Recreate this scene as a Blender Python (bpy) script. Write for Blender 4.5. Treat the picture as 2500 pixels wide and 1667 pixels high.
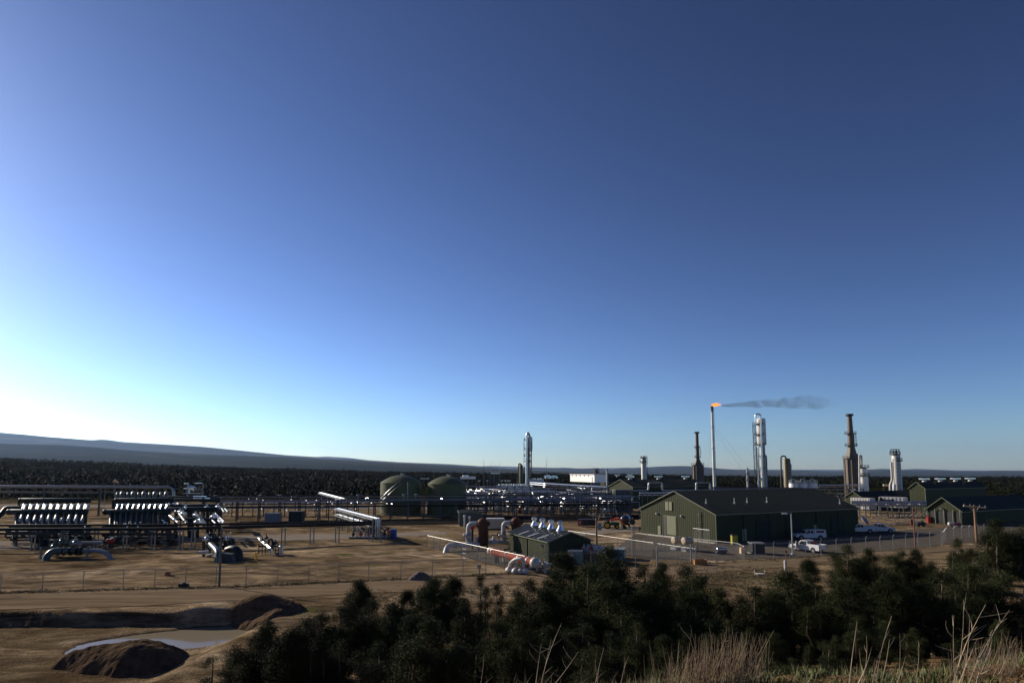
import bpy, math, random
import numpy as np
from mathutils import Vector, Matrix, noise as mnoise

for _o in list(bpy.data.objects):
    bpy.data.objects.remove(_o)
scene = bpy.context.scene
col = scene.collection
R = math.radians
rng = random.Random(7)
nrng = np.random.default_rng(11)

# ------------------------------------------------------------------ camera
CAM_H = 12.5                    # eye height above the plant yard
FPX = 1550.0                    # focal length in photograph pixels (2500 wide)
PX0, PY0, HOR = 1250.0, 990.0, 1150.0
PITCH = math.atan((HOR - PY0) / FPX)
cam_data = bpy.data.cameras.new('camera')
cam = bpy.data.objects.new('camera', cam_data)
col.objects.link(cam)
scene.camera = cam
cam.location = (0, 0, CAM_H)
cam.rotation_euler = (math.pi / 2 + PITCH, 0, 0)
cam_data.sensor_width = 36.0
cam_data.lens = FPX / 2500.0 * 36.0
cam_data.shift_y = (PY0 - 833.5) / 2500.0
cam_data.clip_start = 0.1
cam_data.clip_end = 60000

# ------------------------------------------------------------------ sky and sun
SUN_AZ, SUN_EL = R(58), R(22)   # sun stands left of the frame, ahead of the camera
SUN = Vector((-math.sin(SUN_AZ) * math.cos(SUN_EL), math.cos(SUN_AZ) * math.cos(SUN_EL), math.sin(SUN_EL)))
world = bpy.data.worlds.new('World')
scene.world = world
world.use_nodes = True
wn, wl = world.node_tree.nodes, world.node_tree.links
wn.clear()
w_out = wn.new('ShaderNodeOutputWorld')
w_bg = wn.new('ShaderNodeBackground')
w_sky = wn.new('ShaderNodeTexSky')
w_sky.sky_type = 'NISHITA'
w_sky.sun_disc = False
w_sky.sun_elevation = SUN_EL
w_sky.sun_rotation = -SUN_AZ
w_sky.altitude = 2200
w_sky.air_density = 1.0
w_sky.dust_density = 1.5
w_sky.ozone_density = 2.0
w_gam = wn.new('ShaderNodeGamma')
w_gam.inputs['Gamma'].default_value = 1.8
w_wb = wn.new('ShaderNodeMix')           # white balance of the whole sky
w_wb.data_type = 'RGBA'
w_wb.blend_type = 'MULTIPLY'
w_wb.inputs[0].default_value = 1.0
w_wb.inputs[7].default_value = (0.395, 0.408, 0.445, 1)
wl.new(w_sky.outputs[0], w_gam.inputs[0])
wl.new(w_gam.outputs[0], w_wb.inputs[6])
w_sat = wn.new('ShaderNodeHueSaturation')
w_sat.inputs['Saturation'].default_value = 0.94
wl.new(w_wb.outputs[2], w_sat.inputs['Color'])
wl.new(w_sat.outputs[0], w_bg.inputs['Color'])
w_bg.inputs['Strength'].default_value = 0.05
wl.new(w_bg.outputs[0], w_out.inputs['Surface'])

sun_data = bpy.data.lights.new('sun', 'SUN')
sun_data.energy = 5.0
sun_data.angle = R(0.53)
sun_data.color = (1.0, 0.885, 0.72)
sun = bpy.data.objects.new('sun', sun_data)
sun.rotation_euler = SUN.to_track_quat('Z', 'Y').to_euler()
sun.location = (-100, 100, 120)
col.objects.link(sun)

scene.view_settings.view_transform = 'Standard'
scene.view_settings.look = 'None'
scene.view_settings.exposure = 0.35
scene.view_settings.gamma = 1.0
scene.view_settings.use_curve_mapping = False
scene.cycles.max_bounces = 5
scene.cycles.diffuse_bounces = 2
scene.cycles.glossy_bounces = 3
scene.cycles.transparent_max_bounces = 6
scene.cycles.volume_bounces = 0

# ------------------------------------------------------------------ picture <-> place
CP, SP = math.cos(PITCH), math.sin(PITCH)
def ray(px, py):
    a, b = (px - PX0) / FPX, (PY0 - py) / FPX
    return Vector((a, CP - b * SP, SP + b * CP))
def G(px, py, z=0.0):               # point of the level z seen at that place of the photograph
    d = ray(px, py)
    t = (z - CAM_H) / d.z
    return Vector((d.x * t, d.y * t, z))
def zr(py, Y):                      # height seen at row py at the distance Y
    d = ray(PX0, py)
    return CAM_H + d.z * Y / d.y
def at(px, Y, z=0.0):
    dep = Y * CP + (z - CAM_H) * SP
    return Vector(((px - PX0) / FPX * dep, Y, z))
def P(px, py, Y):
    return at(px, Y, zr(py, Y))
def mpx(n, Y):
    return n * Y / FPX

# ------------------------------------------------------------------ materials
MATS = {}
def mat(name, c, rough=0.6, metal=0.0, var=0.18, scale=1.5, c2=None, bump=0.0, bscale=8.0, spec=0.5, stretch=(1, 1, 1)):
    if name in MATS:
        return MATS[name]
    m = bpy.data.materials.new(name)
    m.use_nodes = True
    n, l = m.node_tree.nodes, m.node_tree.links
    b = n['Principled BSDF']
    b.inputs['Roughness'].default_value = rough
    b.inputs['Metallic'].default_value = metal
    b.inputs['Specular IOR Level'].default_value = spec
    geo = n.new('ShaderNodeNewGeometry')
    mp = n.new('ShaderNodeMapping')
    mp.inputs['Scale'].default_value = stretch
    l.new(geo.outputs['Position'], mp.inputs['Vector'])
    nz = n.new('ShaderNodeTexNoise')
    nz.inputs['Scale'].default_value = scale
    nz.inputs['Detail'].default_value = 5
    nz.inputs['Roughness'].default_value = 0.65
    l.new(mp.outputs[0], nz.inputs['Vector'])
    rp = n.new('ShaderNodeValToRGB')
    if c2 is None:
        a = [max(0, v * (1 - var)) for v in c]
        d = [min(1, v * (1 + var)) for v in c]
    else:
        a, d = c, c2
    rp.color_ramp.elements[0].position = 0.32
    rp.color_ramp.elements[1].position = 0.68
    rp.color_ramp.elements[0].color = (*a, 1)
    rp.color_ramp.elements[1].color = (*d, 1)
    l.new(nz.outputs['Fac'], rp.inputs['Fac'])
    l.new(rp.outputs['Color'], b.inputs['Base Color'])
    if bump > 0:
        n2 = n.new('ShaderNodeTexNoise')
        n2.inputs['Scale'].default_value = bscale
        n2.inputs['Detail'].default_value = 4
        l.new(mp.outputs[0], n2.inputs['Vector'])
        bp = n.new('ShaderNodeBump')
        bp.inputs['Strength'].default_value = bump
        bp.inputs['Distance'].default_value = 0.1
        l.new(n2.outputs['Fac'], bp.inputs['Height'])
        l.new(bp.outputs['Normal'], b.inputs['Normal'])
    MATS[name] = m
    return m

ALU = mat('aluminium jacket', (0.60, 0.61, 0.62), 0.3, 1.0, 0.12, 0.9)
GALV = mat('galvanised steel', (0.30, 0.31, 0.32), 0.42, 0.9, 0.2, 2.0)
STEEL = mat('grey structural steel', (0.09, 0.092, 0.095), 0.5, 0.4, 0.25, 1.0)
ALUDULL = mat('dull pipe jacket', (0.13, 0.145, 0.145), 0.5, 0.6, 0.15, 0.9)
DARKST = mat('dark weathered steel', (0.025, 0.026, 0.026), 0.5, 0.3, 0.3, 1.2)
PIPEGREEN = mat('dark green pipe paint', (0.011, 0.016, 0.013), 0.48, 0.0, 0.3, 0.8, spec=0.35)
PIPETEAL = mat('grey green pipe paint', (0.06, 0.085, 0.075), 0.35, 0.0, 0.2, 0.8)
BLACKP = mat('black coated pipe', (0.008, 0.008, 0.009), 0.65, 0.0, 0.3, 0.8, spec=0.25)
WHITE = mat('white paint', (0.66, 0.65, 0.62), 0.42, 0.0, 0.1, 0.7)
OFFWHITE = mat('weathered white paint', (0.46, 0.44, 0.41), 0.5, 0.0, 0.14, 0.5, stretch=(1, 1, 0.25))
TANKGREEN = mat('olive tank paint', (0.085, 0.090, 0.040), 0.5, 0.0, 0.14, 0.35, spec=0.25, stretch=(1, 1, 0.3))
SHEDGREEN = mat('green metal cladding', (0.037, 0.042, 0.020), 0.6, 0.0, 0.1, 0.3, spec=0.15)
ROOFGREEN = mat('dark green metal roof', (0.018, 0.023, 0.017), 0.65, 0.0, 0.15, 0.25, spec=0.15)
TRIM = mat('green metal trim', (0.11, 0.12, 0.07), 0.45, 0.0, 0.1, 0.5)
DOORGREEN = mat('pale green door paint', (0.15, 0.155, 0.085), 0.5, 0.0, 0.08, 0.5)
RUST = mat('rust brown paint', (0.10, 0.038, 0.02), 0.65, 0.0, 0.3, 1.0, spec=0.15, stretch=(1, 1, 0.3))
REDOX = mat('red oxide primer', (0.21, 0.038, 0.02), 0.75, 0.0, 0.14, 0.8, spec=0.1)
RED = mat('red paint', (0.42, 0.02, 0.02), 0.35, 0.0, 0.15, 1.5)
ORANGE = mat('orange paint', (0.75, 0.10, 0.02), 0.35, 0.0, 0.12, 1.5)
YELLOW = mat('yellow paint', (0.75, 0.42, 0.02), 0.4, 0.0, 0.1, 1.5)
BLUE = mat('blue paint', (0.02, 0.06, 0.25), 0.4, 0.0, 0.15, 1.5)
TEAL = mat('teal cabinet paint', (0.10, 0.21, 0.22), 0.45, 0.0, 0.1, 0.8)
TAN = mat('tan paint', (0.40, 0.32, 0.23), 0.5, 0.0, 0.12, 0.7)
CONC = mat('concrete', (0.38, 0.34, 0.29), 0.9, 0.0, 0.15, 1.0)
WOOD = mat('pole wood', (0.22, 0.12, 0.065), 0.85, 0.0, 0.25, 2.0, stretch=(1, 1, 0.15))
WOODLT = mat('sunlit crossarm wood', (0.52, 0.36, 0.20), 0.85, 0.0, 0.2, 2.0)  # sunlight put into the colour, paler than the pole wood
RUBBER = mat('tyre rubber', (0.02, 0.02, 0.02), 0.85, 0.0, 0.2, 2.0)
GLASS = mat('dark window glass', (0.015, 0.018, 0.02), 0.08, 0.0, 0.1, 1.0, spec=0.8)
BLACK = mat('black paint', (0.015, 0.015, 0.015), 0.5, 0.0, 0.2, 1.0)
HEATER = mat('weathered heater steel', (0.105, 0.08, 0.062), 0.6, 0.1, 0.3, 0.3, stretch=(1, 1, 0.2))
BAGWHITE = mat('white plastic wrap', (0.45, 0.42, 0.39), 0.45, 0.0, 0.15, 2.0, bump=0.5, bscale=3.0)
GREYBOX = mat('grey cabinet paint', (0.20, 0.21, 0.225), 0.5, 0.0, 0.1, 0.8)
LAMPGLASS = mat('lamp glass', (0.75, 0.76, 0.75), 0.15, 0.0, 0.1, 1.0)
TAILRED = mat('tail lamp red', (0.5, 0.02, 0.01), 0.2, 0.0, 0.05, 1.0)

# ------------------------------------------------------------------ mesh builder
def frame_of(d):
    d = d.normalized()
    u = Vector((0, 0, 1)) if abs(d.z) < 0.95 else Vector((1, 0, 0))
    a = d.cross(u).normalized()
    return a, a.cross(d).normalized()

class MB:
    def __init__(self):
        self.v, self.f = [], []
    def add(self, vs, fs):
        o = len(self.v)
        self.v.extend([tuple(p) for p in vs])
        self.f.extend([tuple(i + o for i in f) for f in fs])
        return self
    def box(self, c, s, M=None):
        c = Vector(c)
        vs = []
        for sx in (-.5, .5):
            for sy in (-.5, .5):
                for sz in (-.5, .5):
                    p = Vector((sx * s[0], sy * s[1], sz * s[2]))
                    if M is not None:
                        p = M @ p
                    vs.append(c + p)
        return self.add(vs, [(0, 1, 3, 2), (4, 6, 7, 5), (0, 4, 5, 1), (2, 3, 7, 6), (0, 2, 6, 4), (1, 5, 7, 3)])
    def beam(self, p0, p1, w, h=None):
        p0, p1 = Vector(p0), Vector(p1)
        h = h or w
        a, b = frame_of(p1 - p0)
        vs = []
        for p in (p0, p1):
            for sa, sb in ((-1, -1), (1, -1), (1, 1), (-1, 1)):
                vs.append(p + a * (sa * w / 2) + b * (sb * h / 2))
        return self.add(vs, [(3, 2, 1, 0), (4, 5, 6, 7), (0, 1, 5, 4), (1, 2, 6, 5), (2, 3, 7, 6), (3, 0, 4, 7)])
    def cyl(self, p0, p1, r0, r1=None, n=10, caps=True):
        p0, p1 = Vector(p0), Vector(p1)
        r1 = r0 if r1 is None else r1
        a, b = frame_of(p1 - p0)
        vs = []
        for p, r in ((p0, r0), (p1, r1)):
            for i in range(n):
                t = 2 * math.pi * i / n
                vs.append(p + a * (r * math.cos(t)) + b * (r * math.sin(t)))
        fs = [(i, i + n, (i + 1) % n + n, (i + 1) % n) for i in range(n)]
        if caps:
            fs += [tuple(range(n)), tuple(range(2 * n - 1, n - 1, -1))]
        return self.add(vs, fs)
    def pipe(self, pts, r, n=10, bend=None, seg=5, caps=True):
        pts = [Vector(p) for p in pts]
        bend = 2.0 * r if bend is None else bend
        path = [pts[0]]
        for i in range(1, len(pts) - 1):
            a, b, c = pts[i - 1], pts[i], pts[i + 1]
            d0, d1 = (b - a), (c - b)
            k = min(bend, d0.length * 0.49, d1.length * 0.49)
            s, e = b - d0.normalized() * k, b + d1.normalized() * k
            for j in range(seg + 1):
                t = j / seg
                path.append(s * (1 - t) ** 2 + b * (2 * t * (1 - t)) + e * t ** 2)
        path.append(pts[-1])
        rings = []
        ref = None
        for i, p in enumerate(path):
            d = (path[min(i + 1, len(path) - 1)] - path[max(i - 1, 0)])
            d.normalize()
            if ref is None:
                ref = frame_of(d)[0]
            else:
                ref = (ref - d * ref.dot(d))
                ref.normalize()
            b = ref.cross(d)
            rings.append([p + ref * (r * math.cos(2 * math.pi * k / n)) + b * (r * math.sin(2 * math.pi * k / n)) for k in range(n)])
        vs = [q for rg in rings for q in rg]
        fs = []
        for i in range(len(rings) - 1):
            for k in range(n):
                k2 = (k + 1) % n
                fs.append((i * n + k, (i + 1) * n + k, (i + 1) * n + k2, i * n + k2))
        if caps:
            fs.append(tuple(range(n)))
            e = (len(rings) - 1) * n
            fs.append(tuple(range(e + n - 1, e - 1, -1)))
        return self.add(vs, fs)
    def lathe(self, base, prof, n=20, axis=(0, 0, 1)):
        base, ax = Vector(base), Vector(axis).normalized()
        a, b = frame_of(ax)
        vs, fs = [], []
        for r, z in prof:
            for i in range(n):
                t = 2 * math.pi * i / n
                vs.append(base + ax * z + a * (r * math.cos(t)) + b * (r * math.sin(t)))
        for j in range(len(prof) - 1):
            for i in range(n):
                i2 = (i + 1) % n
                fs.append((j * n + i, j * n + i2, (j + 1) * n + i2, (j + 1) * n + i))
        fs.append(tuple(range(n - 1, -1, -1)))
        e = (len(prof) - 1) * n
        fs.append(tuple(range(e, e + n)))
        return self.add(vs, fs)
    def capsule(self, p0, p1, r, n=14, h=0.5):
        p0, p1 = Vector(p0), Vector(p1)
        L = (p1 - p0).length
        pr = []
        for j in range(5):
            t = math.pi / 2 * j / 5
            pr.append((max(0.02 * r, r * math.sin(t)), -r * h * math.cos(t)))
        pr.append((r, 0))
        pr.append((r, L))
        for j in range(4, -1, -1):
            t = math.pi / 2 * j / 5
            pr.append((max(0.02 * r, r * math.sin(t)), L + r * h * math.cos(t)))
        return self.lathe(p0, pr, n, p1 - p0)
    def prism(self, poly, p0, ex, ey, ez, d0, d1):
        # polygon in the (ex, ez) plane at p0, extruded along ey from d0 to d1
        n = len(poly)
        vs = [p0 + ex * a + ez * b + ey * d0 for a, b in poly] + [p0 + ex * a + ez * b + ey * d1 for a, b in poly]
        fs = [tuple(range(n - 1, -1, -1)), tuple(range(n, 2 * n))]
        fs += [(i, (i + 1) % n, (i + 1) % n + n, i + n) for i in range(n)]
        return self.add(vs, fs)
    def ring(self, c, r_in, r_out, h, n=18):
        c = Vector(c)
        vs, fs = [], []
        for i in range(n):
            t = 2 * math.pi * i / n
            u = Vector((math.cos(t), math.sin(t), 0))
            vs += [c + u * r_in, c + u * r_out, c + u * r_out + Vector((0, 0, h)), c + u * r_in + Vector((0, 0, h))]
        for i in range(n):
            j = (i + 1) % n
            for k in range(4):
                k2 = (k + 1) % 4
                fs.append((i * 4 + k, i * 4 + k2, j * 4 + k2, j * 4 + k))
        return self.add(vs, fs)
    def build(self, name, m, parent=None, smooth=True, M=None):
        me = bpy.data.meshes.new(name)
        off = Vector((0, 0, 0)) if parent is None else wloc(parent)
        vs = self.v
        if M is not None:
            vs = [tuple(M @ Vector(p)) for p in vs]
        elif off.length > 0:
            vs = [(p[0] - off.x, p[1] - off.y, p[2] - off.z) for p in vs]
        me.from_pydata(vs, [], self.f)
        me.validate()
        if smooth:
            me.polygons.foreach_set('use_smooth', [True] * len(me.polygons))
            me.set_sharp_from_angle(angle=R(38))
        me.materials.append(m)
        o = bpy.data.objects.new(name, me)
        col.objects.link(o)
        if parent is not None:
            o.parent = parent
        return o

def wloc(o):
    p = Vector(o.location)
    while o.parent is not None:
        o = o.parent
        p += Vector(o.location)
    return p
def thing(name, label, cat, loc, group=None):
    o = bpy.data.objects.new(name, None)
    o.empty_display_size = 0.5
    col.objects.link(o)
    o.location = Vector(loc)
    tag(o, label, cat, group)
    return o
def tag(o, label, cat, group=None):
    o['label'] = label
    o['category'] = cat
    if group:
        o['group'] = group
    return o
def share(o, name, parent, loc):      # another piece with the same mesh, loc in world space
    c = bpy.data.objects.new(name, o.data)
    col.objects.link(c)
    c.parent = parent
    c.location = Vector(loc) - wloc(parent)
    return c
def copy_tree(o, parent=None):
    c = o.copy()
    col.objects.link(c)
    c.parent = parent
    for ch in list(o.children):
        copy_tree(ch, c)
    return c
def recentre(o, base):                # put a top-level one-mesh object's origin at its base
    base = Vector(base)
    o.data.transform(Matrix.Translation(-base))
    o.location = base
    return o
def solo(mb, name, m, label, cat, base, group=None):
    return tag(recentre(mb.build(name, m), base), label, cat, group)
ORD = ['first', 'second', 'third', 'fourth', 'fifth', 'sixth', 'seventh', 'eighth', 'ninth', 'tenth', 'eleventh', 'twelfth',
       'thirteenth', 'fourteenth', 'fifteenth', 'sixteenth', 'seventeenth', 'eighteenth', 'nineteenth', 'twentieth', 'twenty-first', 'twenty-second',
       'twenty-third', 'twenty-fourth', 'twenty-fifth', 'twenty-sixth', 'twenty-seventh', 'twenty-eighth']

# ------------------------------------------------------------------ lattice noise for the ground
def _hash(ix, iy, seed):
    h = (ix * 374761393 + iy * 668265263 + seed * 144269) & 0xFFFFFFFF
    h = ((h ^ (h >> 13)) * 1274126177) & 0xFFFFFFFF
    return ((h ^ (h >> 16)) & 0xFFFF) / 65535.0
def vnoise(x, y, seed=0):
    x, y = np.asarray(x, float), np.asarray(y, float)
    ix, iy = np.floor(x).astype(np.int64), np.floor(y).astype(np.int64)
    fx, fy = x - ix, y - iy
    fx, fy = fx * fx * (3 - 2 * fx), fy * fy * (3 - 2 * fy)
    a, b = _hash(ix, iy, seed), _hash(ix + 1, iy, seed)
    c, d = _hash(ix, iy + 1, seed), _hash(ix + 1, iy + 1, seed)
    return (a * (1 - fx) + b * fx) * (1 - fy) + (c * (1 - fx) + d * fx) * fy
def fbm(x, y, octv=4, seed=0):
    s, a, t = 0.0, 0.5, 0.0
    for i in range(octv):
        s = s + a * (vnoise(x * 2 ** i, y * 2 ** i, seed + i) - 0.5)
        t += a
        a *= 0.5
    return s / t * 2
def sstep(a, b, x):
    t = np.clip((x - a) / (b - a), 0, 1)
    return t * t * (3 - 2 * t)

# ------------------------------------------------------------------ the lie of the land
SKY_PX = np.array([-900, 0, 250, 500, 700, 900, 1100, 1500, 2000, 2500, 3400.])
SKY_PY = np.array([1108, 1119, 1127, 1140, 1145, 1151, 1156, 1161, 1165, 1167, 1167.]) + 3.0
YF = 1100.0
def pxof(x, y):
    return PX0 + FPX * x / np.maximum(y, 1.0)
PUD_C, PUD_D = np.array([-26.9, 53.2]), np.array([0.863, 0.505])
def terr(x, y):
    x, y = np.asarray(x, float), np.asarray(y, float)
    # yard and far rise
    ye = np.clip(y, 1, None)
    ze = CAM_H - (np.interp(pxof(x, ye), SKY_PX, SKY_PY) - HOR) / FPX * YF
    t = np.clip((y - 265) / (YF - 265), 0, 1)
    far = ze * t ** 1.25
    far = far + 2.2 * fbm(x / 90, y / 90, 3, 5) * sstep(290, 420, y)
    far = np.where(y > YF, ze - (y - YF) * 0.055, far)
    far = np.maximum(far, -70)
    far = far + 5 * fbm(x / 400, y / 400, 3, 9) * sstep(1300, 2500, y)
    z = np.where(y > 265, far, 0.0)
    rough = sstep(300, 150, y) * (0.10 * fbm(x / 5.0, y / 2.2, 4, 1) + 0.05 * fbm(x / 1.3, y / 0.8, 3, 2))
    z = z + rough * (0.35 + 0.65 * sstep(72, 64, y))
    # dug-out pit with its wet floor
    yb = 57.3 + 0.45 * fbm(x / 7.0, 0.3, 3, 3) + 0.8 * sstep(-30, -22, x)
    xb = -21.5 - (57 - y) * 0.05
    pit = sstep(yb + 0.42, yb - 0.42, y + 0.18 * fbm(x / 1.1, y / 1.1, 3, 4)) * sstep(xb + 1.6, xb - 1.6, x)
    dx, dy = x - PUD_C[0], y - PUD_C[1]
    u, v = dx * PUD_D[0] + dy * PUD_D[1], -dx * PUD_D[1] + dy * PUD_D[0]
    q = np.sqrt((u / 8.2) ** 2 + (v / 3.6) ** 2) + 0.14 * fbm(x / 2.0, y / 1.2, 3, 8)
    floor = -0.95 - 0.26 * sstep(1.12, 0.82, q) + 0.07 * fbm(x / 1.6, y / 0.7, 4, 6)
    z = z * (1 - pit) + floor * pit
    berm = sstep(yb - 0.3, yb + 1.0, y) * sstep(yb + 3.6, yb + 1.4, y)
    z = z + 0.38 * berm * sstep(-31, -28, x) * sstep(-20.5, -22.5, x) + 0.16 * berm * sstep(-20, -30, x)
    # the hill the camera stands on
    brow = 9.72 + 0.045 * np.clip(x, -12, 25) + 0.10 * fbm(x / 1.7, y / 1.7, 3, 12)
    top = 10.8 + (brow - 10.8) * sstep(1.5, 8.5, y)
    foot = 33 + 12 * sstep(-8, 22, x) + 1.5 * fbm(x / 9, 0.7, 2, 14)
    t = np.clip((y - 8.5) / (foot - 8.5), 0, 1)
    slope = brow * (1 - t) ** 1.12 - 1.0 * t * sstep(-12, -20, x)
    hill = np.where(y < 8.5, top, slope + 0.22 * fbm(x / 2.5, y / 2.5, 4, 13) * (1 - t))
    hill = np.where(y > foot, -9.0, hill)
    z = np.where((y < foot), np.maximum(hill, np.where(y < 20, -9.0, z)), z)
    # further hill shoulders fade out to the sides and behind
    return z
def tz(x, y):
    return float(terr(np.array([x]), np.array([y]))[0])

def grid_mesh(name, X, Y, Z, m, smooth=True):
    nr, nc = X.shape
    me = bpy.data.meshes.new(name)
    co = np.stack([X, Y, Z], -1).reshape(-1, 3)
    idx = np.arange(nr * nc).reshape(nr, nc)
    q = np.stack([idx[:-1, :-1], idx[:-1, 1:], idx[1:, 1:], idx[1:, :-1]], -1).reshape(-1, 4)
    raw_mesh(me, co, q)
    if smooth:
        me.polygons.foreach_set('use_smooth', np.ones(len(q), bool))
    me.materials.append(m)
    o = bpy.data.objects.new(name, me)
    col.objects.link(o)
    return o
def raw_mesh(me, co, faces):
    k = faces.shape[1]
    me.vertices.add(len(co))
    me.vertices.foreach_set('co', np.ascontiguousarray(co, np.float32).ravel())
    me.loops.add(faces.size)
    me.loops.foreach_set('vertex_index', np.ascontiguousarray(faces, np.int32).ravel())
    me.polygons.add(len(faces))
    me.polygons.foreach_set('loop_start', np.arange(0, faces.size, k, dtype=np.int32))
    me.update(calc_edges=True)

# ---- ground material
def ground_material():
    m = bpy.data.materials.new('yard dirt and scrub')
    m.use_nodes = True
    n, l = m.node_tree.nodes, m.node_tree.links
    b = n['Principled BSDF']
    b.inputs['Roughness'].default_value = 0.95
    b.inputs['Specular IOR Level'].default_value = 0.0
    geo = n.new('ShaderNodeNewGeometry')
    def noise(scale, stretch=(1, 1, 1), detail=6, rot=0.0, rough=0.6, dist=0.0):
        mp = n.new('ShaderNodeMapping')
        mp.inputs['Scale'].default_value = stretch
        mp.inputs['Rotation'].default_value = (0, 0, rot)
        l.new(geo.outputs['Position'], mp.inputs['Vector'])
        t = n.new('ShaderNodeTexNoise')
        t.inputs['Scale'].default_value = scale
        t.inputs['Detail'].default_value = detail
        t.inputs['Roughness'].default_value = rough
        t.inputs['Distortion'].default_value = dist
        l.new(mp.outputs[0], t.inputs['Vector'])
        return t.outputs['Fac']
    def ramp(fac, stops):
        r = n.new('ShaderNodeValToRGB')
        e = r.color_ramp.elements
        while len(e) < len(stops):
            e.new(0.5)
        for i, (p, c) in enumerate(stops):
            e[i].position = p
            e[i].color = (*c, 1)
        l.new(fac, r.inputs['Fac'])
        return r.outputs['Color']
    def mix(a, bb, fac, mode='MIX'):
        x = n.new('ShaderNodeMix')
        x.data_type = 'RGBA'
        x.blend_type = mode
        if isinstance(fac, float):
            x.inputs[0].default_value = fac
        else:
            l.new(fac, x.inputs[0])
        for i, s in ((6, a), (7, bb)):
            if isinstance(s, tuple):
                x.inputs[i].default_value = (*s, 1)
            else:
                l.new(s, x.inputs[i])
        return x.outputs[2]
    def rng_map(v, a, bb):
        r = n.new('ShaderNodeMapRange')
        r.inputs['From Min'].default_value = a
        r.inputs['From Max'].default_value = bb
        l.new(v, r.inputs['Value'])
        return r.outputs[0]
    sep = n.new('ShaderNodeSeparateXYZ')
    l.new(geo.outputs['Position'], sep.inputs[0])
    dirt = ramp(noise(0.07, (0.7, 0.9, 1), 9, 0.12, 0.66, 0.8),
                [(0.30, (0.085, 0.060, 0.036)), (0.46, (0.18, 0.131, 0.08)), (0.57, (0.255, 0.19, 0.123)), (0.69, (0.45, 0.365, 0.262))])
    streak = ramp(noise(0.8, (0.17, 0.30, 1), 9, 0.16, 0.68, 1.6), [(0.38, (0.26, 0.24, 0.22)), (0.5, (0.95, 0.95, 0.95)), (0.62, (2.0, 1.95, 1.86))])
    dirt = mix(dirt, streak, 0.72, 'MULTIPLY')
    fine = ramp(noise(0.9, (0.6, 1, 1), 8, 0, 0.72), [(0.3, (0.62, 0.62, 0.62)), (0.7, (1.3, 1.3, 1.3))])
    dirt = mix(dirt, fine, 0.6, 'MULTIPLY')
    weed = rng_map(noise(0.16, (0.5, 1, 1), 5, 0.3, 0.6), 0.60, 0.70)
    weeds = mix(dirt, (0.085, 0.088, 0.028), weed)
    # scrub far out
    scrub = ramp(noise(0.035, (1, 1, 1), 7), [(0.32, (0.010, 0.011, 0.005)), (0.52, (0.015, 0.016, 0.007)), (0.72, (0.032, 0.030, 0.013))])
    near = mix(weeds, scrub, rng_map(sep.outputs['Y'], 225.0, 300.0))
    # dry grassy ground on the camera's hill
    hillc = ramp(noise(0.9, (1, 1, 1), 6), [(0.3, (0.11, 0.075, 0.04)), (0.5, (0.19, 0.115, 0.06)), (0.7, (0.12, 0.105, 0.04))])
    zz = rng_map(sep.outputs['Z'], 0.25, 1.2)
    yy = rng_map(sep.outputs['Y'], 75.0, 60.0)
    hm = n.new('ShaderNodeMath')
    hm.operation = 'MULTIPLY'
    l.new(zz, hm.inputs[0])
    l.new(yy, hm.inputs[1])
    out = mix(near, hillc, hm.outputs[0])
    # mud darkens where the pit floor is wet
    wet = n.new('ShaderNodeMath')
    wet.operation = 'MULTIPLY'
    l.new(rng_map(sep.outputs['Z'], -0.91, -1.09), wet.inputs[0])
    l.new(yy, wet.inputs[1])
    out = mix(out, (0.085, 0.058, 0.034), wet.outputs[0])
    l.new(out, b.inputs['Base Color'])
    bp = n.new('ShaderNodeBump')
    bp.inputs['Strength'].default_value = 0.8
    bp.inputs['Distance'].default_value = 0.6
    add = n.new('ShaderNodeMath')
    add.operation = 'ADD'
    l.new(noise(0.55, (0.35, 0.8, 1), 8, 0.15, 0.72, 1.2), add.inputs[0])
    l.new(noise(5.0, (1, 1, 1), 4), add.inputs[1])
    l.new(add.outputs[0], bp.inputs['Height'])
    l.new(bp.outputs['Normal'], b.inputs['Normal'])
    return m
GROUND = ground_material()

rr = np.concatenate([np.linspace(0.6, 7, 12), np.linspace(7.3, 40, 100), np.linspace(40.25, 70, 130), np.linspace(70.5, 190, 170),
                     np.linspace(192, 300, 40), np.geomspace(306, 34000, 95)])
aa = np.concatenate([np.linspace(-178, -48, 40), np.linspace(-47, 47, 430), np.linspace(48, 178, 40), [182.0]])
AA, RR = np.meshgrid(np.radians(aa), rr)
GX, GY = RR * np.sin(AA), RR * np.cos(AA)
GZ = terr(GX, GY)
back = sstep(46, 75, np.abs(np.degrees(AA)))
GZ = np.where(GY < 8.5, np.where(RR > 40, 10.8 - np.clip((RR - 40) * 0.1, 0, 10.8), GZ), GZ)
ground = grid_mesh('ground', GX, GY, GZ, GROUND)
ground['kind'] = 'structure'

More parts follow.
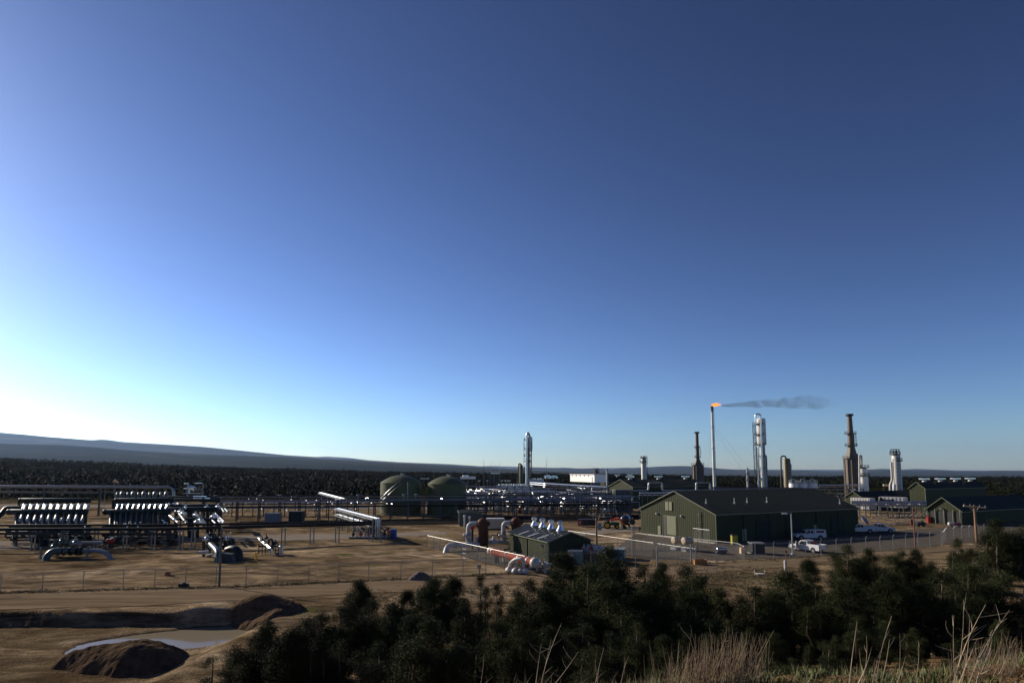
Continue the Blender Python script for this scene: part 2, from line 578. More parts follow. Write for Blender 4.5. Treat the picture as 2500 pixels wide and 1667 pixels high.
# ---- roads: draped strips between two edges read off the photograph
ROADM = mat('packed dirt road', (0.11, 0.078, 0.048), 0.95, 0.0, c2=(0.25, 0.187, 0.125), scale=0.5, stretch=(0.06, 1.1, 1), bump=0.5, bscale=3.0, spec=0.0)
GRAVEL = mat('grey gravel road', (0.17, 0.145, 0.12), 0.95, 0.0, c2=(0.27, 0.235, 0.195), scale=0.4, stretch=(0.3, 1.2, 1), bump=0.35, bscale=5.0, spec=0.0)
ASPH = mat('asphalt', (0.014, 0.013, 0.013), 0.95, 0.0, c2=(0.028, 0.026, 0.024), scale=0.25, bump=0.2, bscale=9.0, spec=0.0)
PADM = mat('grey pad gravel', (0.075, 0.065, 0.055), 0.95, 0.0, c2=(0.12, 0.104, 0.086), scale=0.6, bump=0.3, bscale=6.0, spec=0.0)
def strip(name, top, bot, m, lift=0.03, step=0.7, na=10):
    tp, bt = [G(*p) for p in top], [G(*p) for p in bot]
    def resample(pts, n):
        d = [0.0]
        for i in range(1, len(pts)):
            d.append(d[-1] + (pts[i] - pts[i - 1]).length)
        s = np.linspace(0, d[-1], n)
        return np.interp(s, d, [p.x for p in pts]), np.interp(s, d, [p.y for p in pts])
    L = sum((tp[i] - tp[i - 1]).length for i in range(1, len(tp)))
    n = int(min(400, max(20, L / step)))
    tx, ty = resample(tp, n)
    bx, by = resample(bt, n)
    k = np.linspace(0, 1, na)[:, None]
    X, Y = bx * (1 - k) + tx * k, by * (1 - k) + ty * k
    wob = 0.35 * fbm(X / 4, Y / 4, 3, 31)
    Y = Y + wob * ((k < 0.01) | (k > 0.99))
    o = grid_mesh(name, X, Y, terr(X, Y) + lift, m)
    o['kind'] = 'structure'
    return o
strip('dirt_road', [(-700, 1466), (0, 1451), (300, 1442), (600, 1433), (900, 1420), (1100, 1411), (1300, 1399), (1500, 1386), (1724, 1376), (1890, 1366), (2000, 1359), (2265, 1335), (2520, 1322), (2900, 1308)],
      [(-700, 1508), (0, 1492), (300, 1479), (600, 1465), (900, 1447), (1100, 1438), (1300, 1424), (1500, 1409), (1751, 1397), (1921, 1384), (2000, 1374), (2275, 1347), (2540, 1333), (2960, 1317)], ROADM, 0.035)
strip('gravel_road', [(-300, 1330), (0, 1320), (200, 1315), (420, 1309), (640, 1306), (830, 1303), (1000, 1300), (1090, 1298)],
      [(-300, 1355), (0, 1343), (200, 1332), (420, 1322), (640, 1321), (830, 1316), (1000, 1309), (1090, 1304)], GRAVEL, 0.03)
strip('far_gravel_road', [(-300, 1231), (0, 1230), (300, 1232), (700, 1237), (1000, 1238), (1300, 1236), (1560, 1234)],
      [(-300, 1238), (0, 1237), (300, 1239), (700, 1243), (1000, 1243), (1300, 1241), (1560, 1238)], GRAVEL, 0.03)
strip('asphalt_road', [(560, 1276), (760, 1271), (1000, 1266), (1300, 1260), (1560, 1256)],
      [(560, 1288), (760, 1285), (1000, 1282), (1300, 1275), (1560, 1268)], ASPH, 0.03)
strip('service_track', [(1340, 1302), (1450, 1294), (1560, 1284)], [(1340, 1312), (1450, 1305), (1560, 1296)], GRAVEL, 0.04)
strip('paved_yard', [(1560, 1299), (1650, 1304), (1760, 1316), (1990, 1308), (2160, 1297), (2320, 1286), (2600, 1270)],
      [(1480, 1352), (1600, 1366), (1760, 1368), (1990, 1358), (2200, 1341), (2330, 1327), (2640, 1305)], PADM, 0.03)
strip('compressor_pad', [(1046, 1334), (1150, 1334), (1260, 1333), (1390, 1331)], [(1240, 1390), (1300, 1392), (1400, 1386), (1480, 1376)], PADM, 0.05)

# ---- water in the pit
WATER = bpy.data.materials.new('muddy water')
WATER.use_nodes = True
_n, _l = WATER.node_tree.nodes, WATER.node_tree.links
_b = _n['Principled BSDF']
_b.inputs['Base Color'].default_value = (0.19, 0.16, 0.115, 1)
_b.inputs['Roughness'].default_value = 0.08
_b.inputs['IOR'].default_value = 1.2
_b.inputs['Specular IOR Level'].default_value = 0.2
_b.inputs['Specular Tint'].default_value = (1.0, 0.88, 0.70, 1)
_t = _n.new('ShaderNodeTexNoise')
_t.inputs['Scale'].default_value = 1.1
_bp = _n.new('ShaderNodeBump')
_bp.inputs['Strength'].default_value = 0.04
_bp.inputs['Distance'].default_value = 0.05
_g = _n.new('ShaderNodeNewGeometry')
_l.new(_g.outputs['Position'], _t.inputs['Vector'])
_l.new(_t.outputs['Fac'], _bp.inputs['Height'])
_l.new(_bp.outputs['Normal'], _b.inputs['Normal'])
wp = MB()
_N = 40
_vs = [Vector((PUD_C[0], PUD_C[1], -1.06))]
for i in range(_N):
    t = 2 * math.pi * i / _N
    u, v = 9.5 * math.cos(t), 4.6 * math.sin(t)
    _vs.append(Vector((PUD_C[0] + u * PUD_D[0] - v * PUD_D[1], PUD_C[1] + u * PUD_D[1] + v * PUD_D[0], -1.06)))
wp.add(_vs, [(0, 1 + i, 1 + (i + 1) % _N) for i in range(_N)])
water = wp.build('water', WATER)
water['kind'] = 'structure'

# ---- mesas and far hills
def hill_material(name, dark, mid, light, s):
    m = bpy.data.materials.new(name)
    m.use_nodes = True
    n, l = m.node_tree.nodes, m.node_tree.links
    b = n['Principled BSDF']
    b.inputs['Roughness'].default_value = 1.0
    b.inputs['Specular IOR Level'].default_value = 0.0
    geo = n.new('ShaderNodeNewGeometry')
    mp = n.new('ShaderNodeMapping')
    mp.inputs['Scale'].default_value = (0.35, 1, 3)
    t = n.new('ShaderNodeTexNoise')
    t.inputs['Scale'].default_value = s
    t.inputs['Detail'].default_value = 9
    t.inputs['Roughness'].default_value = 0.62
    r = n.new('ShaderNodeValToRGB')
    e = r.color_ramp.elements
    e.new(0.5)
    for k, (p, c) in enumerate([(0.35, dark), (0.56, mid), (0.72, light)]):
        e[k].position = p
        e[k].color = (*c, 1)
    l.new(geo.outputs['Position'], mp.inputs['Vector'])
    l.new(mp.outputs[0], t.inputs['Vector'])
    l.new(t.outputs['Fac'], r.inputs['Fac'])
    l.new(r.outputs['Color'], b.inputs['Base Color'])
    return m
HILLM = hill_material('wooded mesa slope', (0.012, 0.016, 0.009), (0.03, 0.032, 0.018), (0.16, 0.13, 0.08), 0.0013)
def ridge(name, pts, y0, yc, y1, m, rough, seed, zb=-75.0, npx=420, ny=60, power=1.35):
    px = np.linspace(-1400, 3900, npx)
    ax = np.array([p[0] for p in pts], float)
    ay = np.array([p[1] for p in pts], float)
    crest = np.interp(px, ax, ay)
    yy = np.concatenate([np.linspace(y0, yc, ny), np.linspace(yc, y1, 10)[1:]])
    PXG, YG = np.meshgrid(px, yy)
    XG = (PXG - PX0) / FPX * YG
    zc = CAM_H + (HOR - crest) / FPX * yc
    t = np.clip((YG - y0) / (yc - y0), 0, 1)
    gul = fbm(XG / (rough * 14), YG / (rough * 22), 5, seed)
    shape = t ** power + 0.16 * gul * np.sin(math.pi * t) ** 0.8
    Z = zb + (zc - zb) * shape
    dn = np.clip((YG - yc) / (y1 - yc), 0, 1)
    Z = np.where(YG > yc, zb + (zc - zb) * (1 - dn) ** 0.8, Z)
    Z = Z + 0.02 * (zc - zb) * fbm(XG / (rough * 3), YG / (rough * 4), 3, seed + 3) * (t < 0.97)
    o = grid_mesh(name, XG, YG, Z, m)
    o['kind'] = 'structure'
    return o
ridge('wooded_slope', [(-1400, 1058), (-400, 1072), (0, 1083), (143, 1086), (232, 1092), (339, 1101), (487, 1109), (700, 1116), (900, 1127), (1100, 1138), (1200, 1144),
                       (1350, 1151), (1500, 1155), (1600, 1160), (1660, 1160), (1760, 1163), (2000, 1163), (2250, 1168), (2500, 1170), (3900, 1170)], 2600, 8200, 10000, HILLM, 100, 40)
ridge('mesa', [(-1400, 1010), (-500, 1035), (0, 1056), (60, 1061), (110, 1066), (228, 1075), (240, 1073), (265, 1074), (300, 1079), (420, 1086), (500, 1091), (600, 1101), (700, 1111),
               (800, 1117), (845, 1120), (860, 1119), (900, 1124), (1000, 1129), (1100, 1133), (1160, 1137), (1215, 1141), (1260, 1146), (1330, 1152), (1500, 1160), (3900, 1175)], 9500, 17000, 20000, HILLM, 200, 50)
ridge('far_hills', [(-1400, 1150), (1000, 1153), (1200, 1146), (1270, 1143), (1300, 1140), (1350, 1142), (1380, 1141), (1420, 1144), (1450, 1142), (1465, 1144), (1490, 1147), (1505, 1145),
                    (1520, 1143), (1560, 1141), (1620, 1138), (1660, 1137), (1700, 1138), (1730, 1141), (1760, 1144), (1800, 1146), (1870, 1148), (1950, 1148), (2000, 1150), (2040, 1151),
                    (2070, 1149), (2100, 1147), (2150, 1144), (2190, 1146), (2230, 1147), (2290, 1147), (2330, 1149), (2400, 1150), (2430, 1148), (2500, 1150), (3900, 1150)],
      11000, 20500, 24000, HILLM, 230, 60, npx=700)
ridge('farthest_hills', [(-1400, 1160), (720, 1150), (760, 1116), (800, 1114), (850, 1117), (900, 1123), (1150, 1139), (1200, 1137), (1260, 1139), (1330, 1141), (1400, 1143), (1500, 1142),
                         (1530, 1141), (1600, 1145), (2180, 1147), (2230, 1144), (2260, 1145), (2330, 1148), (2460, 1148), (3900, 1150)], 25000, 32000, 35000, HILLM, 350, 70, ny=30)

# ---- haze: even air round the camera and everything above
def haze():
    mb = MB()
    mb.box((0, 19500, 740), (90000, 44000, 1700))
    o = mb.build('haze', bpy.data.materials.new('haze air'), smooth=False)
    o['kind'] = 'stuff'
    m = o.data.materials[0]
    m.use_nodes = True
    n, l = m.node_tree.nodes, m.node_tree.links
    n.remove(n['Principled BSDF'])
    v = n.new('ShaderNodeVolumePrincipled')
    v.inputs['Color'].default_value = (0.42, 0.62, 1.0, 1)
    v.inputs['Density'].default_value = 1.6e-5
    v.inputs['Density Attribute'].default_value = ''
    v.inputs['Anisotropy'].default_value = 0.35
    l.new(v.outputs[0], n['Material Output'].inputs['Volume'])
haze()

# ------------------------------------------------------------------ foliage
def leaf_material(name, dark, light, scale):
    m = bpy.data.materials.new(name)
    m.use_nodes = True
    n, l = m.node_tree.nodes, m.node_tree.links
    b = n['Principled BSDF']
    b.inputs['Roughness'].default_value = 0.75
    b.inputs['Specular IOR Level'].default_value = 0.06
    geo = n.new('ShaderNodeNewGeometry')
    inf = n.new('ShaderNodeObjectInfo')
    t = n.new('ShaderNodeTexNoise')
    t.inputs['Scale'].default_value = scale
    t.inputs['Detail'].default_value = 4
    l.new(geo.outputs['Position'], t.inputs['Vector'])
    ad = n.new('ShaderNodeMath')
    ad.operation = 'MULTIPLY_ADD'
    ad.inputs[1].default_value = 0.25
    l.new(inf.outputs['Random'], ad.inputs[0])
    l.new(t.outputs['Fac'], ad.inputs[2])
    r = n.new('ShaderNodeValToRGB')
    r.color_ramp.elements[0].position = 0.40
    r.color_ramp.elements[1].position = 0.85
    r.color_ramp.elements[0].color = (*dark, 1)
    r.color_ramp.elements[1].color = (*light, 1)
    l.new(ad.outputs[0], r.inputs['Fac'])
    l.new(r.outputs['Color'], b.inputs['Base Color'])
    return m
LEAF = leaf_material('juniper needles', (0.014, 0.019, 0.0075), (0.050, 0.058, 0.023), 0.9)
LEAFFAR = leaf_material('distant juniper needles', (0.004, 0.0055, 0.0028), (0.015, 0.017, 0.007), 0.05)
BARK = mat('juniper bark', (0.10, 0.07, 0.05), 0.95, 0.0, 0.3, 3.0, stretch=(1, 1, 0.2))

def leaf_tris(cent, size, r, up=0.0):
    # one small bent triangle pair per centre, pointing any way
    n = len(cent)
    d = r.normal(size=(n, 3))
    d[:, 2] += up
    d /= np.linalg.norm(d, axis=1)[:, None]
    e = r.normal(size=(n, 3))
    e -= d * (e * d).sum(1)[:, None]
    e /= np.linalg.norm(e, axis=1)[:, None]
    s = size * r.uniform(0.5, 1.5, n)[:, None]
    a = cent - d * s * 0.6
    b = cent + d * s * 0.6 + e * s * 0.05
    c = cent + e * s * 0.42
    co = np.stack([a, b, c], 1).reshape(-1, 3)
    return co, np.arange(3 * n).reshape(-1, 3)

def tree_meshes(seed, shape, nclump, nleaf, leaf):
    """unit-height tree: trunk, several leaders with limbs, crown of upright leaf sprays in clumps along the leaders"""
    r = np.random.default_rng(seed)
    rr_ = random.Random(seed)
    mb = MB()
    lean = Vector((rr_.uniform(-.05, .05), rr_.uniform(-.05, .05), 0))
    mb.cyl(Vector((0, 0, -0.04)), lean * .5 + Vector((0, 0, .3)), .036, .026, 7, caps=False)
    nl_, spread, wid = {'cone': (2, .05, .27), 'round': (6, .17, .20), 'airy': (3, .09, .14), 'bush': (9, .28, .20)}[shape]
    cl = []
    for j in range(nl_):
        t = 2 * math.pi * (j + rr_.uniform(-.3, .3)) / nl_
        off = spread * (0.15 if j == 0 else rr_.uniform(.65, 1.15))
        top = 1.0 if j == 0 else rr_.uniform(.58, .93)
        if shape == 'bush' and j:
            top = rr_.uniform(.45, .85)
        a0, a1 = lean * .4 + Vector((off * .45 * math.cos(t), off * .45 * math.sin(t), .05)), lean + Vector((off * math.cos(t), off * math.sin(t), top * .97))
        am = (a0 + a1) / 2 + Vector((off * .35 * math.cos(t), off * .35 * math.sin(t), -.04))
        mb.cyl(a0, am, .020, .013, 6, caps=False)
        mb.cyl(am, a1, .013, .003, 6, caps=False)
        w0 = wid * rr_.uniform(.8, 1.25)
        m = max(8, int(nclump / nl_ * (1.5 if j == 0 else .9)))
        for k in range(m):
            f = r.uniform(.02, 1.0) ** .95
            axis = a0 * (1 - f) ** 2 + am * (2 * f * (1 - f)) + a1 * f ** 2
            w = w0 * (1.02 - f) ** .62 * (.85 + .22 * math.sin(f * 11 + 2 * j)) + .012
            q = r.uniform(0, 2 * math.pi)
            ra = w * r.uniform(.3, 1.0) ** .5
            c = axis + Vector((ra * math.cos(q), ra * math.sin(q), ra * .25))
            cl.append((c, (.026 + .028 * r.random()) * (.8 if shape == 'airy' else 1)))
            if k % 3 == 0:
                mb.cyl(axis - Vector((0, 0, ra * .4)), c, .006, .002, 4, caps=False)
    cen = []
    for c, cr in cl:
        g = r.normal(size=(nleaf, 3)) * cr * np.array([0.85, 0.85, 0.75])
        g[:, 2] += np.abs(g[:, 0]) * 0.3
        cen.append(np.array(c) + g)
    cen = np.concatenate(cen)
    cen = cen[cen[:, 2] > 0.02]
    co, fa = leaf_tris(cen, leaf, r, 0.9)
    crown = bpy.data.meshes.new('crown')
    raw_mesh(crown, co, fa)
    crown.materials.append(LEAF)
    tr = bpy.data.meshes.new('trunk')
    tr.from_pydata(mb.v, [], mb.f)
    tr.materials.append(BARK)
    tr.polygons.foreach_set('use_smooth', [True] * len(tr.polygons))
    return tr, crown
TREES = {}
for i, (nm, sh, nc, nl, lf) in enumerate([('cone', 'cone', 150, 420, 0.011), ('cone2', 'cone', 160, 420, 0.011), ('round', 'round', 170, 440, 0.0115), ('round2', 'round', 160, 440, 0.0115),
                                          ('bush', 'bush', 170, 420, 0.012), ('bush2', 'bush', 160, 420, 0.012), ('airy', 'airy', 48, 300, 0.010), ('round3', 'round', 180, 420, 0.011)]):
    TREES[nm] = tree_meshes(100 + i, sh, nc, nl, lf)

def tree(px, top_py, Y, kind, wf, label):
    Y = Y * (0.78 if 50 <= Y < 70 else (0.86 if Y >= 40 else 0.95))
    wf *= 1.12
    base = at(px, Y, 0)
    base.z = tz(base.x, base.y)
    base = at(px, Y, base.z)
    h = zr(top_py, Y) - base.z
    t = thing('juniper_tree', label, 'tree', base, 'junipers on the slope below the camera')
    rot = rng.uniform(0, 6.28)
    for nm, me in zip(('trunk', 'crown'), TREES[kind]):
        o = bpy.data.objects.new(nm, me)
        col.objects.link(o)
        o.parent = t
        o.scale = (h * wf, h * wf, h)
        o.rotation_euler = (0, 0, rot)
        if nm == 'crown':
            o['kind'] = 'stuff'
    return t
TREE_LIST = [
 (585, 1568, 40, 'bush', 1.25, 'low spreading juniper at the left end of the tree belt beside the dirt mound'),
 (655, 1514, 46, 'round', 1.15, 'rounded juniper standing closest to the muddy pit water'),
 (760, 1492, 50, 'round2', 1.25, 'rounded juniper right of the small dirt heap at the pit'),
 (868, 1420, 60, 'cone', 1.1, 'dark pointed juniper overlapping the dirt road left of the compressor compound'),
 (905, 1463, 52, 'round3', 1.1, 'rounded juniper just right of and below the dark pointed roadside juniper'),
 (995, 1444, 60, 'cone2', 0.95, 'small pointed juniper before the green verge of the road'),
 (1064, 1416, 58, 'cone', 1.3, 'tall juniper below the small grey dirt pile, left half of a pair'),
 (1112, 1414, 60, 'cone2', 1.15, 'tall juniper right half of the pair below the white bundle fence'),
 (1178, 1402, 62, 'airy', 1.0, 'thin open juniper with its trunk showing against the dirt road'),
 (1213, 1424, 60, 'airy', 0.9, 'shorter thin open juniper right of the one whose trunk shows'),
 (1290, 1416, 56, 'round3', 1.1, 'bushy juniper below the wrapped white bundles'),
 (1372, 1352, 62, 'cone2', 1.15, 'tall juniper in front of the end wall of the green compressor shed'),
 (1490, 1333, 60, 'round', 1.15, 'largest juniper, broad crowned, hiding the teal cabinets'),
 (1432, 1368, 57, 'round2', 1.1, 'juniper filling the gap left of the broad crowned largest one'),
 (1576, 1382, 60, 'round3', 1.1, 'rounded juniper right of the broad crowned largest one'),
 (1624, 1378, 64, 'cone', 0.85, 'slender pointed juniper below the tall fence gate posts'),
 (1702, 1378, 60, 'round2', 1.15, 'dense juniper below the fence corner with the orange box'),
 (1930, 1392, 56, 'round', 1.5, 'wide juniper standing below the lamp post and white marker'),
 (1976, 1368, 66, 'cone2', 0.9, 'small pointed juniper beside the road left of the roadside clump'),
 (2072, 1330, 72, 'round3', 1.2, 'tall rounded juniper at the left end of the roadside clump'),
 (2132, 1340, 72, 'round', 1.15, 'rounded juniper in the middle of the roadside clump'),
 (2200, 1342, 74, 'round2', 1.05, 'juniper with bright left edge in the roadside clump'),
 (2245, 1340, 74, 'round', 1.1, 'juniper at the right end of the roadside clump'),
 (2348, 1316, 80, 'round3', 0.95, 'juniper standing below the brown utility pole with crossarm'),
 (2440, 1268, 84, 'round', 1.25, 'tallest juniper at the right edge, right of the brown utility pole'),
 (2500, 1284, 86, 'round2', 1.2, 'juniper cut by the right picture edge'),
 (2400, 1355, 66, 'round2', 1.2, 'juniper below the tallest one near the right edge'),
 (1255, 1478, 46, 'round', 1.2, 'mid slope juniper below the bushy one by the white bundles'),
 (1402, 1470, 46, 'round3', 1.3, 'mid slope juniper below the green compressor shed end'),
 (1545, 1462, 44, 'round2', 1.4, 'mid slope juniper below the broad crowned largest one'),
 (1655, 1470, 44, 'bush', 1.3, 'mid slope juniper below the dense one at the fence corner'),
 (1760, 1436, 48, 'round', 1.35, 'mid slope juniper beside the grassy patch with the white table'),
 (1845, 1434, 50, 'round3', 1.35, 'mid slope juniper below the white marker post'),
 (2020, 1462, 46, 'round2', 1.4, 'mid slope juniper below the left end of the roadside clump'),
 (2135, 1440, 48, 'bush2', 1.3, 'mid slope juniper below the middle of the roadside clump'),
 (2260, 1418, 52, 'round', 1.35, 'mid slope juniper below the right end of the roadside clump'),
 (2345, 1428, 50, 'round3', 1.3, 'mid slope juniper beneath the utility pole juniper'),
 (2455, 1398, 54, 'round2', 1.3, 'mid slope juniper beneath the tallest right edge juniper'),
]
_kinds = ['round', 'cone', 'round2', 'bush', 'round3', 'cone2', 'round', 'bush2']
_k = 0
for _px in range(640, 2520, 70):
    if 1080 < _px < 1190:
        continue
    TREE_LIST.append((_px + rng.uniform(-14, 14), 1538 + rng.uniform(-38, 34) + (18 if _px < 720 else 0), rng.uniform(27, 36), _kinds[_k % 8], rng.uniform(1.0, 1.3),
                      'near juniper low on the slope, %s from the left in the lowest row' % ORD[_k]))
    _k += 1
TREE_LIST += [
 (1325, 1440, 46, 'cone', 1.2, 'pointed mid slope juniper between the bushy one and the tall one by the shed'),
 (1480, 1420, 46, 'cone2', 1.3, 'pointed mid slope juniper straight below the broad crowned largest one'),
 (1600, 1425, 46, 'cone', 1.25, 'pointed mid slope juniper below the slender one at the gate posts'),
 (1700, 1445, 46, 'cone2', 1.3, 'pointed mid slope juniper below the orange box corner'),
 (1900, 1448, 46, 'cone', 1.3, 'pointed mid slope juniper below the wide one at the lamp post'),
 (2080, 1415, 50, 'cone2', 1.3, 'pointed mid slope juniper in front of the roadside clump, left one'),
 (2195, 1405, 52, 'cone', 1.3, 'pointed mid slope juniper in front of the roadside clump, right one'),
 (2300, 1385, 56, 'round2', 1.2, 'mid slope juniper between roadside clump and utility pole'),
 (960, 1475, 46, 'cone', 1.3, 'pointed mid slope juniper left of the green verge'),
 (1150, 1470, 46, 'round2', 1.1, 'mid slope juniper above the bare reddish patch'),
 (830, 1480, 46, 'round3', 1.15, 'mid slope juniper below the dark pointed roadside one'),
 (720, 1530, 40, 'round', 1.2, 'mid slope juniper right of the one nearest the pit'),
]
TREE_LIST += [
 (1930, 1606, 15.5, 'bush', 1.7, 'low shrub right behind the brow, below the grassy end of the dense bunch'),
 (2030, 1608, 15.0, 'bush2', 1.8, 'low shrub right behind the brow, left of the lone curved stalk'),
 (2130, 1606, 15.5, 'bush', 1.8, 'low shrub right behind the brow, at the forked pale stalk'),
 (2235, 1602, 15.0, 'bush2', 1.8, 'low shrub right behind the brow, between forked stalk and branching shrub'),
 (2335, 1596, 15.5, 'bush', 1.8, 'low shrub right behind the brow, behind the branching dead shrub'),
 (2440, 1588, 15.0, 'bush2', 1.8, 'low shrub right behind the brow, nearest the right corner'),
 (1620, 1618, 16.0, 'bush', 1.7, 'low shrub right behind the brow, left of the dense bunch'),
 (1450, 1628, 17.0, 'bush2', 1.7, 'low shrub right behind the brow, behind the thin lone stalk'),
]
for a in TREE_LIST:
    tree(*a)

# ---- far juniper woodland: one mass beyond the plant
def woodland():
    r = np.random.default_rng(5)
    n = 80000
    u = r.random(n)
    Yv = np.sqrt(268 ** 2 + u * (1120 ** 2 - 268 ** 2))
    pxv = r.uniform(-500, 3000, n)
    Xv = (pxv - PX0) / FPX * Yv
    keep = np.ones(n, bool)
    keep &= ~((pxv > 980) & (pxv < 2420) & (Yv < 430))
    keep &= ~((pxv > 2420) & (Yv < 255))
    dens = np.where(Yv < 450, 1.0, 0.62)
    patch = fbm(Xv / 70, Yv / 110, 3, 77)
    dens = np.where((Yv > 520) & (pxv < 430) & (patch > -0.25), 0.16, dens)
    dens = np.where(patch > 0.35, dens * 0.25, dens)
    keep &= r.random(n) < dens
    Xv, Yv = Xv[keep], Yv[keep]
    Zv = terr(Xv, Yv)
    H = r.uniform(2.2, 5.2, len(Xv)) * np.where(r.random(len(Xv)) < 0.1, 1.25, 1)
    out = []
    for near in (True, False):
        s = (Yv < 430) if near else (Yv >= 430)
        k, sz = (44, 0.75) if near else (16, 1.25)
        x, y, z, h = Xv[s], Yv[s], Zv[s], H[s]
        m = len(x)
        g = r.normal(size=(m, k, 3))
        g /= np.linalg.norm(g, axis=2)[:, :, None]
        g *= r.random((m, k, 1)) ** 0.4
        c = np.empty((m, k, 3))
        c[:, :, 0] = x[:, None] + g[:, :, 0] * h[:, None] * 0.42
        c[:, :, 1] = y[:, None] + g[:, :, 1] * h[:, None] * 0.42
        c[:, :, 2] = z[:, None] + h[:, None] * (0.52 + 0.48 * g[:, :, 2])
        out.append(leaf_tris(c.reshape(-1, 3), sz * np.repeat(h / 3.6, k)[:, None], r))
    co = np.concatenate([out[0][0], out[1][0]])
    fa = np.concatenate([out[0][1], out[1][1] + len(out[0][0])])
    me = bpy.data.meshes.new('woodland')
    raw_mesh(me, co, fa)
    me.materials.append(LEAFFAR)
    o = bpy.data.objects.new('woodland', me)
    col.objects.link(o)
    o['kind'] = 'stuff'
    tag(o, 'dark juniper woodland covering the plain behind the plant', 'woodland')
woodland()

# ---- foreground grass and dead stalks on the brow
DRY = mat('dry grass straw', (0.27, 0.19, 0.11), 0.8, 0.0, 0.25, 6.0)
DRYPALE = mat('bleached dead stalk', (0.42, 0.32, 0.21), 0.8, 0.0, 0.25, 8.0)
GRASS = mat('short green grass', (0.10, 0.115, 0.035), 0.8, 0.0, 0.35, 3.0)
def stalk(mb, base, tip, r0, bendv, seg=5):
    p = [base + (tip - base) * (k / seg) + bendv * math.sin(math.pi * k / seg * 0.9) for k in range(seg + 1)]
    for k in range(seg):
        mb.cyl(p[k], p[k + 1], r0 * (1 - 0.8 * k / seg), r0 * (1 - 0.8 * (k + 1) / seg), 4, caps=False)
    return p
def gp(px, Y):
    b = at(px, Y, 9.8)
    return Vector((b.x, b.y, tz(b.x, b.y)))
def dry_tuft(px, Y, n, spread, h, label, seed, lean=0.15):
    r = random.Random(seed)
    b0 = gp(px, Y)
    mb = MB()
    for i in range(n):
        b = b0 + Vector((r.gauss(0, spread), r.gauss(0, spread * 0.6), 0))
        b.z = tz(b.x, b.y) - 0.02
        hh = h * r.uniform(0.35, 1.0)
        tip = b + Vector((r.gauss(lean, 0.16) * hh, r.gauss(0, 0.15) * hh, hh))
        p = stalk(mb, b, tip, r.uniform(0.0026, 0.0056), Vector((r.gauss(0, 0.03), 0, 0)), 4)
        if r.random() < 0.35:
            q = p[3]
            stalk(mb, q, q + Vector((r.gauss(0, 0.08), r.gauss(0, 0.05), r.uniform(0.02, 0.14))), 0.0015, Vector((0, 0, 0)), 2)
    o = mb.build('dry_grass_tuft', DRY, None)
    recentre(o, b0)
    tag(o, label, 'dry grass', 'tufts of dry grass on the brow')
    o['kind'] = 'stuff'
    return o
def dead_shrub(px, Y, tips, label, seed, r0=0.008, twigs=4):
    """tips: photograph points of the stalk ends, at the shrub's own distance"""
    r = random.Random(seed)
    b0 = gp(px, Y)
    t = thing('dead_stalk', label, 'dead plant', b0, 'dead stalks on the brow')
    for k, (tx, ty) in enumerate(tips):
        tip = P(tx, ty, Y + r.uniform(-0.2, 0.2))
        mb = MB()
        b = b0 + Vector((r.gauss(0, 0.04), r.gauss(0, 0.04), -0.03))
        L = (tip - b).length
        p = stalk(mb, b, tip, r0 * r.uniform(0.7, 1.1), Vector((r.gauss(0, 0.05) * L, 0, 0)), 7)
        st = mb.build('stem', DRYPALE, t)
        if twigs:
            mb2 = MB()
            for j in range(twigs):
                q = p[r.randint(2, 6)]
                e = q + Vector((r.gauss(0.02, 0.13), r.gauss(0, 0.06), r.uniform(0.04, 0.2))) * L * 1.1
                stalk(mb2, q, e, r0 * 0.4, Vector((r.gauss(0, 0.02), 0, 0)), 4)
            mb2.build('twigs', DRYPALE, st)['kind'] = 'stuff'
    return t
TUFTS = [(1150, 8.4, 8, 0.35, 0.24), (1230, 8.0, 11, 0.3, 0.31), (1330, 8.0, 20, 0.3, 0.37), (1420, 7.8, 20, 0.28, 0.37), (1500, 7.9, 15, 0.25, 0.34), (1580, 8.0, 20, 0.26, 0.37), (1660, 8.2, 60, 0.22, 0.6), (1715, 8.2, 100, 0.2, 0.72), (1765, 8.1, 110, 0.2, 0.74), (1815, 8.2, 80, 0.18, 0.7), (1870, 8.2, 15, 0.25, 0.27), (1950, 8.2, 12, 0.3, 0.24), (2060, 8.2, 11, 0.3, 0.31), (2150, 8.1, 12, 0.25, 0.34), (2240, 8.2, 12, 0.25, 0.31), (2300, 8.1, 25, 0.25, 0.34), (2380, 8.2, 30, 0.22, 0.41), (2440, 8.2, 55, 0.2, 0.56), (2490, 8.1, 45, 0.2, 0.51)]
TUFT_WHERE = ['at the left end of the brow, below the bare reddish patch', 'second tuft along the brow from the left', 'around the foot of the tall leaning dead stalk', 'right of the tall leaning dead stalk',
              'thin and low, fifth along the brow', 'between the thin stalks left of the dense bunch', 'at the left fringe of the dense bunch', 'the densest bunch, left third', 'the densest bunch, tallest middle',
              'the densest bunch, right third', 'short, right after the densest bunch', 'short, on the green grass near the bottom edge', 'at the foot of the lone curved stalk', 'at the foot of the forked pale stalk',
              'between forked stalk and branching shrub', 'left of the branching dead shrub', 'at the foot of the branching dead shrub', 'dense, left of the lower right corner', 'in the lower right corner']
for i, (a, w) in enumerate(zip(TUFTS, TUFT_WHERE)):
    dry_tuft(*a, 'straw coloured dry grass ' + w, 300 + i)
dead_shrub(1300, 7.6, [(1375, 1520), (1345, 1560), (1410, 1590), (1322, 1570)], 'tall pale dead stalk leaning right before the dark slope trees', 1, 0.007)
dead_shrub(1155, 7.8, [(1180, 1595)], 'single thin dead stalk at the left end of the brow', 2, 0.005, 2)
dead_shrub(1448, 7.7, [(1475, 1580), (1452, 1610)], 'thin dead stalk standing alone left of the grass bunch', 3, 0.006, 3)
dead_shrub(1500, 7.6, [(1526, 1614)], 'short dead stalk bent to the right', 13, 0.006, 3)
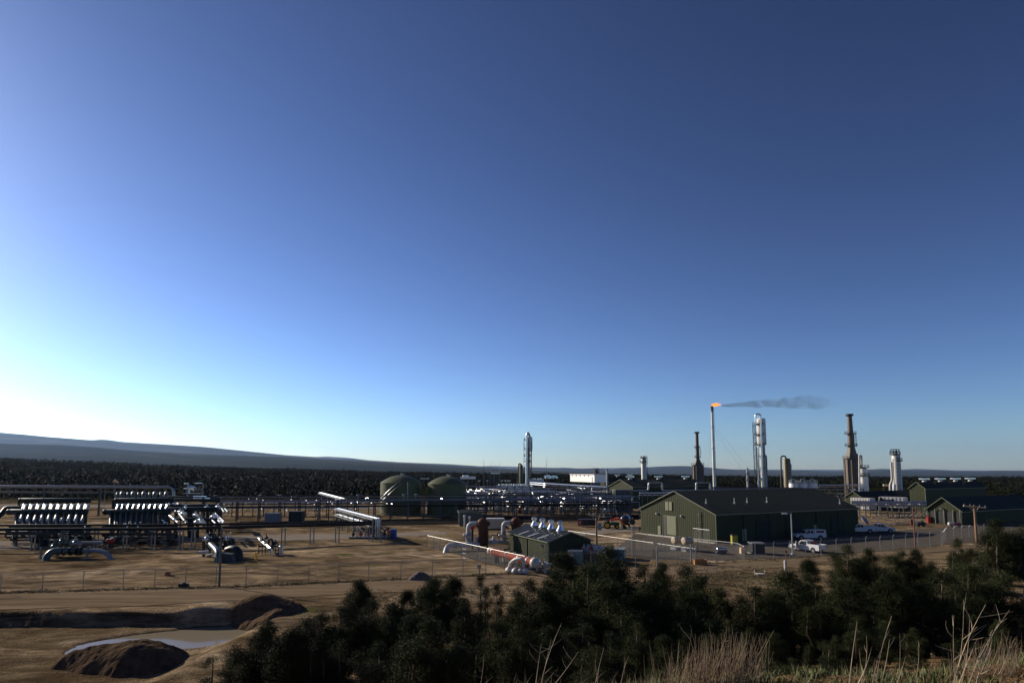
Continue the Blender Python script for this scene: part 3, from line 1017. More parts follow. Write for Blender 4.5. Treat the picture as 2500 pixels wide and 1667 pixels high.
dead_shrub(1640, 7.9, [(1686, 1535), (1660, 1560), (1628, 1590)], 'thin upright dead stalks rising beside the dense grass bunch', 4, 0.005, 2)
dead_shrub(2062, 7.6, [(2093, 1515)], 'lone curved pale stalk right of centre on the green brow', 5, 0.008, 1)
dead_shrub(2085, 7.7, [(2112, 1550), (2126, 1578)], 'two short stalks right of the lone curved one', 6, 0.006, 1)
dead_shrub(2135, 7.5, [(2180, 1503), (2170, 1560), (2150, 1590)], 'forked pale stalk leaning right on the brow', 7, 0.009, 3)
dead_shrub(2185, 7.7, [(2195, 1545), (2210, 1600)], 'straight brown stalk right of the forked one', 8, 0.006, 1)
dead_shrub(2235, 7.8, [(2240, 1565)], 'short upright stalk between the forked stalk and the branching shrub', 9, 0.006, 1)
dead_shrub(2345, 7.5, [(2350, 1462), (2410, 1475), (2330, 1500), (2365, 1510), (2385, 1560)], 'branching pale dead shrub, tallest on the brow', 10, 0.009, 5)
dead_shrub(2370, 7.4, [(2470, 1488), (2445, 1512), (2420, 1560)], 'long dead stem leaning far right near the right edge', 11, 0.010, 4)
dead_shrub(2440, 7.7, [(2450, 1570), (2480, 1560), (2495, 1580)], 'brown dead stems at the right edge', 12, 0.006, 2)

def short_grass():
    r = np.random.default_rng(21)
    n = 26000
    x = r.uniform(-1.5, 9.5, n)
    y = r.uniform(6.2, 9.6, n)
    k = fbm(x / 0.6, y / 0.6, 3, 91) > -0.15
    x, y = x[k], y[k]
    z = terr(x, y)
    h = r.uniform(0.04, 0.15, len(x))
    b = np.stack([x, y, z - 0.01], 1)
    d = r.normal(size=(len(x), 3)) * np.array([1, 1, 0]) * 0.008
    tip = b + np.stack([r.normal(0, 0.045, len(x)), r.normal(0, 0.03, len(x)), h], 1)
    co = np.stack([b - d, b + d, tip], 1).reshape(-1, 3)
    me = bpy.data.meshes.new('short_grass')
    raw_mesh(me, co, np.arange(len(co)).reshape(-1, 3))
    me.materials.append(GRASS)
    o = bpy.data.objects.new('short_grass', me)
    col.objects.link(o)
    o['kind'] = 'stuff'
    tag(o, 'short green grass covering the brow in the lower right', 'grass')
short_grass()

# ---- low weeds along the road verge and on the slope
def weeds():
    r = np.random.default_rng(23)
    pts = []
    for (x0, y0), (x1, y1), wd, n in [((-200, 1452), (600, 1432), 0.5, 700), ((600, 1432), (1300, 1398), 0.5, 900), ((1300, 1398), (1900, 1365), 0.5, 500), ((1900, 1365), (2300, 1333), 0.5, 300),
                                      ((840, 1470), (1300, 1432), 2.2, 900), ((1700, 1420), (1900, 1400), 4.0, 1400), ((120, 1345), (330, 1345), 1.6, 900)]:
        a, b = G(x0, y0), G(x1, y1)
        t = r.random(n)
        pts.append(np.stack([a.x + (b.x - a.x) * t + r.normal(0, wd * .3, n), a.y + (b.y - a.y) * t + r.normal(0, wd, n)], 1))
    p = np.concatenate(pts)
    z = terr(p[:, 0], p[:, 1])
    k = 7
    c = np.repeat(np.stack([p[:, 0], p[:, 1], z + 0.06], 1), k, 0) + r.normal(0, 1, (len(p) * k, 3)) * np.array([0.11, 0.11, 0.05])
    co, fa = leaf_tris(c, 0.13, r)
    me = bpy.data.meshes.new('verge_weeds')
    raw_mesh(me, co, fa)
    me.materials.append(mat('verge weeds', (0.07, 0.07, 0.028), 0.9, 0, c2=(0.16, 0.12, 0.055), scale=1.2))
    o = bpy.data.objects.new('verge_weeds', me)
    col.objects.link(o)
    o['kind'] = 'stuff'
    tag(o, 'low olive weeds lining the edges of the dirt road', 'weeds')
weeds()

# ---- heaps of dug earth
EARTH = mat('dug brown earth', (0.06, 0.042, 0.028), 1.0, 0.0, c2=(0.13, 0.09, 0.058), scale=1.6, bump=0.9, bscale=5.0, spec=0.0)
def heap(name, c, ra, rb, ang, h, label, seed, tail=0.0, m=EARTH):
    """ridge shaped spoil heap: highest near its right end, tailing off to the left, with clods"""
    nu, nv = 150, 80
    U, Vv = np.meshgrid(np.linspace(-1.25, 1.25, nu), np.linspace(-1.3, 1.3, nv))
    u, v = U * ra, Vv * rb
    half = ra * .5 * (1 if tail else 0)
    s_ = np.clip(u, -half, half * .35)
    hh = 1.0 - tail * np.clip((half * .35 - s_) / (1.35 * half + 1e-6), 0, 1)
    x = c.x + u * math.cos(ang) - v * math.sin(ang)
    y = c.y + u * math.sin(ang) + v * math.cos(ang)
    d = np.sqrt(((u - s_) / (ra * (.52 if tail else 1))) ** 2 + (v / rb) ** 2)
    d = d * (1 + .22 * fbm(x / 1.7 + seed, y / 1.7, 4, seed))
    prof = np.clip(hh - d, -.3, 1)
    prof = np.where(prof > 0, 1.05 * (1 - np.exp(-1.9 * prof)) / (1 - math.exp(-1.9)) * .92, prof)
    gz = terr(x, y)
    Z = gz + h * np.where(prof > 0, prof, prof * .5)
    Z = Z + (.09 * fbm(x / .9, y / .9, 3, seed + 1) + .07 * fbm(x / .28, y / .28, 3, seed + 2)) * np.clip(prof * 6 + .3, 0, 1) - .04
    o = grid_mesh(name, x, y, Z, m)
    recentre(o, c)
    return tag(o, label, 'dirt mound')
heap('dirt_mound', G(285, 1622, -0.98), 6.6, 3.1, 0.10, 1.75, 'big dark dirt mound in front of the muddy water', 3, tail=.70)
heap('dirt_mound', G(650, 1506, -0.5), 3.3, 2.8, 0.3, 1.25, 'brown dirt heap at the right end of the pit', 4)
heap('dirt_mound', G(1027, 1414, 0), 1.5, 1.0, 0.0, 0.95, 'small grey dirt pile beside the road fence', 5, m=mat('grey earth', (0.07, 0.058, 0.05), 1, 0, c2=(0.12, 0.1, 0.085), scale=2.0, bump=0.6))

# ------------------------------------------------------------------ pieces used all over the plant
V = Vector
def flange(mb, p, d, r, t=0.06):
    d = V(d).normalized()
    mb.cyl(V(p) - d * t, V(p) + d * t, r * 1.45, n=12)
def handwheel(parent, c, axis, r, m=DARKST):
    """valve handwheel as its own part"""
    mb = MB()
    a, b = frame_of(V(axis))
    pts = [V(c) + a * (r * math.cos(t)) + b * (r * math.sin(t)) for t in [2 * math.pi * k / 12 for k in range(13)]]
    for i in range(12):
        mb.cyl(pts[i], pts[i + 1], r * 0.10, n=5, caps=False)
    for k in range(4):
        mb.cyl(V(c), pts[k * 3], r * 0.07, n=4, caps=False)
    mb.cyl(V(c) - V(axis).normalized() * r * 0.9, V(c), r * 0.12, n=6)
    o = mb.build('handwheel', m, parent)
    return o
def valve(parent, c, d, r, m, wheel=True, up=(0, 0, 1)):
    mb = MB()
    d = V(d).normalized()
    mb.lathe(V(c) - d * r * 2.0, [(r * 1.4, 0), (r * 1.4, r * .3), (r * 0.9, r * .5), (r * 1.5, r * 1.6), (r * 1.5, r * 2.4), (r * .9, r * 3.5), (r * 1.4, r * 3.7), (r * 1.4, r * 4)], 12, d)
    mb.cyl(V(c), V(c) + V(up) * r * 3.2, r * 0.55, n=8)
    mb.cyl(V(c) + V(up) * r * 1.6, V(c) + V(up) * r * 1.9, r * 1.1, n=10)
    o = mb.build('valve', m, parent)
    if wheel:
        handwheel(o, V(c) + V(up) * r * 3.6, up, r * 1.5)
    return o
def post_h(mb, p, h, w=0.2):          # wide flange post
    p = V(p)
    mb.box(p + V((0, -w * .45, h / 2)), (w, w * .1, h))
    mb.box(p + V((0, w * .45, h / 2)), (w, w * .1, h))
    mb.box(p + V((0, 0, h / 2)), (w * .12, w * .8, h))
    mb.box(p + V((0, 0, 0.06)), (w * 2, w * 2, 0.12))
def put_posts(parent, pts, h, w=0.2, m=STEEL, name='post'):
    mb = MB()
    post_h(mb, (0, 0, 0), h, w)
    first = None
    for p in pts:
        if first is None:
            first = MB()
            post_h(first, p, h, w)
            first = first.build(name, m, parent)
            ref = V(p)
        else:
            c = bpy.data.objects.new(name, first.data)
            col.objects.link(c)
            c.parent = parent
            c.location = V(p) - ref
def one_pipe(parent, pts, r, m, name='pipe', n=8, bend=None):
    mb = MB()
    mb.pipe(pts, r, n, bend)
    return mb.build(name, m, parent)
def rail(parent, pts, h=1.05, m=GALV, name='handrail', step=1.5):
    mb = MB()
    for i in range(len(pts) - 1):
        a, b = V(pts[i]), V(pts[i + 1])
        for hh in (h, h * 0.55):
            mb.cyl(a + V((0, 0, hh)), b + V((0, 0, hh)), 0.03, n=5)
        k = max(1, int((b - a).length / step))
        for j in range(k + 1):
            p = a + (b - a) * (j / k)
            mb.cyl(p, p + V((0, 0, h)), 0.028, n=5)
    return mb.build(name, m, parent)
def ladder(parent, p0, p1, side, m=GALV, w=0.45, name='ladder'):
    mb = MB()
    p0, p1, side = V(p0), V(p1), V(side).normalized()
    for s in (-.5, .5):
        mb.beam(p0 + side * w * s, p1 + side * w * s, 0.06)
    n = max(2, int((p1 - p0).length / 0.6))
    for k in range(1, n):
        q = p0 + (p1 - p0) * (k / n)
        mb.cyl(q - side * w / 2, q + side * w / 2, 0.025, n=4, caps=False)
    return mb.build(name, m, parent)

# ------------------------------------------------------------------ two banks of slug catcher headers and fingers
def slug_catcher(x0, x1, fingers, tops, label, Yf=108.0):
    base = at((x0 + x1) / 2, Yf)
    t = thing('slug_catcher', label, 'slug catcher', base, 'slug catcher banks')
    Ylow, Ymid, Ytop = Yf, Yf + 3.5, Yf + 16
    def hdr(pxa, pxb, pya, pyb, Y):
        z = zr((pya + pyb) / 2, Y)
        r = (zr(pya, Y) - zr(pyb, Y)) / 2
        mb = MB()
        mb.capsule(at(pxa, Y, z), at(pxb, Y, z), r, 14, 0.5)
        o = mb.build('header', PIPEGREEN, t)
        for k in (0.02, 0.35, 0.7, 0.98):
            m2 = MB()
            p = at(pxa + (pxb - pxa) * k, Y, z)
            flange(m2, p, (1, 0, 0), r * 0.76, 0.07)
            m2.build('flange', DARKST, o)
        return z, r
    zl, rl = hdr(x0 + 4, x1 + 2, 1279, 1288, Ylow)
    zm, rm = hdr(x0, x1 - 6, 1242, 1256, Ymid)
    zt, rt = hdr(x0 + 28, x1 + 2, 1215, 1227, Ytop)
    n = len(fingers)
    for i, px in enumerate(fingers):
        a = at(px, Ylow + 0.3, zl)
        # dark riser from the low header up to the middle one
        one_pipe(t, [a, at(px + 1, Ymid, zm)], 0.28, PIPEGREEN, 'riser', 10)
        # silver finger running back and up to the far header
        b = at(px + 24, Ytop, zt)
        if tops:
            one_pipe(t, [at(px + 11, Ytop + 2.4, 0.8), at(px + 15, Ytop + 2.4, zt + rt + .55), at(px + 16, Ytop + 3.6, zt + rt + .95), at(px + 17, Ytop + 5.0, zt + rt), at(px + 17, Ytop + 5.5, 1.0)], 0.34 if i % 2 else 0.16, ALUDULL, 'finger_pipe', 12, 1.0)
        else:
            one_pipe(t, [at(px + 7, Ylow + 1.0, zl + 0.35), at(px + 24, Ytop - .8, zt - rt - .3), at(px + 25, Ytop + 1.5, zt - rt - .7)], 0.25, ALUDULL, 'finger_pipe', 12, 1.0)
        # small vent spools on the middle header
        one_pipe(t, [at(px + 14, Ymid - .2, zm + rm), at(px + 18, Ymid + .8, zm + rm + .75), at(px + 24, Ymid + 3.0, zm + rm + .6)], 0.11, ALU, 'vent_spool', 7)
        one_pipe(t, [at(px + 6, Ytop, zt), at(px + 6, Ytop, 0.0)], 0.22, PIPEGREEN, 'downcomer', 8)
    put_posts(t, [at(x0 + 18 + k * (x1 - x0 - 30) / 3, Ylow) for k in range(4)], zl - rl, 0.3, STEEL, 'leg')
    put_posts(t, [at(x0 + 14 + k * (x1 - x0 - 30) / 3, Ymid + .9) for k in range(4)], zm - rm, 0.3, STEEL, 'leg')
    put_posts(t, [at(x0 + 40 + k * (x1 - x0 - 50) / 3, Ytop + .9) for k in range(4)], zt - rt, 0.3, STEEL, 'leg')
    for z in (1.1, 2.0):
        mb = MB()
        mb.beam(at(x0 + 10, Ylow - .2, z), at(x1, Ylow - .2, z), 0.22)
        mb.build('cross_beam', DARKST, t)
    # dark low lines and drain headers underneath
    r = random.Random(int(x0))
    for k in range(9):
        Yk = Ylow + 1.2 + k * 1.6
        z = r.uniform(.5, 2.4)
        c_ = at(x0 + 15 + (x1 - x0 - 30) * r.random(), Ylow + 1.5 + r.uniform(0, 3), zl + r.uniform(-.4, .8))
        L_ = r.uniform(1.5, 4)
        one_pipe(t, [c_, c_ + V((L_ * .6, -L_ * .7, 0)), c_ + V((L_ * .6, -L_ * .7, -1.0))], r.uniform(.05, .1), ALU, 'impulse_line', 6)
        one_pipe(t, [at(x0 + r.uniform(-6, 10), Yk, z), at(x1 - r.uniform(-4, 14), Yk, z), at(x1 - r.uniform(-4, 14), Yk + 1.5, .1)], r.uniform(.2, .45), PIPEGREEN, 'drain_line', 9)
    for k in range(7):
        px = x0 + 12 + (x1 - x0 - 20) * r.random()
        q = at(px, Ylow - .4 + r.uniform(0, .6), r.uniform(.6, 1.6))
        valve(t, q, (1, 0, 0), .2, PIPEGREEN if k % 3 else ALUDULL)
    return t
slug_catcher(20, 217, [40, 57, 74, 90, 107, 124, 141, 157, 174, 191], False, 'bank of dark header pipes with slanting silver fingers at the left edge')
slug_catcher(255, 421, [270, 282, 296, 309, 322, 335, 349, 362, 376, 390], True, 'bank of dark header pipes with round silver pipe tops, second from the left edge')

# the big elbow that drops off the first bank at the picture edge
t = thing('inlet_pipe', 'dark inlet pipe bending down at the left picture edge', 'pipe', at(0, 112))
one_pipe(t, [at(48, 113, zr(1240, 113)), at(14, 113, zr(1240, 113)), at(6, 112, zr(1252, 112)), at(-14, 110, zr(1268, 110)), at(-60, 108, 1.2)], 0.45, PIPEGREEN, 'pipe', 12, 1.6)
put_posts(t, [at(-20, 110.6)], zr(1272, 110), 0.25)

# ------------------------------------------------------------------ long low black trunk line on stanchions
Yb = 103.0
zb_ = zr(1289, Yb)
t = thing('black_trunk_pipe', 'long black coated pipe carried low across the yard in front of the slug catchers', 'pipe', at(400, Yb))
one_pipe(t, [at(-320, Yb - 1, zb_ - .15), at(420, Yb, zb_ - .1), at(800, Yb + 10, zr(1281, Yb + 10)), at(925, Yb + 13, zr(1278, Yb + 13))], 0.24, BLACKP, 'pipe', 12)
one_pipe(t, [at(-320, Yb + .6, zb_ + .35), at(420, Yb + 1.6, zb_ + .4), at(800, Yb + 11.4, zr(1276, Yb + 11)), at(925, Yb + 14.4, zr(1273, Yb + 14))], 0.16, BLACKP, 'pipe', 10)
one_pipe(t, [at(-320, Yb - 1.2, zb_ - .75), at(430, Yb - 1, zb_ - .75)], 0.16, DARKST, 'pipe', 8)
for pxa, yy_ in [(79, Yb), (158, Yb), (232, Yb), (303, Yb), (372, Yb), (440, Yb), (470, Yb + 1), (690, Yb + 7), (760, Yb + 9), (822, Yb + 11), (905, Yb + 13)]:
    zt_ = zb_ - 0.5
    for s in (-0.55, 0.9):
        put_posts(t, [at(pxa + s * 6, yy_ + s * .4)], zt_ + (0.1 if s > 0 else 0), 0.16, GALV, 'stanchion')
    mb = MB()
    mb.beam(at(pxa - 8, yy_, zt_ + 0.1), at(pxa + 10, yy_, zt_ + 0.1), 0.16)
    mb.build('saddle', GALV, t)

# ------------------------------------------------------------------ tall pipe bridge behind the slug catchers
Yp = 182.0
zp = zr(1186, Yp)
t = thing('pipe_bridge', 'tall pipe bridge with a grey line and trusses behind the slug catchers', 'pipe bridge', at(245, Yp))
one_pipe(t, [at(-260, Yp, zp), at(424, Yp, zp - .35), at(424, Yp, 1.0)], 0.40, GALV, 'pipe', 12, 1.6)
one_pipe(t, [at(-260, Yp + 1.2, zp - 1.6), at(420, Yp + 1.2, zp - 1.9)], 0.14, DARKST, 'pipe', 8)
put_posts(t, [at(q, Yp + .6) for q in (-120, -20, 103, 240, 278, 400)], zp - .4, 0.34, STEEL, 'post')
ladder(t, at(249, Yp - .6, 0), at(252, Yp - .6, zp + .2), (1, 0, 0), GALV, 1.1, 'ladder')
for a, b in [(-120, -20), (-20, 103), (103, 240), (278, 400)]:
    mb = MB()
    for Yo in (0.2, 1.0):
        mb.beam(at(a, Yp + Yo, zp - 1.9), at(b, Yp + Yo, zp - 2.1), 0.16)
        m_ = (a + b) / 2
        mb.beam(at(a, Yp + Yo, zp - 1.9), at((a + m_) / 2, Yp + Yo, zp - .45), 0.1)
        mb.beam(at((a + m_) / 2, Yp + Yo, zp - .45), at(m_, Yp + Yo, zp - 2.0), 0.1)
        mb.beam(at(m_, Yp + Yo, zp - 2.0), at((b + m_) / 2, Yp + Yo, zp - .5), 0.1)
        mb.beam(at((b + m_) / 2, Yp + Yo, zp - .5), at(b, Yp + Yo, zp - 2.1), 0.1)
    mb.build('truss', STEEL, t)
# tiny wind sock above the pipe bridge
t = thing('wind_sock', 'pale orange wind sock on a thin mast above the pipe bridge', 'wind sock', at(279, 205))
one_pipe(t, [at(279, 205, 0), at(279, 205, zr(1171, 205))], 0.06, GALV, 'mast', 6)
mb = MB()
mb.cyl(at(278, 205, zr(1172, 205)), at(290, 205.5, zr(1178, 205)), 0.5, 0.22, 10, caps=False)
mb.build('sock', mat('sock fabric', (0.75, 0.45, 0.28), .8), t)

# ------------------------------------------------------------------ valve manifold between slug catchers and main rack
def manifold():
    Y0 = 118.0
    t = thing('valve_manifold', 'tangle of silver and dark manifold pipes right of the slug catchers', 'manifold', at(480, Y0))
    # long silver lines that run back from the trunk line
    for (ax, ay, aY), (bx, by, bY), r in [((455, 1277, 108), (431, 1244, 124), .30), ((434, 1275, 108), (411, 1256, 116), .26), ((430, 1249, 120), (414, 1228, 134), .30),
                                          ((420, 1228, 134), (414, 1221, 140), .22), ((428, 1238, 130), (422, 1226, 138), .22), ((545, 1276, 112), (523, 1256, 126), .15), ((547, 1273, 113), (526, 1253, 127), .15),
                                          ((526, 1277, 111), (512, 1264, 120), .20), ((538, 1275, 112), (531, 1268, 117), .25), ((500, 1276, 111), (478, 1258, 122), .30), ((548, 1250, 130), (541, 1240, 138), .30), ((557, 1250, 130), (549, 1241, 138), .30),
                                          ((442, 1237, 128), (434, 1229, 134), .42), ((470, 1262, 119), (492, 1262, 119), .35)]:
        a, b = P(ax, ay, aY), P(bx, by, bY)
        r *= .72
        one_pipe(t, [a, b], r, ALU if r < .2 else ALUDULL, 'pipe', 10)
        for k in (0.12, 0.5, 0.88):
            f = MB()
            flange(f, a + (b - a) * k, b - a, r * .95, 0.09)
            f.build('flange', GALV, t)
    # dark cross headers
    for (ax, ay), (bx, by), Y, r in [((418, 1236), (538, 1236), 126, .5), ((405, 1243), (532, 1243), 122, .45), ((400, 1219), (536, 1222), 140, .35), ((395, 1212), (536, 1217), 146, .3), ((420, 1266), (530, 1268), 116, .25)]:
        mb = MB()
        mb.capsule(P(ax, ay, Y), P(bx, by, Y), r, 12, .4)
        mb.build('header', PIPEGREEN, t)
    for px, Y, ztop in [(462, 122, 1242), (482, 122, 1242), (516, 122, 1242), (470, 126, 1236), (507, 126, 1236), (536, 126, 1236), (430, 122, 1243), (498, 140, 1220), (530, 140, 1221)]:
        one_pipe(t, [at(px, Y, 0), at(px, Y, zr(ztop, Y))], .32, PIPEGREEN, 'riser', 8)
    for px, py, Y in [(478, 1258, 118), (490, 1270, 114), (447, 1254, 118), (505, 1240, 124), (532, 1238, 124), (440, 1250, 119), (453, 1240, 122), (520, 1262, 118), (494, 1276, 111), (480, 1275, 112)]:
        valve(t, P(px, py, Y), (1, -.6, 0), .24, ALU)
    # bright cable trays on top
    for ax, ay in [(478, 1211), (490, 1211), (478, 1216), (487, 1216), (498, 1211.5), (506, 1216), (512, 1225)]:
        mb = MB()
        c = P(ax, ay, 142)
        mb.box(c, (1.0, 2.6, 0.12), Matrix.Rotation(0.5, 3, 'Z'))
        mb.build('tray', ALU, t)
    put_posts(t, [at(px, Y) for px, Y in [(400, 141), (440, 141), (480, 141), (520, 141), (425, 116), (470, 116), (525, 116)]], 4.2, 0.24, STEEL, 'post')
    return t
manifold()
# raised platform above the manifold
Yq = 150.0
t = thing('access_platform', 'small steel platform with bright plates standing above the manifold', 'platform', at(472, Yq))
zq = zr(1205, Yq)
put_posts(t, [at(452, Yq), at(490, Yq), at(455, Yq + 3), at(492, Yq + 3)], zr(1182, Yq), 0.14, GALV)
mb = MB()
mb.box(at(472, Yq + 1.5, zq), (mpx(40, Yq), 3.2, 0.15))
mb.build('deck', STEEL, t)
for px, py, w in [(455, 1180, .9), (485, 1179, 1.5), (454, 1192, .9)]:
    mb = MB()
    mb.box(P(px, py, Yq + .5), (w, 1.6, 0.15), Matrix.Rotation(0.55, 3, 'Z'))
    mb.build('plate', ALU, t)
one_pipe(t, [P(459, 1187, Yq), P(468, 1190, Yq), P(477, 1193, Yq - .6)], .42, ALU, 'pipe', 10)
one_pipe(t, [P(462, 1190, Yq + 1), P(462, 1203, Yq + 1)], .2, ALU, 'pipe', 8)
rail(t, [at(452, Yq, zq), at(490, Yq, zq), at(492, Yq + 3, zq), at(455, Yq + 3, zq)], 1.05)

# ------------------------------------------------------------------ main pipe rack across the middle
def main_rack():
    def Yr(px):
        return 163 + (px - 530) / 1000 * 14
    t = thing('pipe_rack', 'long main pipe rack crossing the plant in front of the two green tanks', 'pipe rack', at(1000, Yr(1000)))
    zt_ = {}
    posts = [536, 576, 630, 680, 728, 776, 822, 865, 912, 953, 994, 1033, 1072, 1111, 1147, 1182, 1217, 1252, 1284, 1316, 1347, 1377, 1407, 1436, 1459, 1490, 1512, 1535]
    ztop = zr(1219, Yr(1000))
    put_posts(t, [at(p, Yr(p) + .3) for p in posts], ztop, 0.26, STEEL, 'post')
    put_posts(t, [at(p + 4, Yr(p) + 4.2) for p in posts], ztop, 0.26, STEEL, 'rear_post')
    for p in posts:
        mb = MB()
        for z in (ztop - .3, ztop - 1.5, ztop - 2.3):
            mb.beam(at(p, Yr(p) + .3, z), at(p + 4, Yr(p) + 4.2, z), 0.16)
        mb.build('cross_beam', STEEL, t)
    for dy, py, r, m in [(-.1, 1221.5, .14, GALV), (1.1, 1222, .10, ALU), (2.2, 1221, .15, DARKST), (3.2, 1220, .14, GALV), (0.2, 1229, .09, STEEL), (1.4, 1229, .14, BLACKP), (2.6, 1229, .12, DARKST),
                         (0.0, 1235, .13, BLACKP), (1.3, 1236, .12, STEEL), (3.0, 1235, .11, PIPEGREEN), (3.9, 1213, .1, GALV), (4.0, 1210, .08, DARKST)]:
        one_pipe(t, [at(q, Yr(q) + dy, zr(py, Yr(1000))) for q in (530, 800, 1100, 1400, 1540)], r, m, 'pipe', 8)
    r = random.Random(4)
    for i in range(0, len(posts) - 1, 4):
        a, b = posts[i], posts[i + 1]
        mb = MB()
        mb.beam(at(a, Yr(a) + .2, 0.4), at(b, Yr(b) + .2, ztop - 2.5), 0.13)
        mb.build('brace', STEEL, t)
    # short silver spools added at a sun-glinting angle, then lamps
    for i in range(30):
        px = r.uniform(540, 1500)
        mb = MB()
        c = at(px, Yr(px) + r.uniform(-.2, 3), ztop - r.choice([0.05, .9, 1.0, 1.1]) + r.uniform(-.15, .15))
        L = r.uniform(.3, .8)
        mb.cyl(c, c + V((L, -L * r.uniform(1.5, 2.2), 0)), r.uniform(.08, .15), n=7)
        mb.build('glint_spool', ALU, t)
    for px in (524, 634, 682, 800, 873, 985, 1015):
        mb = MB()
        mb.cyl(at(px, Yr(px) + 2, ztop), at(px, Yr(px) + 2, ztop + 1.2), 0.05, n=5)
        mb.box(at(px + 1, Yr(px) + 2, ztop + 1.25), (.8, .5, .16), Matrix.Rotation(.5, 3, 'Z'))
        mb.build('lamp', GALV, t)
main_rack()

# ------------------------------------------------------------------ branch rack that runs towards the camera
def branch_rack():
    A, B = P(823, 1240, 146), P(920, 1266, 115)
    t = thing('branch_pipe_rack', 'sloping looking two level silver pipe rack running from the main rack towards the yard', 'pipe rack', V((B.x, B.y, 0)))
    A.z = B.z = 3.9
    d = (B - A)
    s = V((d.y, -d.x, 0)).normalized() * 1.5
    n = 8
    pts = []
    for k in range(n):
        for q in (-1, 1):
            p = A + d * (k / (n - 1)) + s * (q * .5)
            pts.append(V((p.x, p.y, 0)))
    put_posts(t, pts, 3.9, 0.16, GALV, 'post')
    for z in (3.9, 2.6):
        for q in (-.5, .5):
            mb = MB()
            a, b = A + s * q, B + s * q
            a.z = b.z = z
            mb.beam(a, b, 0.16, 0.2)
            mb.build('beam', GALV, t)
        for q, r, m in [(-.3, .1, ALU), (-.1, .13, ALU), (.12, .09, ALU), (.32, .12, PIPEGREEN)]:
            a, b = A + s * q, B + s * q
            a.z = b.z = z + .2
            one_pipe(t, [a, b, b - V((0, 0, z - .6))], r, m, 'pipe', 8)
    for k in range(n):
        p = A + d * (k / (n - 1))
        for z in (3.7, 2.45):
            mb = MB()
            mb.beam(V((p.x, p.y, z)) - s * .55, V((p.x, p.y, z)) + s * .55, 0.12)
            mb.build('cross_beam', GALV, t)
    for k in range(0, n - 1, 2):
        p, q = A + d * (k / (n - 1)) - s * .5, A + d * ((k + 1) / (n - 1)) - s * .5
        mb = MB()
        mb.beam(V((p.x, p.y, .3)), V((q.x, q.y, 2.5)), 0.08)
        mb.build('brace', GALV, t)
    # upper link to the main rack
    t2 = thing('link_pipe_rack', 'short high silver beam pair joining the branch rack to the main rack', 'pipe rack', at(800, 160))
    a, b = P(777, 1204, 168), P(833, 1219, 150)
    for off in (0, 1.2):
        mb = MB()
        mb.beam(a + V((off, 0, 0)), b + V((off, 0, 0)), .2, .24)
        mb.build('beam', GALV, t2)
        one_pipe(t2, [a + V((off * .4 + .3, 0, .22)), b + V((off * .4 + .3, 0, .22))], .1, ALU, 'pipe')
    put_posts(t2, [V((p.x, p.y, 0)) for p in (a + V((1.2, -2, 0)), (a + b) / 2, b)], b.z, 0.22, STEEL)
    # metering skid at the near end
    t3 = thing('metering_skid', 'dark metering skid with red and blue fittings at the end of the branch rack', 'skid', at(900, 122))
    r = random.Random(9)
    mb = MB()
    mb.box(at(905, 121, .2), (7.5, 2.6, .3))
    mb.build('base_frame', STEEL, t3)
    for i in range(9):
        c = at(862 + i * 9.5, 120 + r.uniform(0, 2), 0)
        m = r.choice([DARKST, BLACKP, PIPEGREEN, ALU])
        one_pipe(t3, [c, c + V((0, 0, r.uniform(1.2, 2.4))), c + V((.9, .3, r.uniform(1.2, 2.2)))], r.uniform(.08, .18), m, 'pipe', 8)
        if i % 2 == 0:
            valve(t3, c + V((.2, -.6, .8)), (1, 0, 0), .14, RED if i in (2, 4) else DARKST)
    for px, m in [(951, mat('orange drum', (.55, .16, .05), .5)), (958, BLUE), (962, BLUE)]:
        mb = MB()
        mb.lathe(at(px, 121.5, 0), [(.5, 0), (.52, .1), (.5, .2), (.5, .75), (.52, .8), (.5, .85), (.5, 1.5), (.42, 1.62), (.1, 1.65)], 14)
        d = mb.build('drum', m, None)
        recentre(d, at(px, 121.5, 0))
        tag(d, {951: 'orange drum beside the metering skid', 958: 'blue drum touching the orange one beside the metering skid', 962: 'rightmost blue drum beside the metering skid'}[px], 'drum', 'drums beside the metering skid')
branch_rack()

# ------------------------------------------------------------------ the two olive storage tanks
def tank(px, Y, rpx, eave, peak, label):
    c = at(px, Y)
    r = mpx(rpx, Y)
    ze, zp_ = zr(eave, Y), zr(peak, Y)
    t = thing('storage_tank', label, 'tank', c, 'olive storage tanks')
    mb = MB()
    pr = [(r, 0)]
    for k in range(1, 6):
        pr.append((r, ze * k / 5))
    mb.lathe(c, pr, 56)
    mb.build('shell', TANKGREEN, t)
    mb = MB()
    pr = [(r * 1.012, ze - .1), (r * 1.012, ze + .06)]
    for k in range(1, 13):
        a = 1 - k / 12
        pr.append((r * 1.012 * a + .01, ze + .06 + (zp_ - ze) * (1 - a ** 2.1)))
    mb.lathe(c, pr, 56)
    mb.build('roof', TANKGREEN, t)
    mb = MB()
    for k in range(1, 5):
        mb.ring(c + V((0, 0, ze * k / 5)), r - .02, r + .015, .05, 56)
    mb.build('weld_seam', TANKGREEN, t)
    mb = MB()
    mb.cyl(c + V((0, 0, zp_ - .1)), c + V((0, 0, zp_ + .7)), .18, n=8)
    mb.cyl(c + V((.7, -.5, zp_ - .25)), c + V((.7, -.5, zp_ + .5)), .3, n=10)
    mb.build('vent', GALV, t)
    return t, c, r, ze, zp_
t, c, r, ze, zp_ = tank(978, 188, 49, 1178.5, 1160, 'olive green domed tank with an outside stair, left of the pair')
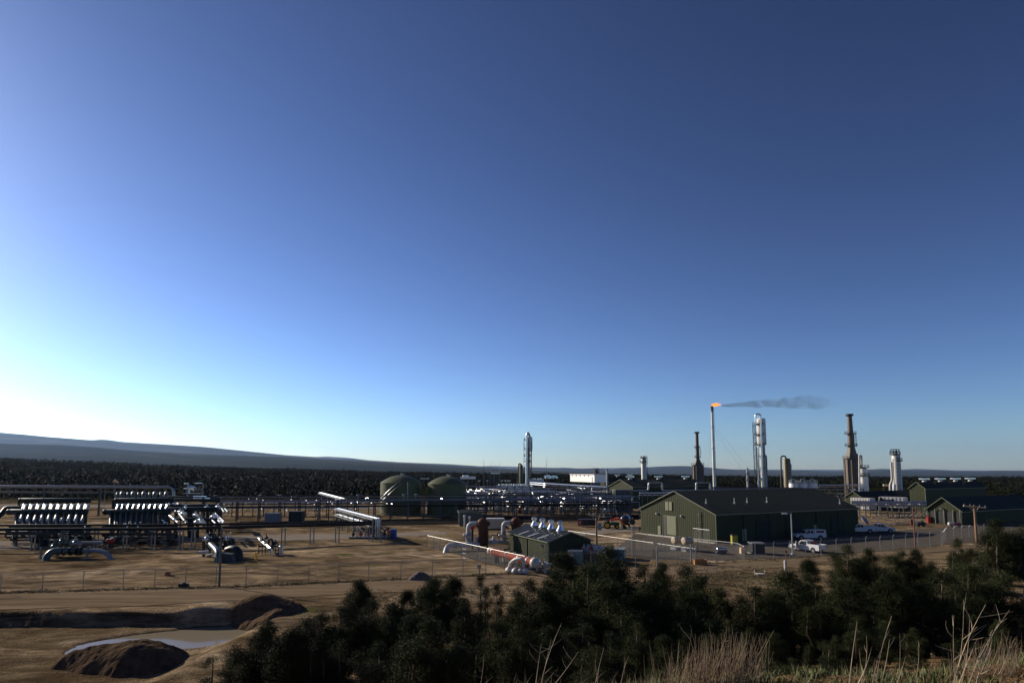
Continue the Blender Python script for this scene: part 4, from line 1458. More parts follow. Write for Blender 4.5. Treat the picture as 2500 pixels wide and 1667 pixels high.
# outside stair wrapping the face that looks at the camera
mb, sr = MB(), MB()
a0, a1 = R(-150), R(-80)
N = 26
for k in range(N):
    a = a0 + (a1 - a0) * k / (N - 1)
    z = 2.2 + (ze - 2.2) * k / (N - 1)
    u = V((math.cos(a), math.sin(a), 0))
    mb.box(c + u * (r + .5) + V((0, 0, z)), (.85, .34, .06), Matrix.Rotation(a, 3, 'Z'))
    if k:
        for zz in (-.12, 1.0):
            sr.cyl(pu * (r + .95) + c + V((0, 0, pz + zz)), u * (r + .95) + c + V((0, 0, z + zz)), .07, n=5)
    pu, pz = u, z
mb.build('stair_tread', GALV, t)
sr.build('stair_rail', GALV, t)
rail(t, [c + V((math.cos(a) * (r + .2), math.sin(a) * (r + .2), ze)) for a in [R(q) for q in (-85, -75, -65, -55)]], 1.1)
for px, top in [(982, 1155), (986, 1155), (992, 1157), (1000, 1156), (1007, 1156)]:
    one_pipe(t, [at(px, 188.0 - 2, ze + .8), at(px, 188.0 - 2, zr(top, 186))], .09, DARKST, 'vent_pipe', 6)
one_pipe(t, [at(995.5, 188 - r - .3, 0), at(995.5, 188 - r - .3, ze + .3)], .12, GALV, 'standpipe', 8)
t2, c2, r2, ze2, zp2 = tank(1091, 188, 46.5, 1181, 1162.5, 'plain dark olive domed tank, right of the pair')
ladder(t2, c2 + V((r2 + .25, -1.2, 0)), c2 + V((r2 + .25, -1.2, ze2 + .8)), (0, 1, 0), GALV, .5)
# lightning masts between and right of the tanks
for i, (px, top) in enumerate([(1029, 1156), (1036, 1156), (1044, 1156)]):
    t = thing('vent_mast', 'thin dark mast between the two olive tanks, %s from the left' % ORD[i], 'mast', at(px, 192), 'masts between the tanks')
    one_pipe(t, [at(px, 192), at(px, 192, zr(top, 192))], .09, DARKST, 'pole', 6)
    one_pipe(t, [at(px - 3, 192, zr(1200 + 4 * i, 192)), at(px + 3, 192, zr(1200 + 4 * i, 192))], .06, GALV, 'cross_arm', 6)
t = thing('tank_walkway', 'lit grated walkway between the two olive tanks', 'platform', at(1037, 190.5))
mb = MB()
mb.box(at(1037, 190.5, zr(1168, 190)), (2.4, 1.2, .15))
mb.build('deck', ALU, t)
put_posts(t, [at(1031, 191), at(1043, 191)], zr(1168, 190), .12, STEEL)

# ------------------------------------------------------------------ small boxes between the racks
def cabinet(px0, px1, top, bot, depth, m, name, label, cat, roof=None):
    Y = G(1250, bot).y
    a, b = at(px0, Y), at(px1, Y)
    h = zr(top, Y)
    t = thing(name, label, cat, (a + b) / 2)
    w = (b - a).length
    mb = MB()
    mb.box((a + b) / 2 + V((0, depth / 2, h / 2)), (w, depth, h))
    mb.build('body', m, t)
    mb = MB()
    mb.box((a + b) / 2 + V((0, depth / 2, h + .06)), (w + .16, depth + .16, .1))
    mb.build('lid', roof or m, t)
    mb = MB()
    mb.box((a + b) / 2 + V((w * .1, -.02, h * .48)), (w * .38, .05, h * .8))
    mb.build('door', m, t)
    mb = MB()
    mb.box((a + b) / 2 + V((0, depth / 2, .05)), (w + .3, depth + .3, .1))
    mb.build('plinth', CONC, t)
    return t
cabinet(646, 680, 1253, 1274, 2.2, GREYBOX, 'control_cabinet', 'pale grey cabinet on the sunny dirt between the racks', 'cabinet')
cabinet(704, 736, 1249, 1275, 2.4, DARKST, 'equipment_box', 'black boxy skid right of the pale grey cabinet', 'skid')

# ------------------------------------------------------------------ rear racks of the central plant
def rear_rack(px0, px1, py, Y0, Y1, n, label, seed):
    r = random.Random(seed)
    t = thing('rear_pipe_rack', label, 'pipe rack', at((px0 + px1) / 2, (Y0 + Y1) / 2), 'rear pipe racks')
    def pt(f, dy, z):
        return at(px0 + (px1 - px0) * f, Y0 + (Y1 - Y0) * f + dy, z)
    zt_ = zr(py, (Y0 + Y1) / 2)
    put_posts(t, [pt(k / n, 0, 0) for k in range(n + 1)], zt_ + .5, .2, STEEL)
    put_posts(t, [pt(k / n, 3.5, 0) for k in range(n + 1)], zt_ + .5, .2, STEEL, 'rear_post')
    for k in range(n + 1):
        for z in (zt_, zt_ - 1.5):
            mb = MB()
            mb.beam(pt(k / n, 0, z), pt(k / n, 3.5, z), .16)
            mb.build('cross_beam', STEEL, t)
    for lev in (0, 1, 2):
        for k in range(5):
            m = r.choice([ALU, ALU, GALV, DARKST, OFFWHITE])
            f0, f1 = (0, 1) if r.random() < .5 else (r.uniform(0, .4), r.uniform(.6, 1))
            z = zt_ - 1.5 * lev + .2
            one_pipe(t, [pt(f0, .3 + k * .7, z), pt(f1, .3 + k * .7, z), pt(f1, .3 + k * .7, z - r.uniform(.5, 1.4))], r.uniform(.06, .14), m, 'pipe', 7)
    for k in range(int((px1 - px0) / 9)):
        f = r.random()
        c = pt(f, r.uniform(-.4, 3.6), zt_ - r.uniform(-.4, 3.5))
        L = r.uniform(.6, 1.6)
        one_pipe(t, [c, c + V((L * .55, -L, 0)), c + V((L * .55, -L, -r.uniform(.3, 1.6)))], r.uniform(.05, .12), r.choice([ALU, ALU, GALV]), 'glint_spool', 6)  # added short pieces, angled so the metal catches the sun
    for k in range(n // 2):
        mb = MB()
        mb.beam(pt(2 * k / n, 0, .3), pt((2 * k + 1) / n, 0, zt_ - 1.5), .1)
        mb.build('brace', STEEL, t)
rear_rack(1132, 1500, 1211, 184, 186, 20, 'nearest of the silver pipe racks packed behind the main rack', 61)
rear_rack(1128, 1470, 1202, 204, 198, 18, 'middle one of the silver pipe racks packed behind the main rack', 62)
rear_rack(1160, 1430, 1194, 224, 214, 14, 'farthest of the silver pipe racks packed behind the main rack', 63)
rear_rack(1560, 1995, 1193, 232, 232, 20, 'pipe rack showing just above the workshop ridge', 64)
rear_rack(540, 900, 1216, 178, 182, 14, 'thin pipe rack behind the main rack left of the olive tanks', 65)
rear_rack(2000, 2110, 1196, 226, 222, 6, 'pipe rack between workshop roof and the thick white vessel', 66)
rear_rack(1130, 1330, 1189, 236, 230, 11, 'short high pipe rack crossing in front of the centre column foot', 67)
rear_rack(1240, 1495, 1206, 192, 190, 14, 'pipe rack wedged between the two nearest silver racks', 68)
rear_rack(1380, 1560, 1214, 180, 180, 9, 'pipe rack before the dark pump house at the right end', 69)

# ------------------------------------------------------------------ compressor compound in the middle
def vessel(px, Y, wpx, top, bot, label):
    c = at(px, Y)
    r = mpx(wpx, Y) / 2
    z1, z0 = zr(top, Y), zr(bot, Y)
    t = thing('scrubber_vessel', label, 'pressure vessel', c, 'rust brown scrubbers')
    mb = MB()
    pr = [(r * .1, z0 - .45), (r * .6, z0 - .33), (r, z0), (r, z1 - r * .85)]
    for k in range(1, 7):
        a = k / 6 * math.pi / 2
        pr.append((max(.02, r * math.cos(a)), z1 - r * .85 + r * .85 * math.sin(a)))
    mb.lathe(c, pr, 28)
    sh = mb.build('shell', RUST, t)
    mb = MB()
    mb.ring(c + V((0, 0, z1 - r * 1.35)), r - .02, r * 1.10, .62, 28)
    mb.ring(c + V((0, 0, z0 + .5)), r - .02, r * 1.13, .5, 28)
    mb.build('girth_flange', RUST, t)
    for k in range(8):
        a = 2 * math.pi * k / 8 + .2
        mb = MB()
        mb.beam(c + V((math.cos(a) * r * .92, math.sin(a) * r * .92, 0)), c + V((math.cos(a) * r * .92, math.sin(a) * r * .92, z0 + .5)), .13)
        mb.build('leg', BLACK, t)
    mb = MB()
    mb.cyl(c + V((-r * 1.25, -r * .6, z0 + .75)), c + V((-r * .5, -r * .2, z0 + .75)), .34, n=14)
    mb.build('manway', OFFWHITE, t)
    mb = MB()
    mb.cyl(c + V((r * .7, -.2, z1 - r * 1.0)), c + V((r * 1.35, -.2, z1 - r * 1.0)), .34, n=12)
    mb.build('nozzle', RUST, t)
    return t, c, r, z0, z1
tA, cA, rA, z0A, z1A = vessel(1178, 103, 26, 1264, 1327, 'rust brown upright vessel nearest the left end of the compressor compound')
tB, cB, rB, z0B, z1B = vessel(1260, 107, 25, 1262, 1326, 'rust brown upright vessel behind the green compressor shed')

def riser_pipe(c, r, z1, z0, pxl, Y, label, ground_end):
    zt_ = z1 - r * 1.05
    t = thing('white_process_pipe', label, 'pipe', at(pxl, Y), 'white pipes of the scrubbers')
    pr = .35
    x = at(pxl, Y).x
    one_pipe(t, [V((c.x - r * .9, Y, zt_)), V((x, Y, zt_)), V((x, Y, z0 - .1))], pr, OFFWHITE, 'riser', 14, 1.35)
    for z in (zt_ - 1.5, zt_ - 1.75, z0 + .75, z0 + .5):
        mb = MB()
        mb.cyl(V((x, Y, z - .06)), V((x, Y, z + .06)), pr * 1.35, n=16)
        mb.build('flange', GREYBOX, t)
    mb = MB()
    mb.cyl(V((c.x - r * 1.0, Y, zt_)), V((c.x - r * 1.15, Y, zt_)), pr * 1.35, n=16)
    mb.build('flange', GREYBOX, t)
    mb = MB()
    mb.lathe(V((x, Y, z0 + .75)), [(pr, 0), (pr * 1.3, .25), (pr * 1.3, .75), (pr, 1.0)], 14)
    vb = mb.build('valve_body', OFFWHITE, t)
    handwheel(vb, V((x - .55, Y - .55, z0 + 1.0)), (-.6, -.8, 0), .42, DARKST)
    mb = MB()
    mb.capsule(V((x - .35, Y - .1, z0 + 1.4)), V((x - .75, Y - .1, z0 + 1.4)), .2, 10)
    mb.build('actuator', WHITE, vb)
    return t, x
t, xA = riser_pipe(cA, rA, z1A, z0A, 1143, 103, 'white bent pipe rising to the left scrubber vessel', None)
# long horizontal run with the elbow that dives into the ground
zh = z0A - .05
one_pipe(t, [V((cA.x - rA * .5, 102.6, zh)), at(1112, 102.2, zh), at(1092, 101, zh), at(1085, 99.5, -.6)], .40, OFFWHITE, 'header', 14, 2.0)
for q_ in (1111, 1115):
    mb = MB()
    mb.cyl(at(q_, 102.2, zh), at(q_ + 2, 102.2, zh), .62, n=16)
    mb.build('flange', GREYBOX, t)
t, xB = riser_pipe(cB, rB, z1B, z0B, 1229, 107, 'white bent pipe rising to the scrubber vessel behind the shed', None)
one_pipe(t, [V((cA.x + rA * .8, 104, zh + .2)), at(1208, 104.5, zh + .2), at(1222, 105.5, zh + .1), at(1232, 106.5, zh - .2), at(1244, 107, zh - .2)], .32, OFFWHITE, 'header', 12, 1.2)
valve(t, at(1205, 104.4, zh + .25), (1, 0, 0), .3, WHITE)
t = thing('red_valve_actuator', 'red valve actuator between white pipe and left scrubber vessel', 'valve', at(1153, 104))
mb = MB()
mb.capsule(at(1150, 104, zr(1287, 104)), at(1156, 104, zr(1286, 104)), .35, 12)
mb.build('actuator', RED, t)
one_pipe(t, [at(1153, 104, 0), at(1153, 104, zr(1289, 104))], .2, DARKST, 'stand', 8)

# red oxide launcher barrel with white ends
pa, pb = P(1200, 1345, 90), P(1303, 1372, 79)
pa.z = pb.z = (pa.z + pb.z) / 2
t = thing('pig_launcher', 'long red oxide horizontal barrel with white end caps', 'pig launcher', V((pb.x, pb.y, 0)))
d = (pb - pa).normalized()
rl_ = .48
mb = MB()
mb.cyl(pa, pb, rl_, n=28)
mb.build('barrel', REDOX, t)
for p, s, k in ((pa, -1, .9), (pb, 1, 1.1)):
    mb = MB()
    q = p + d * s * .02
    mb.lathe(q, [(rl_ * 1.08 * k, 0), (rl_ * 1.18 * k, .08), (rl_ * 1.18 * k, .4), (rl_ * 1.0 * k, .62), (rl_ * .5 * k, .78), (.03, .82)], 24, d * s)
    mb.build('end_cap', OFFWHITE, t)
for f in (.06, .42, .70, .9):
    mb = MB()
    q = pa + (pb - pa) * f
    mb.cyl(q - d * .11, q + d * .11, rl_ * 1.1, n=24)
    mb.build('strap', OFFWHITE, t)
for f in (.15, .5, .85):
    q = pa + (pb - pa) * f
    mb = MB()
    mb.box(V((q.x, q.y, (q.z - rl_) / 2)), (.5, .5, max(.2, q.z - rl_ + .1)))
    mb.build('saddle', STEEL, t)
mb = MB()
mb.cyl(pb + d * .3 + V((0, 0, rl_ * .4)), pb + d * .3 + V((0, 0, rl_ + .45)), .1, n=8)
mb.build('gauge', GALV, t)
# row of metering valves behind the barrel
for i in range(7):
    f = i / 6
    q = pa + (pb - pa) * (f * .95 + .1) + V((1.15, 1.3, 0))
    t = thing('meter_valve', 'white handwheel valve behind the red barrel, %s from its far end' % ORD[i], 'valve', V((q.x, q.y, 0)), 'valves behind the red barrel')
    one_pipe(t, [V((q.x, q.y, 0)), V((q.x, q.y, 1.0)), V((q.x + 1.3, q.y + .9, 1.0))], .17, OFFWHITE, 'pipe', 10)
    valve(t, V((q.x, q.y, 1.05)), (1, .6, 0), .19, OFFWHITE, True, (-.5, -.4, .75))

# ---- green compressor shed
def gable_shed(name, label, cat, A, B, C, zev, zrd, wallm, roofm, over=.35, group=None, rib=0.6, ribs=True):
    """A-B is one gable end base line, B-C the long side; ridge runs along B-C"""
    A, B, C = [V((p.x, p.y, 0)) for p in (A, B, C)]
    t = thing(name, label, cat, B, group)
    ex = (A - B)
    W = ex.length
    ex.normalize()
    ey = (C - B)
    L = ey.length
    ey.normalize()
    ez = V((0, 0, 1))
    for nm, d in (('gable_wall', 0), ('far_gable_wall', L)):
        mb = MB()
        mb.prism([(0, 0), (W, 0), (W, zev), (W / 2, zrd), (0, zev)], B, ex, ey, ez, d - .08 if d else 0, d if d else .08)
        mb.build(nm.replace('far_', ''), wallm, t)
    for s in (0, W - .08):
        mb = MB()
        mb.prism([(s, 0), (s + .08, 0), (s + .08, zev), (s, zev)], B, ex, ey, ez, .082, L - .082)
        mb.build('side_wall', wallm, t)
    sl = (zrd - zev) / (W / 2)
    for sgn in (0, 1):
        mb = MB()
        if sgn == 0:
            poly = [(-over, zev - sl * over + .03), (W / 2, zrd + .03), (W / 2, zrd + .13), (-over, zev - sl * over + .13)]
        else:
            poly = [(W + over, zev - sl * over + .03), (W / 2 + .002, zrd + .03), (W / 2 + .002, zrd + .13), (W + over, zev - sl * over + .13)]
        mb.prism(poly, B, ex, ey, ez, -over, L + over)
        ro = mb.build('roof_slope', roofm, t)
        # standing seams
        mb = MB()
        k = int(L / (rib * 2.2))
        for j in range(k + 1):
            dd = -over + (L + 2 * over) * j / k
            a_, b_ = poly[3], poly[2]
            mb.beam(B + ex * a_[0] + ez * (a_[1] + .02) + ey * dd, B + ex * b_[0] + ez * (b_[1] + .02) + ey * dd, .06, .05)
        mb.build('standing_seams', roofm, ro)['kind'] = 'stuff'
    if ribs:
        mb = MB()
        k = int(W / rib)
        for j in range(1, k):
            x = W * j / k
            top = zev + sl * (x if x < W / 2 else W - x) - .03
            mb.beam(B + ex * x - ey * .005, B + ex * x - ey * .005 + ez * top, .09, .03)
        mb.build('cladding_ribs', wallm, t)['kind'] = 'stuff'
        mb = MB()
        k = int(L / rib)
        for j in range(1, k):
            mb.beam(B - ex * .005 + ey * (L * j / k), B - ex * .005 + ey * (L * j / k) + ez * zev, .09, .03)
        mb.build('cladding_ribs', wallm, t)['kind'] = 'stuff'
    mb = MB()      # eave and verge trim, corner trims
    mb.beam(B - ex * (over + .03) - ey * over + ez * (zev - sl * over + .06), B + ex * W / 2 - ey * (over + .03) + ez * (zrd + .09), .1, .16)
    mb.beam(B + ex * (W + over + .03) - ey * over + ez * (zev - sl * over + .06), B + ex * W / 2 - ey * (over + .03) + ez * (zrd + .09), .1, .16)
    mb.build('verge_trim', TRIM, t)
    mb = MB()
    mb.beam(B - ex * (over + .04) - ey * over + ez * (zev - sl * over + .05), B - ex * (over + .04) + ey * (L + over) + ez * (zev - sl * over + .05), .1, .14)
    mb.build('gutter', TRIM, t)
    mb = MB()
    mb.beam(B - ex * .03 - ey * .03, B - ex * .03 - ey * .03 + ez * zev, .16)
    mb.build('corner_trim', TRIM, t)
    return t, B, ex, ey, W, L, sl

nc = G(1340, 1373)
lc = G(1242, 1343)
ey_ = (lc - nc).normalized()
ex_ = V((-ey_.y, ey_.x, 0))
if ex_.x < 0:
    ex_ = -ex_
zev_c = zr(1323, nc.y)
# right end gable faces the camera's right, so build it with B at the near corner
t, B, ex, ey, W, L, sl = gable_shed('compressor_shed', 'small green ribbed metal shed with four roof ventilators in the compressor compound', 'shed', nc + ex_ * 6.6, nc, lc, zev_c, zev_c + 1.15, SHEDGREEN, mat('black metal roof', (.010, .012, .010), .45, 0, .2, .5, spec=.3), .25, rib=.42)
for i in range(4):
    f = .16 + i * .205
    c = B + ex * W / 2 + ey * (L * (1 - f) - .3) + V((0, 0, zev_c + 1.12))
    v = thing('roof_ventilator', 'galvanised roof ventilator on the green compressor shed, %s from its far end' % ORD[i], 'ventilator', c, 'ventilators on the compressor shed')
    mb = MB()
    mb.lathe(c, [(.62, 0), (.62, .12), (.26, .75), (.26, .95)], 12)
    mb.build('base_cone', ALU, v)
    mb = MB()
    mb.lathe(c + V((0, 0, .92)), [(.25, 0), (.46, .06), (.46, .40), (.34, .46), (.05, .58)], 14)
    mb.build('cap', ALU, v)
for i, f in enumerate((.22, .45, .68)):
    mb = MB()
    p = B + ey * (L * f)
    mb.beam(p - ex * .2 + V((0, 0, zev_c + .17)), p + ex * (W / 2 - .5) + V((0, 0, zev_c + 1.0)), .75, .03)
    mb.build('skylight', GREYBOX, t)
mb = MB()
mb.box(B - ex * .06 + ey * (L * .5) + V((0, 0, zev_c / 2)), (.10, .10, zev_c))
mb.build('downpipe', BLACK, t)
one_pipe(t, [B - ex * .15 + ey * .6 + V((0, 0, 0)), B - ex * .15 + ey * .6 + V((0, 0, zev_c * .95))], .06, GALV, 'conduit', 6)
mb = MB()
mb.box(B - ex * .2 + ey * 2.2 + V((0, 0, zev_c * .78)), (.3, .3, .22))
mb.build('wall_lamp', GALV, t)

# white pipe behind the roof with a handwheel
t = thing('suction_pipe', 'white bent pipe with black handwheel showing behind the shed roof', 'pipe', at(1372, 98))
one_pipe(t, [at(1350, 99, 2.6), at(1372, 98, 2.7), at(1392, 97, 1.2), at(1394, 97, 0)], .42, OFFWHITE, 'pipe', 12, 1.2)
handwheel(t, at(1360, 98, zr(1298, 98)), (0, -1, .2), .4)
# white coolers / tube bundles right of the shed
t = thing('white_header_skid', 'row of white pipes and valves right of the green compressor shed', 'skid', at(1440, 94))
for (ax, ay), (bx, by), Y, r in [((1398, 1320), (1432, 1324), 96, .42), ((1402, 1329), (1470, 1340), 93, .46), ((1402, 1337), (1482, 1349), 91, .3)]:
    mb = MB()
    mb.capsule(P(ax, ay, Y + 2), P(bx, by, Y - 4), r, 14, .5)
    mb.build('header', WHITE, t)
for i in range(7):
    p = P(1408 + i * 9, 1333 + i * 1.5, 92 - i * .7)
    valve(t, p, (0, -1, 0), .17, RED if i in (1, 4) else OFFWHITE)
for px, Y in [(1405, 95), (1430, 92), (1455, 90), (1475, 88)]:
    put_posts(t, [at(px, Y)], 1.2, .2, STEEL, 'leg')
# teal cabinets
def teal(px0, px1, top, bot, dep, label, ac=False):
    Y = G(1250, bot).y
    a, b = at(px0, Y), at(px1, Y)
    h = zr(top, Y)
    t = thing('teal_cabinet', label, 'cabinet', (a + b) / 2, 'teal cabinets')
    w = (b - a).length
    M = Matrix.Rotation(-.25, 3, 'Z')
    c = (a + b) / 2 + V((0, dep / 2, 0))
    for nm, of, sz, m in [('body', (0, 0, h / 2), (w, dep, h), TEAL), ('lid', (0, 0, h + .05), (w + .25, dep + .25, .1), GREYBOX), ('door', (-.1 * w, -dep / 2 - .02, h * .5), (w * .45, .04, h * .8), TEAL), ('door', (.28 * w, -dep / 2 - .02, h * .5), (w * .25, .04, h * .8), TEAL)]:
        mb = MB()
        mb.box(c + M @ V(of), sz, M)
        mb.build(nm, m, t)
    if ac:
        mb = MB()
        mb.box(c + M @ V((-w * .3, -dep / 2 - .4, h * .62)), (.75, .7, .6), M)
        u = mb.build('air_conditioner', WHITE, t)
        mb = MB()
        for k in range(5):
            mb.box(c + M @ V((-w * .3, -dep / 2 - .76, h * .62 - .2 + k * .1)), (.6, .03, .03), M)
        mb.build('grille', GREYBOX, u)
    return t
teal(1393, 1424, 1346, 1379, 2.2, 'teal metal cabinet with a white air conditioner beside the compressor shed', True)
teal(1484, 1529, 1342, 1366, 2.6, 'teal metal container with pale roof half hidden by the largest juniper')
# wrapped bundles and elbow at the fence corner
t = thing('buried_pipe_elbow', 'white pipe elbow diving into wrapped bundles at the compound corner', 'pipe', G(1242, 1386))
one_pipe(t, [G(1241, 1392), P(1247, 1372, 80), P(1262, 1363, 79), P(1276, 1364, 78.5), P(1281, 1376, 78.5)], .22, OFFWHITE, 'pipe', 12, 1.3)
for i, (px, py, s) in enumerate([(1243, 1398, .56), (1258, 1401, .54), (1271, 1402, .46), (1283, 1402, .54)]):
    c = G(px, py)
    r_ = random.Random(70 + i)
    mb = MB()
    n1, n2 = 9, 14
    vs, fs = [], []
    for a in range(n1 + 1):
        for b_ in range(n2):
            th, ph = math.pi * a / n1, 2 * math.pi * b_ / n2
            k = s * (1 + .22 * mnoise.noise(V((math.sin(th) * math.cos(ph) * 2.2 + i * 3, math.sin(th) * math.sin(ph) * 2.2, math.cos(th) * 2.2))))
            vs.append(c + V((k * math.sin(th) * math.cos(ph) * .85, k * math.sin(th) * math.sin(ph) * .8, max(-.05, (.36) + k * .75 * math.cos(th)))))
    for a in range(n1):
        for b_ in range(n2):
            b2 = (b_ + 1) % n2
            fs.append((a * n2 + b_, (a + 1) * n2 + b_, (a + 1) * n2 + b2, a * n2 + b2))
    mb.add(vs, fs)
    solo(mb, 'wrapped_bundle', BAGWHITE, 'white plastic wrapped bundle at the compound corner, %s from the left' % ORD[i], 'bundle', c, 'wrapped bundles at the fence corner')

# dark pump shed left of the scrubbers with two white stacks
Yd = G(1250, 1284).y
t, B, ex, ey, W, L, sl = gable_shed('pump_shed', 'low dark shed with two white exhaust stacks behind the left scrubber', 'shed', at(1176, Yd - 3), at(1123, Yd), at(1118, Yd + 9), zr(1252, Yd), zr(1249, Yd), mat('dark shed cladding', (.05, .06, .055), .5), ROOFGREEN, .2)
for px, k in ((1134, 0), (1146, 1)):
    q = at(px, Yd - 2.6 - k * .6)
    v = thing('exhaust_stack', 'white exhaust stack before the low dark shed, %s one' % ('left' if k == 0 else 'right'), 'stack', q, 'stacks of the low dark shed')
    mb = MB()
    mb.cyl(q, V((q.x, q.y, zr(1256 + 3 * k, Yd))), .16, n=10)
    mb.build('pipe', WHITE, v)
    mb = MB()
    mb.cyl(V((q.x, q.y, zr(1260 + 3 * k, Yd))), V((q.x, q.y, zr(1255 + 3 * k, Yd))), .26, n=10)
    mb.build('cap', WHITE, v)
# tan frac tank trailer behind the scrubbers
Yt = 122.0
t = thing('frac_tank', 'tan rectangular tank trailer between the two rust brown vessels', 'tank trailer', at(1210, Yt))
a, b = at(1184, Yt), at(1233, Yt)
mb = MB()
h0, h1 = zr(1291, Yt), zr(1267, Yt)
mb.prism([(0, h0), ((b - a).length, h0 + .2), ((b - a).length, h1 - .2), ((b - a).length - .3, h1), (.3, h1), (0, h1 - .2)], a, V((1, 0, 0)), V((0, 1, 0)), V((0, 0, 1)), 0, 2.5)
mb.build('tank_body', TAN, t)
mb = MB()
mb.box((a + b) / 2 + V((0, 1.25, h1 + .05)), ((b - a).length - .4, 2.3, .1))
mb.build('top_plate', OFFWHITE, t)
for k in (.72, .88):
    mb = MB()
    q = a + (b - a) * k
    mb.cyl(q + V((0, .1, .5)), q + V((0, .45, .5)), .5, n=16)
    mb.build('wheel', RUBBER, t)
mb = MB()
mb.box((a + b) / 2 + V((0, 1.25, h0 - .15)), ((b - a).length * .95, 2.0, .25))
mb.build('chassis', BLACK, t)
put_posts(t, [a + V((.5, .3, 0)), a + V((.5, 2.1, 0))], h0 - .2, .14, STEEL, 'landing_leg')

# ------------------------------------------------------------------ chain link fences
CHAIN = bpy.data.materials.new('chain link fabric')
CHAIN.use_nodes = True
_n, _l = CHAIN.node_tree.nodes, CHAIN.node_tree.links
_tr, _mx = _n.new('ShaderNodeBsdfTransparent'), _n.new('ShaderNodeMixShader')
_b = _n['Principled BSDF']
_b.inputs['Base Color'].default_value = (.33, .32, .30, 1)
_b.inputs['Roughness'].default_value = .5
_mx.inputs[0].default_value = .07
_l.new(_tr.outputs[0], _mx.inputs[1])
_l.new(_b.outputs[0], _mx.inputs[2])
_l.new(_mx.outputs[0], _n['Material Output'].inputs['Surface'])
POSTM = mat('fence post steel', (.30, .29, .27), .5, .6, .2, 2.0)
BRIGHTRAIL = mat('bright galvanised rail', (.62, .61, .58), .5, .25, .1, 2.0)
def fence(path, h, label, spacing=3.0, barb=True, railm=POSTM, rail_r=.03, postm=POSTM, post_r=.04, mid=False):
    pts = [V(p) for p in path]
    t = thing('chain_link_fence', label, 'fence', pts[0], 'chain link fences')
    first = None
    mesh, rl, br = MB(), MB(), MB()
    for i in range(len(pts) - 1):
        a, b = pts[i], pts[i + 1]
        n = max(1, round((b - a).length / spacing))
        dn = V((b - a)).normalized()
        nn = V((-dn.y, dn.x, 0))
        if nn.y > 0:
            nn = -nn
        for k in range(n + (1 if i == len(pts) - 2 else 0)):
            p = a + (b - a) * (k / n)
            p.z = max(0, tz(p.x, p.y)) if p.y > 45 else tz(p.x, p.y)
            if first is None:
                mb = MB()
                mb.cyl(p - V((0, 0, .2)), p + V((0, 0, h)), post_r, n=6)
                if barb:
                    mb.cyl(p + V((0, 0, h)), p + V((0, 0, h + .3)) + nn * .25, post_r * .9, n=5)
                first, ref = mb.build('post', postm, t), p.copy()
            else:
                c = bpy.data.objects.new('post', first.data)
                col.objects.link(c)
                c.parent = t
                c.location = p - ref
        za, zb2 = tz(a.x, a.y), tz(b.x, b.y)
        A_, B_ = V((a.x, a.y, za)), V((b.x, b.y, zb2))
        rl.cyl(A_ + V((0, 0, h - .04)), B_ + V((0, 0, h - .04)), rail_r, n=6)
        if mid:
            rl.cyl(A_ + V((0, 0, h * .5)), B_ + V((0, 0, h * .5)), rail_r * .7, n=5)
        if barb:
            for q in (.1, .2, .3):
                br.cyl(A_ + V((0, 0, h + q)) + nn * q * .8, B_ + V((0, 0, h + q)) + nn * q * .8, .008, n=4)
        mesh.add([A_ + V((0, 0, .05)), B_ + V((0, 0, .05)), B_ + V((0, 0, h - .08)), A_ + V((0, 0, h - .08))], [(0, 1, 2, 3)])
    rl.build('top_rail', railm, t)
    if barb:
        br.build('barbed_wire', POSTM, t)['kind'] = 'stuff'
    mesh.build('mesh_fabric', CHAIN, t, smooth=False)
    return t
fence([G(-330, 1462), G(0, 1447), G(300, 1437), G(600, 1427), G(900, 1415), G(1130, 1405), G(1240, 1398)], 2.0, 'long chain link fence with thin posts along the dirt road at left', 3.3, barb=False)
fence([G(1043, 1336), G(1281, 1396)], 2.0, 'chain link fence with bright silver rail on the left side of the compressor compound', 2.6, False, BRIGHTRAIL, .03)
fence([G(1290, 1397), G(1330, 1394), G(1605, 1384), G(1700, 1376)], 2.1, 'chain link fence at the road side of the compressor compound behind the junipers', 3.0, True)
fence([G(1387, 1324), G(1699, 1377)], 2.1, 'chain link fence with bright silver rail running right to the orange box corner', 2.8, False, BRIGHTRAIL, .03)
fence([G(1582, 1331), G(1660, 1340), G(1800, 1356), G(1818, 1366)], 1.9, 'short chain link fence with bright rail around the fuel drums', 3.0, False, BRIGHTRAIL, .035)
fence([G(1700, 1376), G(1890, 1364), G(2005, 1357), G(2150, 1346), G(2300, 1332)], 2.2, 'chain link fence with angled barbed arms between shed yard and road', 3.2, True, post_r=.05, postm=GALV)
fence([G(2128, 1287), G(2200, 1281), G(2262, 1275)], 2.0, 'chain link fence beyond the parked pickups at the far end of the yard', 2.6, True, postm=GALV)
fence([G(2300, 1332), G(2310, 1318), G(2420, 1306)], 2.0, 'chain link fence beside the gate below the utility pole', 3.0, True, postm=GALV)
# tall gate posts and a bright ladder frame at the compound
t = thing('fence_gate', 'closed chain link gate between two stout posts in the compound fence', 'gate', G(1605, 1384))
for px, py in ((1605, 1384), (1688, 1377)):
    mb = MB()
    mb.cyl(G(px, py), G(px, py) + V((0, 0, 2.7)), .11, n=10)
    mb.build('gate_post', GALV, t)
mb = MB()
a, b = G(1607, 1384), G(1686, 1377)
for z in (.2, 1.1, 2.0):
    mb.cyl(a + V((0, 0, z)), b + V((0, 0, z)), .035, n=6)
mb.build('gate_frame', POSTM, t)
t = thing('fence_stile', 'white ladder like stile over the bright railed compound fence', 'ladder', G(1133, 1371))
a, b = G(1128, 1371), G(1137, 1372.5)
ladder(t, (a + b) / 2, (a + b) / 2 + V((0, 0, 2.4)), b - a, BRIGHTRAIL, (b - a).length, 'stile_frame')

